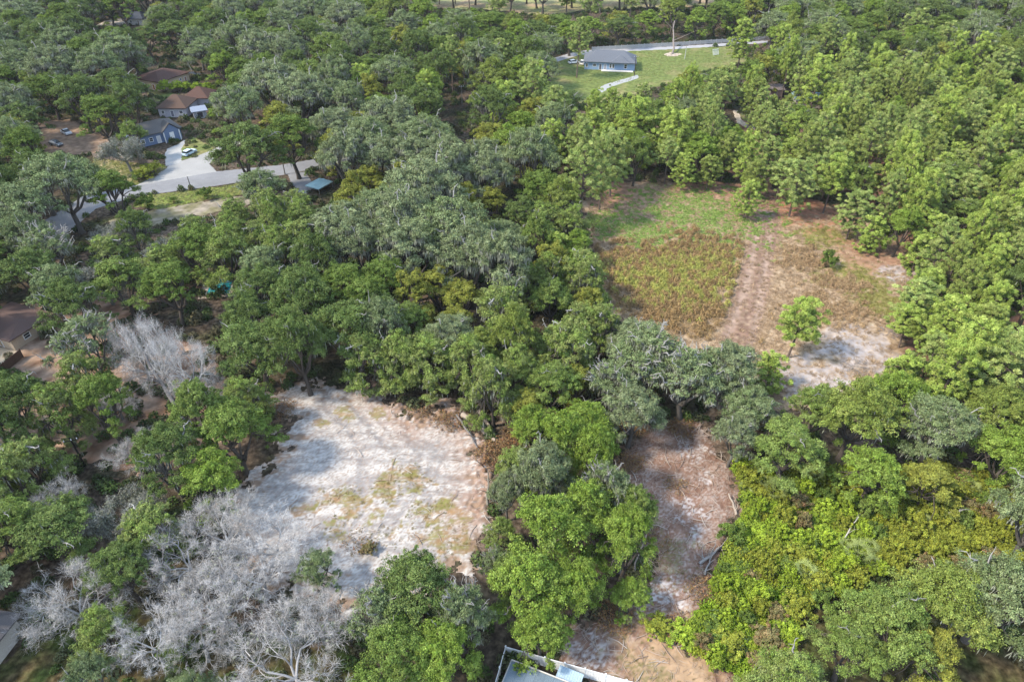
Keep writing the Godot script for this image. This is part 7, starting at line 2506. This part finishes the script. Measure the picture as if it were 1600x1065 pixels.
	sheet("patio", PackedVector2Array([Vector2(-101.19, -102.55), Vector2(-91.88, -99.80), Vector2(-89.59, -98.27), Vector2(-90.32, -92.43), Vector2(-95.76, -90.36)]), 0.5, 0.03, 0.05, 0.3, func(p: Vector2, _d: float) -> Color: return Color(0.58, 0.48, 0.36) * (1.0 + 0.1 * nz_b.get_noise_2d(p.x, p.y)), func(_p: Vector2, _d: float) -> float: return 0.05, M.asphalt)
	sheet("walkway", PackedVector2Array([Vector2(-102.47, -108.56), Vector2(-101.67, -111.40), Vector2(-99.18, -115.50), Vector2(-97.62, -114.57), Vector2(-98.60, -108.34), Vector2(-100.53, -105.39)]), 0.5, 0.03, 0.1, 0.3, func(_p: Vector2, _d: float) -> Color: return Color(0.52, 0.38, 0.27), func(_p: Vector2, _d: float) -> float: return 0.03, M.asphalt)
	fence("patio_wall", "dark brown board wall along the tan patio", [Vector2(-91.16, -88.34), Vector2(-89.37, -97.89)], 2.0, 1.8, 0.14, M.wood, Color(0.16, 0.095, 0.07), "panel")
	# grey roof at the south-west corner
	var sw0 := Vector2(-59.48, -39.70)
	var sw1 := Vector2(-58.77, -44.37)
	var swd := (sw1 - sw0).normalized()
	house("grey_roofed_house", "house corner under a grey shingle roof with white gutter", "house", sw0 - swd * 3.0, sw0 + swd * 5.0, 9.0, 3.0, 2.2, 3.2, false, Color(0.45, 0.42, 0.38), Color(0.19, 0.175, 0.175), [[0, 3.0, 1.2, 1.2, 0.9, "window"]])
	# pool and covers
	var pool := thing("swimming_pool", "turquoise swimming pool with a tan deck deep among the oaks", "swimming pool", g3(Vector2(-61.50, -121.78)), 0.15)
	var water := plain(Color(0.03, 0.30, 0.34), 0.06, 0.0, 0.6)
	part("pool_deck", box_mesh(Vector3(0, 0.05, 0), Vector3(7.4, 0.1, 8.4), M.wall, Color(0.5, 0.40, 0.32)), pool)
	part("pool_water", box_mesh(Vector3(0, 0.09, 0), Vector3(4.6, 0.06, 5.8), water), pool)
	var rim := Bag.new()
	for s in [-1, 1]:
		rim.box(Vector3(s * 2.4, 0.14, 0), Vector3(0.25, 0.1, 6.2), 0, Color(0.6, 0.56, 0.5))
		rim.box(Vector3(0, 0.14, s * 3.0), Vector3(4.55, 0.1, 0.25), 0, Color(0.6, 0.56, 0.5))
	part("pool_coping", rim.mesh(M.wall), pool)
	var frame := Bag.new()
	for x in [-3.4, 0.0, 3.4]:
		frame.box(Vector3(x, 1.25, -3.9), Vector3(0.1, 2.5, 0.1), 0, Color(0.12, 0.08, 0.06))
		frame.box(Vector3(x, 2.45, 0), Vector3(0.1, 0.1, 7.8), 0, Color(0.12, 0.08, 0.06))
	for z in [-3.9, 3.9]: frame.box(Vector3(0, 2.56, z), Vector3(7.0, 0.1, 0.1), 0, Color(0.12, 0.08, 0.06))
	part("screen_frame", frame.mesh(M.wood), pool)
	var aq := thing("pool_cover", "pale aqua tarpaulin cover on a frame beside the street driveway", "tarpaulin", g3(Vector2(-51.64, -170.04)), -0.5)
	part("tarpaulin", roof_mesh(-2.4, 2.4, -3.2, 2.4, 1.6, 0.5, 0.6, true, Color(0.44, 0.62, 0.63)), aq)
	for x in [-2.2, 2.2]:
		for z in [-3.0, 2.2]:
			part("leg", box_mesh(Vector3(x, 0.75, z), Vector3(0.1, 1.5, 0.1), M.metal), aq)
	# the yard behind the white fence
	var e1 := Vector2(0.927, 0.375)
	var fc := Vector2(-0.739, -41.717)
	fence("white_fence", "tall white panel fence round the yard at the bottom edge", [fc + Vector2(-2.6, 9.66), fc, fc + Vector2(0.96, 0.278) * 28.0], 2.3, 1.9, 0.13, M.paint_white, Color.WHITE, "panel")
	var po := thing("patio_cover", "large blue-grey roof panel with pale edge beam inside white fence", "patio roof", g3(Vector2(0, -39.68)), atan2(-e1.y, e1.x))
	for k in 9:
		var g := Bag.new()
		g.box(Vector3(k * 1.02 + 0.5, 2.62 - 0.0, 4.0), Vector3(1.0, 0.06, 7.9), 0, Color(0.20, 0.255, 0.30) * (0.93 + 0.05 * (k % 3)))
		part("roof_panel", g.mesh(M.roof), po)
	part("edge_beam", box_mesh(Vector3(4.6, 2.6, -0.08), Vector3(9.4, 0.16, 0.12), M.wall, Color(0.55, 0.52, 0.47)), po)
	part("edge_beam", box_mesh(Vector3(-0.07, 2.6, 4.0), Vector3(0.12, 0.16, 8.0), M.wall, Color(0.35, 0.33, 0.30)), po)
	for x in [0.1, 4.6, 9.1]:
		for z in [0.1, 7.8]:
			part("post", box_mesh(Vector3(x, 1.28, z), Vector3(0.12, 2.56, 0.12), M.metal), po)
	var sd := thing("metal_shed", "small light blue shed with ribbed metal roof against white fence", "shed", g3(Vector2(5.39, -39.30)), atan2(-e1.y, e1.x) - 0.02)
	part("wall", box_mesh(Vector3(1.4, 1.0, 1.3), Vector3(2.6, 2.0, 2.4), M.wall, Color(0.42, 0.50, 0.56)), sd)
	for k in 10:
		var g := Bag.new()
		g.box(Vector3(0.14 + k * 0.28, 2.13, 1.3), Vector3(0.262, 0.06, 2.9), 0, Color(0.36, 0.46, 0.53))
		g.box(Vector3(k * 0.28, 2.17, 1.3), Vector3(0.05, 0.07, 2.9), 0, Color(0.42, 0.52, 0.58))
		part("roof_panel", g.mesh(M.wall), sd)
	part("door", box_mesh(Vector3(1.4, 0.95, 2.53), Vector3(1.1, 1.8, 0.05), M.wall, Color(0.5, 0.56, 0.6)), sd)
	# fences
	fence("paling_fence", "long white paling fence behind the far road below dark oaks", [Vector2(34.55, -310.93), Vector2(73.55, -319.54), Vector2(119.46, -330.89)], 2.6, 1.7, 0.16, M.fence_grey, Color.WHITE, "paling")
	fence("wooden_fence", "weathered wooden fence between the corner lawn and the dirt yard", [Vector2(-122.63, -192.11), Vector2(-111.00, -188.77), Vector2(-100.60, -185.97)], 2.3, 1.5, 0.12, M.wood, Color(0.50, 0.40, 0.34), "paling")
	# vehicles
	vehicle("parked_car", "light blue car parked on grass beside the concrete apron", "car", Vector2(-95.42, -194.55), 1.2, Color(0.45, 0.58, 0.66))
	vehicle("pickup_truck", "silver pickup parked on the bare dirt yard under oaks", "pickup truck", Vector2(-140.55, -211.40), -0.7, Color(0.55, 0.58, 0.62), true)
	vehicle("parked_car", "dark grey car parked at the near side of the dirt yard", "car", Vector2(-138.59, -201.66), -0.5, Color(0.06, 0.065, 0.075))
	vehicle("parked_car", "white car parked in grass west of the far blue house", "car", Vector2(25.14, -291.49), 0.4, Color(0.75, 0.75, 0.74))
	vehicle("pickup_truck", "white pickup parked against the far blue house", "pickup truck", Vector2(28.73, -290.55), 1.3, Color(0.72, 0.70, 0.66), true)
	vehicle("parked_car", "black car parked at the corner of the tan house", "car", Vector2(-123.49, -273.57), 0.3, Color(0.03, 0.035, 0.045))
	# poles and wires
	var p0 := Vector2(-64.85, -71.31)
	pole("dark wooden utility pole with crossarm over an orange clearing floor", p0, 6.0, Color(0.05, 0.04, 0.035), 1.9, 0.35)
	var p1 := Vector2(-17.30, -237.91)
	pole("pale grey utility pole standing above the middle woods", p1, 7.2, Color(0.30, 0.28, 0.26), 1.6, 0.2)
	var p2 := Vector2(47.58, -274.42)
	pole("dark utility pole at the right end of far blue house", p2, 7.4, Color(0.10, 0.085, 0.075), 1.6, 0.1)
	pole("white lamp pole standing on far lawn before the paling fence", Vector2(72.07, -298.23), 5.2, Color(0.62, 0.62, 0.60), 0.0, 0.0, "lamp_pole")
	pole("thin pale pole beside the sandy two-wheel track", Vector2(75.73, -216.55), 5.8, Color(0.50, 0.44, 0.36), 0.0, 0.0, "marker_pole")
	pole("thin grey post at the kerb of the road", Vector2(-86.62, -171.66), 3.0, Color(0.30, 0.28, 0.26), 0.0, 0.0, "kerb_post")
	pole("thin utility pole beside the driveway under the big road oaks", Vector2(-63.38, -180.13), 7.0, Color(0.22, 0.2, 0.18), 1.4, 0.3)
	pole("tall pale leaning bare pole behind the tan house", Vector2(-127.42, -281.40), 7.4, Color(0.50, 0.49, 0.46), 0.0, 0.0, "bare_pole").rotation.z = 0.22
	for s in [-0.8, 0.0, 0.8]:
		wire("thin cable running west from the dark wooden utility pole, %s of three" % ["left", "middle", "right"][int(s / 0.8) + 1], g3(p0 + Vector2(s, 0), 5.75), g3(p0 + Vector2(-34, -6 + s), 6.2), 0.7)
		wire("thin cable running north-east from the dark wooden utility pole, %s of three" % ["left", "middle", "right"][int(s / 0.8) + 1], g3(p0 + Vector2(s, 0), 5.75), g3(p0 + Vector2(26, -18 + s), 6.2), 0.7)
	wire("cable from the middle woods pole to the pole at far blue house", g3(p1, 6.9), g3(p2, 7.1), 0.8)
	wire("cable running west from the pole above the middle woods", g3(p1, 6.9), g3(Vector2(-63.38, -180.13), 6.8), 1.2)

# ---------- logs, snags, brush, palmettos ----------
func log_thing(called: String, label: String, a: Vector3, b: Vector3, w: float, col: Color, stubs: int, s: int) -> void:
	var r := RandomNumberGenerator.new()
	r.seed = s
	var o := thing(called, label, "log" if called != "dead_snag" else "dead tree", Vector3(a.x, 0, a.z))
	var bag := Bag.new()
	var off := Vector3(a.x, 0, a.z)
	var l := a.distance_to(b)
	var pts := []
	var rad := []
	for i in 6:
		var u := i / 5.0
		pts.append(a.lerp(b, u) - off + ball(r) * l * 0.035)
		rad.append(w * lerpf(1.0, 0.5, u) * r.randf_range(0.9, 1.1))
	bag.tube(pts, rad, 8, col)
	for e in [[pts[0], pts[1], rad[0]], [pts[5], pts[4], rad[5]]]:
		var d: Vector3 = (e[0] - e[1]).normalized()
		bag.tube([e[0], e[0] + d * 0.03], [e[2], 0.01], 8, col * 1.15)
	part("trunk", bag.mesh(M.bark), o)
	for k in stubs:
		var br := Bag.new()
		var i := r.randi_range(1, 4)
		var d := (ball(r) + Vector3(0, 0.5, 0) + (b - a).normalized() * 0.4).normalized()
		var p: Vector3 = pts[i]
		var q := p + d * l * r.randf_range(0.18, 0.4)
		br.tube([p, p.lerp(q, 0.5) + ball(r) * 0.15, q], [rad[i] * 0.5, rad[i] * 0.36, 0.02], 5, col * r.randf_range(0.85, 1.15))
		for f in 2:
			var e: Vector3 = q + (d + ball(r) * 0.8).normalized() * l * 0.15
			br.tube([q, q.lerp(e, 0.5) + ball(r) * 0.08, e], [rad[i] * 0.2, rad[i] * 0.13, 0.012], 4, col)
		part("branch", br.mesh(M.bark), o)

func brush_pile(label: String, at: Vector2, R: float, H: float, col: Color, s: int, rust := 0.5) -> void:
	var r := RandomNumberGenerator.new()
	r.seed = s
	var o := thing("brush_pile", label, "brush pile", g3(at), 0.0, "piles of cut brush at the clearing edges")
	var bag := Bag.new()
	var dead := Bag.new()
	for k in int(90 * R):
		var a := r.randf() * TAU
		var rad := R * sqrt(r.randf())
		var y := H * (1.0 - pow(rad / R, 2)) * r.randf()
		var p := Vector3(cos(a) * rad, y, sin(a) * rad)
		var d := Vector3(r.randf_range(-1, 1), r.randf_range(-0.3, 0.5), r.randf_range(-1, 1)).normalized() * r.randf_range(0.5, 1.6)
		var w := r.randf_range(0.012, 0.045)
		bag.tube([p - d * 0.5, p + ball(r) * 0.12, p + d * 0.5], [w, w * 0.8, w * 0.3], 4, col.lerp(Color(0.42, 0.35, 0.29), r.randf() * 0.7))
		if r.randf() < rust:
			for j in 14:
				var ln := r.randf_range(0.15, 0.32)
				dead.leaf(p + d * 0.4 + ball(r) * 0.45, (ball(r) + Vector3.UP).normalized(), ball(r), ln, ln * 0.55, Color(0.24, 0.11, 0.055).lerp(Color(0.20, 0.16, 0.075), r.randf()) * r.randf_range(0.7, 1.25))
	part("twigs", bag.mesh(M.bark), o)
	if dead.v.size(): part("dead_leaves", dead.mesh(M.moss), o)

func palmetto(label: String, at: Vector2, R: float, s: int, col: Color) -> void:
	var r := RandomNumberGenerator.new()
	r.seed = s
	var o := thing("palmetto", label, "palmetto", g3(at), 0.0, "palmettos in the thicket")
	var stem := Bag.new()
	stem.tube([Vector3.ZERO, Vector3(0.05, R * 1.25, 0.05)], [0.16, 0.12], 7, Color(0.16, 0.12, 0.08))
	part("stem", stem.mesh(M.bark), o)
	var crown_y := R * 1.25
	for k in 10:
		var a := k * 2.399963 + r.randf_range(-0.2, 0.2)
		var d := Vector3(cos(a), r.randf_range(0.05, 1.3), sin(a)).normalized()
		var hub := Vector3(0, crown_y, 0) + d * R * r.randf_range(0.45, 0.7)
		var b := Bag.new()
		b.tube([Vector3(0, crown_y, 0), hub], [0.03, 0.018], 4, col)
		var side := d.cross(Vector3.UP).normalized()
		var nn := side.cross(d).normalized()
		for j in 11:
			var an := lerpf(-1.5, 1.5, j / 10.0)
			var e := (d * cos(an) + side * sin(an)) * R * 0.55 - Vector3(0, 0.12 * R, 0)
			b.leaf(hub + e * 0.5, (nn + ball(r) * 0.2).normalized(), e.normalized(), e.length(), 0.045 * R, col * r.randf_range(0.8, 1.25))
		part("frond", b.mesh(M.leaf), o)

func build_details() -> void:
	var pale := Color(0.50, 0.41, 0.33)
	var grey := Color(0.36, 0.33, 0.31)
	# uprooted trunks at the corner of the sand clearing
	log_thing("fallen_log", "thick pale split log lying across the brush corner of sand clearing", g3(Vector2(-7.99, -81.98), 1.0), g3(Vector2(-2.81, -75.88), 0.6), 0.52, pale, 2, 1)
	log_thing("fallen_log", "shorter pale log leaning beside the thick split log", g3(Vector2(-5.25, -81.98), 1.3), g3(Vector2(-2.64, -77.28), 0.8), 0.36, pale * 0.95, 1, 2)
	log_thing("fallen_log", "dark thin log dropping from the log pile to the sand", g3(Vector2(-9.00, -81.38), 0.9), g3(Vector2(-4.96, -74.23), 0.3), 0.2, grey * 0.7, 2, 3)
	log_thing("fallen_log", "upright reddish root stub below the log pile", g3(Vector2(-4.13, -70.02), 0.1), g3(Vector2(-4.18, -74.50), 0.9), 0.3, Color(0.30, 0.18, 0.12), 3, 4)
	log_thing("fallen_log", "grey root tangle at the east edge of the litter clearing", g3(Vector2(24.52, -53.80), 0.3), g3(Vector2(28.23, -56.58), 0.6), 0.24, grey * 1.1, 6, 5)
	log_thing("fallen_log", "grey log with forked end lying above the root tangle", g3(Vector2(24.85, -52.26), 0.2), g3(Vector2(26.48, -54.97), 0.5), 0.17, grey, 4, 6)
	log_thing("fallen_log", "pale broken stump with side arm at the bright thicket's corner", g3(Vector2(31.61, -61.92), 0.2), g3(Vector2(31.25, -65.13), 0.9), 0.2, pale, 4, 7)
	log_thing("fallen_log", "slender white branch lying on top of the yellow-green thicket", g3(Vector2(44.32, -56.58), 2.2), g3(Vector2(46.73, -59.40), 3.0), 0.10, Color(0.6, 0.55, 0.47), 2, 8)
	log_thing("dead_snag", "leaning pale dead trunk beside the litter clearing's west trees", g3(Vector2(15.83, -52.93), 0.0), g3(Vector2(17.36, -55.38), 4.6), 0.16, Color(0.46, 0.41, 0.36), 4, 9)
	log_thing("dead_snag", "short grey dead trunk standing beside the leaning pale one", g3(Vector2(13.96, -52.64), 0.0), g3(Vector2(14.27, -53.94), 3.2), 0.2, grey, 5, 10)
	log_thing("dead_snag", "thin white dead trunk rising from the vine-covered middle woods", g3(Vector2(-17.23, -100.38), 0.0), g3(Vector2(-18.14, -105.39), 8.2), 0.13, Color(0.55, 0.52, 0.48), 4, 11)
	log_thing("dead_snag", "pale crooked dead trunk at the dark edge of middle woods", g3(Vector2(-27.95, -105.39), 0.0), g3(Vector2(-29.44, -111.93), 8.6), 0.14, Color(0.52, 0.49, 0.45), 6, 12)
	log_thing("dead_snag", "dead forked tree on a sand patch before the paling fence", g3(Vector2(68.04, -305.23), 0.0), g3(Vector2(71.57, -324.06), 9.0), 0.42, Color(0.33, 0.28, 0.25), 3, 13)
	log_thing("dead_snag", "vine-wrapped stub at the east rim of the sand clearing", g3(Vector2(-3.47, -63.73), 0.0), g3(Vector2(-3.37, -67.39), 2.8), 0.2, Color(0.30, 0.27, 0.22), 5, 14)
	log_thing("dead_snag", "grey trunk of a broken oak by the first yard", g3(Vector2(-53.54, -80.78), 0.0), g3(Vector2(-60.42, -88.52), 8.6), 0.4, Color(0.27, 0.25, 0.24), 5, 15)
	# cut brush
	brush_pile("rusty brush heap beside the thick split log", Vector2(-10.42, -80.78), 2.6, 1.3, Color(0.24, 0.14, 0.10), 21)
	brush_pile("rust-red brush heap below the log pile at the sand's rim", Vector2(-2.76, -73.42), 3.0, 1.9, Color(0.24, 0.12, 0.08), 22, 0.9)
	brush_pile("brown brush heap between the log pile and bright trees", Vector2(0.00, -76.43), 2.8, 1.8, Color(0.26, 0.14, 0.09), 23, 0.9)
	brush_pile("rusty dead-leaved brush heap before the gnarled live oak", Vector2(11.00, -81.53), 3.2, 2.4, Color(0.22, 0.12, 0.08), 24, 1.0)
	brush_pile("rusty brush heap touching the gnarled oak's trunk", Vector2(19.17, -80.03), 2.6, 2.0, Color(0.24, 0.13, 0.08), 25, 0.9)
	brush_pile("thin brown brush heap along the top rim of the sand", Vector2(-15.35, -83.05), 2.2, 0.8, Color(0.28, 0.18, 0.13), 26, 0.3)
	brush_pile("grey-brown brush heap under the litter clearing's east bank", Vector2(24.33, -49.95), 2.4, 1.2, Color(0.25, 0.16, 0.12), 27, 0.6)
	brush_pile("low brown brush heap behind the white fence", Vector2(12.53, -46.19), 2.6, 0.9, Color(0.24, 0.14, 0.10), 28, 0.5)
	brush_pile("reddish brush heap at the south end of litter clearing", Vector2(20.47, -44.78), 2.2, 0.9, Color(0.26, 0.15, 0.10), 29, 0.6)
	brush_pile("grey stick heap at the lower corner of sand clearing", Vector2(-20.77, -57.20), 2.2, 0.5, Color(0.38, 0.33, 0.30), 30, 0.1)
	brush_pile("brown brush heap at the dark west bank of sand clearing", Vector2(-38.32, -83.83), 2.4, 0.9, Color(0.22, 0.15, 0.12), 31, 0.2)
	brush_pile("pale stick heap at the meadow's sandy south corner", Vector2(61.90, -94.75), 3.4, 0.7, Color(0.46, 0.40, 0.37), 32, 0.0)
	brush_pile("grey brush heap where meadow sand meets the pines", Vector2(72.95, -105.39), 2.8, 0.8, Color(0.44, 0.38, 0.36), 33, 0.0)
	brush_pile("grey brush heap at the meadow's north-west corner", Vector2(22.60, -165.31), 3.4, 1.2, Color(0.34, 0.27, 0.24), 34, 0.2)
	brush_pile("torn brown brush heap in the middle of the litter clearing", Vector2(24.27, -67.28), 1.8, 0.5, Color(0.22, 0.13, 0.09), 35, 0.3)
	brush_pile("brown brush heap on the litter clearing's upper west bank", Vector2(18.01, -71.70), 2.2, 0.9, Color(0.22, 0.13, 0.09), 36, 0.6)
	brush_pile("thin stick heap on the litter clearing's lower west bank", Vector2(19.47, -57.20), 1.8, 0.6, Color(0.27, 0.19, 0.15), 37, 0.3)
	brush_pile("reddish brush heap at the litter clearing's top end", Vector2(27.25, -79.01), 2.4, 0.8, Color(0.24, 0.13, 0.09), 38, 0.6)
	# palmettos
	var fresh := Color(0.24, 0.28, 0.095)
	var spots := [[Vector2(37.10, -64.61), 1.7, "large pale palmetto at the thicket's upper corner by litter clearing"], [Vector2(38.75, -65.79), 1.5, "pale palmetto touching the large one at the upper corner"], [Vector2(36.94, -66.50), 1.2, "small palmetto above the large pale one"], [Vector2(44.02, -67.72), 1.5, "palmetto alone under the dark oak at thicket's top"], [Vector2(33.39, -65.31), 1.1, "small palmetto at the litter clearing's upper east bank"], [Vector2(44.80, -53.94), 1.8, "biggest palmetto just below the slender white branch"], [Vector2(46.62, -55.12), 1.4, "palmetto on the upper right of the biggest one"], [Vector2(44.51, -55.72), 1.2, "palmetto squeezed beside the slender white branch"], [Vector2(46.22, -52.98), 1.2, "palmetto on the lower right of the biggest one"], [Vector2(37.21, -51.66), 1.4, "palmetto in the bright bushes left of the olive oaks"], [Vector2(38.40, -51.10), 1.2, "palmetto beside its twin left of the olive oaks"], [Vector2(36.13, -52.31), 1.0, "small palmetto amid bright bushes over the olive oaks"], [Vector2(56.05, -60.10), 1.2, "palmetto in the olive thicket's middle"], [Vector2(55.09, -65.79), 1.3, "palmetto in the yellow thicket's upper part"], [Vector2(65.98, -65.55), 1.3, "palmetto by the bare spot at the thicket's far corner"], [Vector2(49.61, -66.99), 1.2, "palmetto at the thicket's upper middle"]]
	for k in spots.size():
		palmetto(spots[k][2], spots[k][0], spots[k][1] * 1.12, 900 + k, fresh * (0.8 + 0.08 * (k % 5)))
	var gate := thing("slatted_gate", "white slatted frame leaning on the far lawn", "gate", g3(Vector2(86.85, -304.21)), 0.5)
	for k in 7:
		part("slat", box_mesh(Vector3(-1.5 + k * 0.5, 1.25, -0.4), Vector3(0.16, 2.6, 0.06), M.paint_white, Color.WHITE, 0.0), gate)
	for y in [0.3, 2.3]:
		part("rail", box_mesh(Vector3(0, y, -0.33), Vector3(3.3, 0.14, 0.06), M.paint_white), gate)
	gate.rotation.x = -0.35
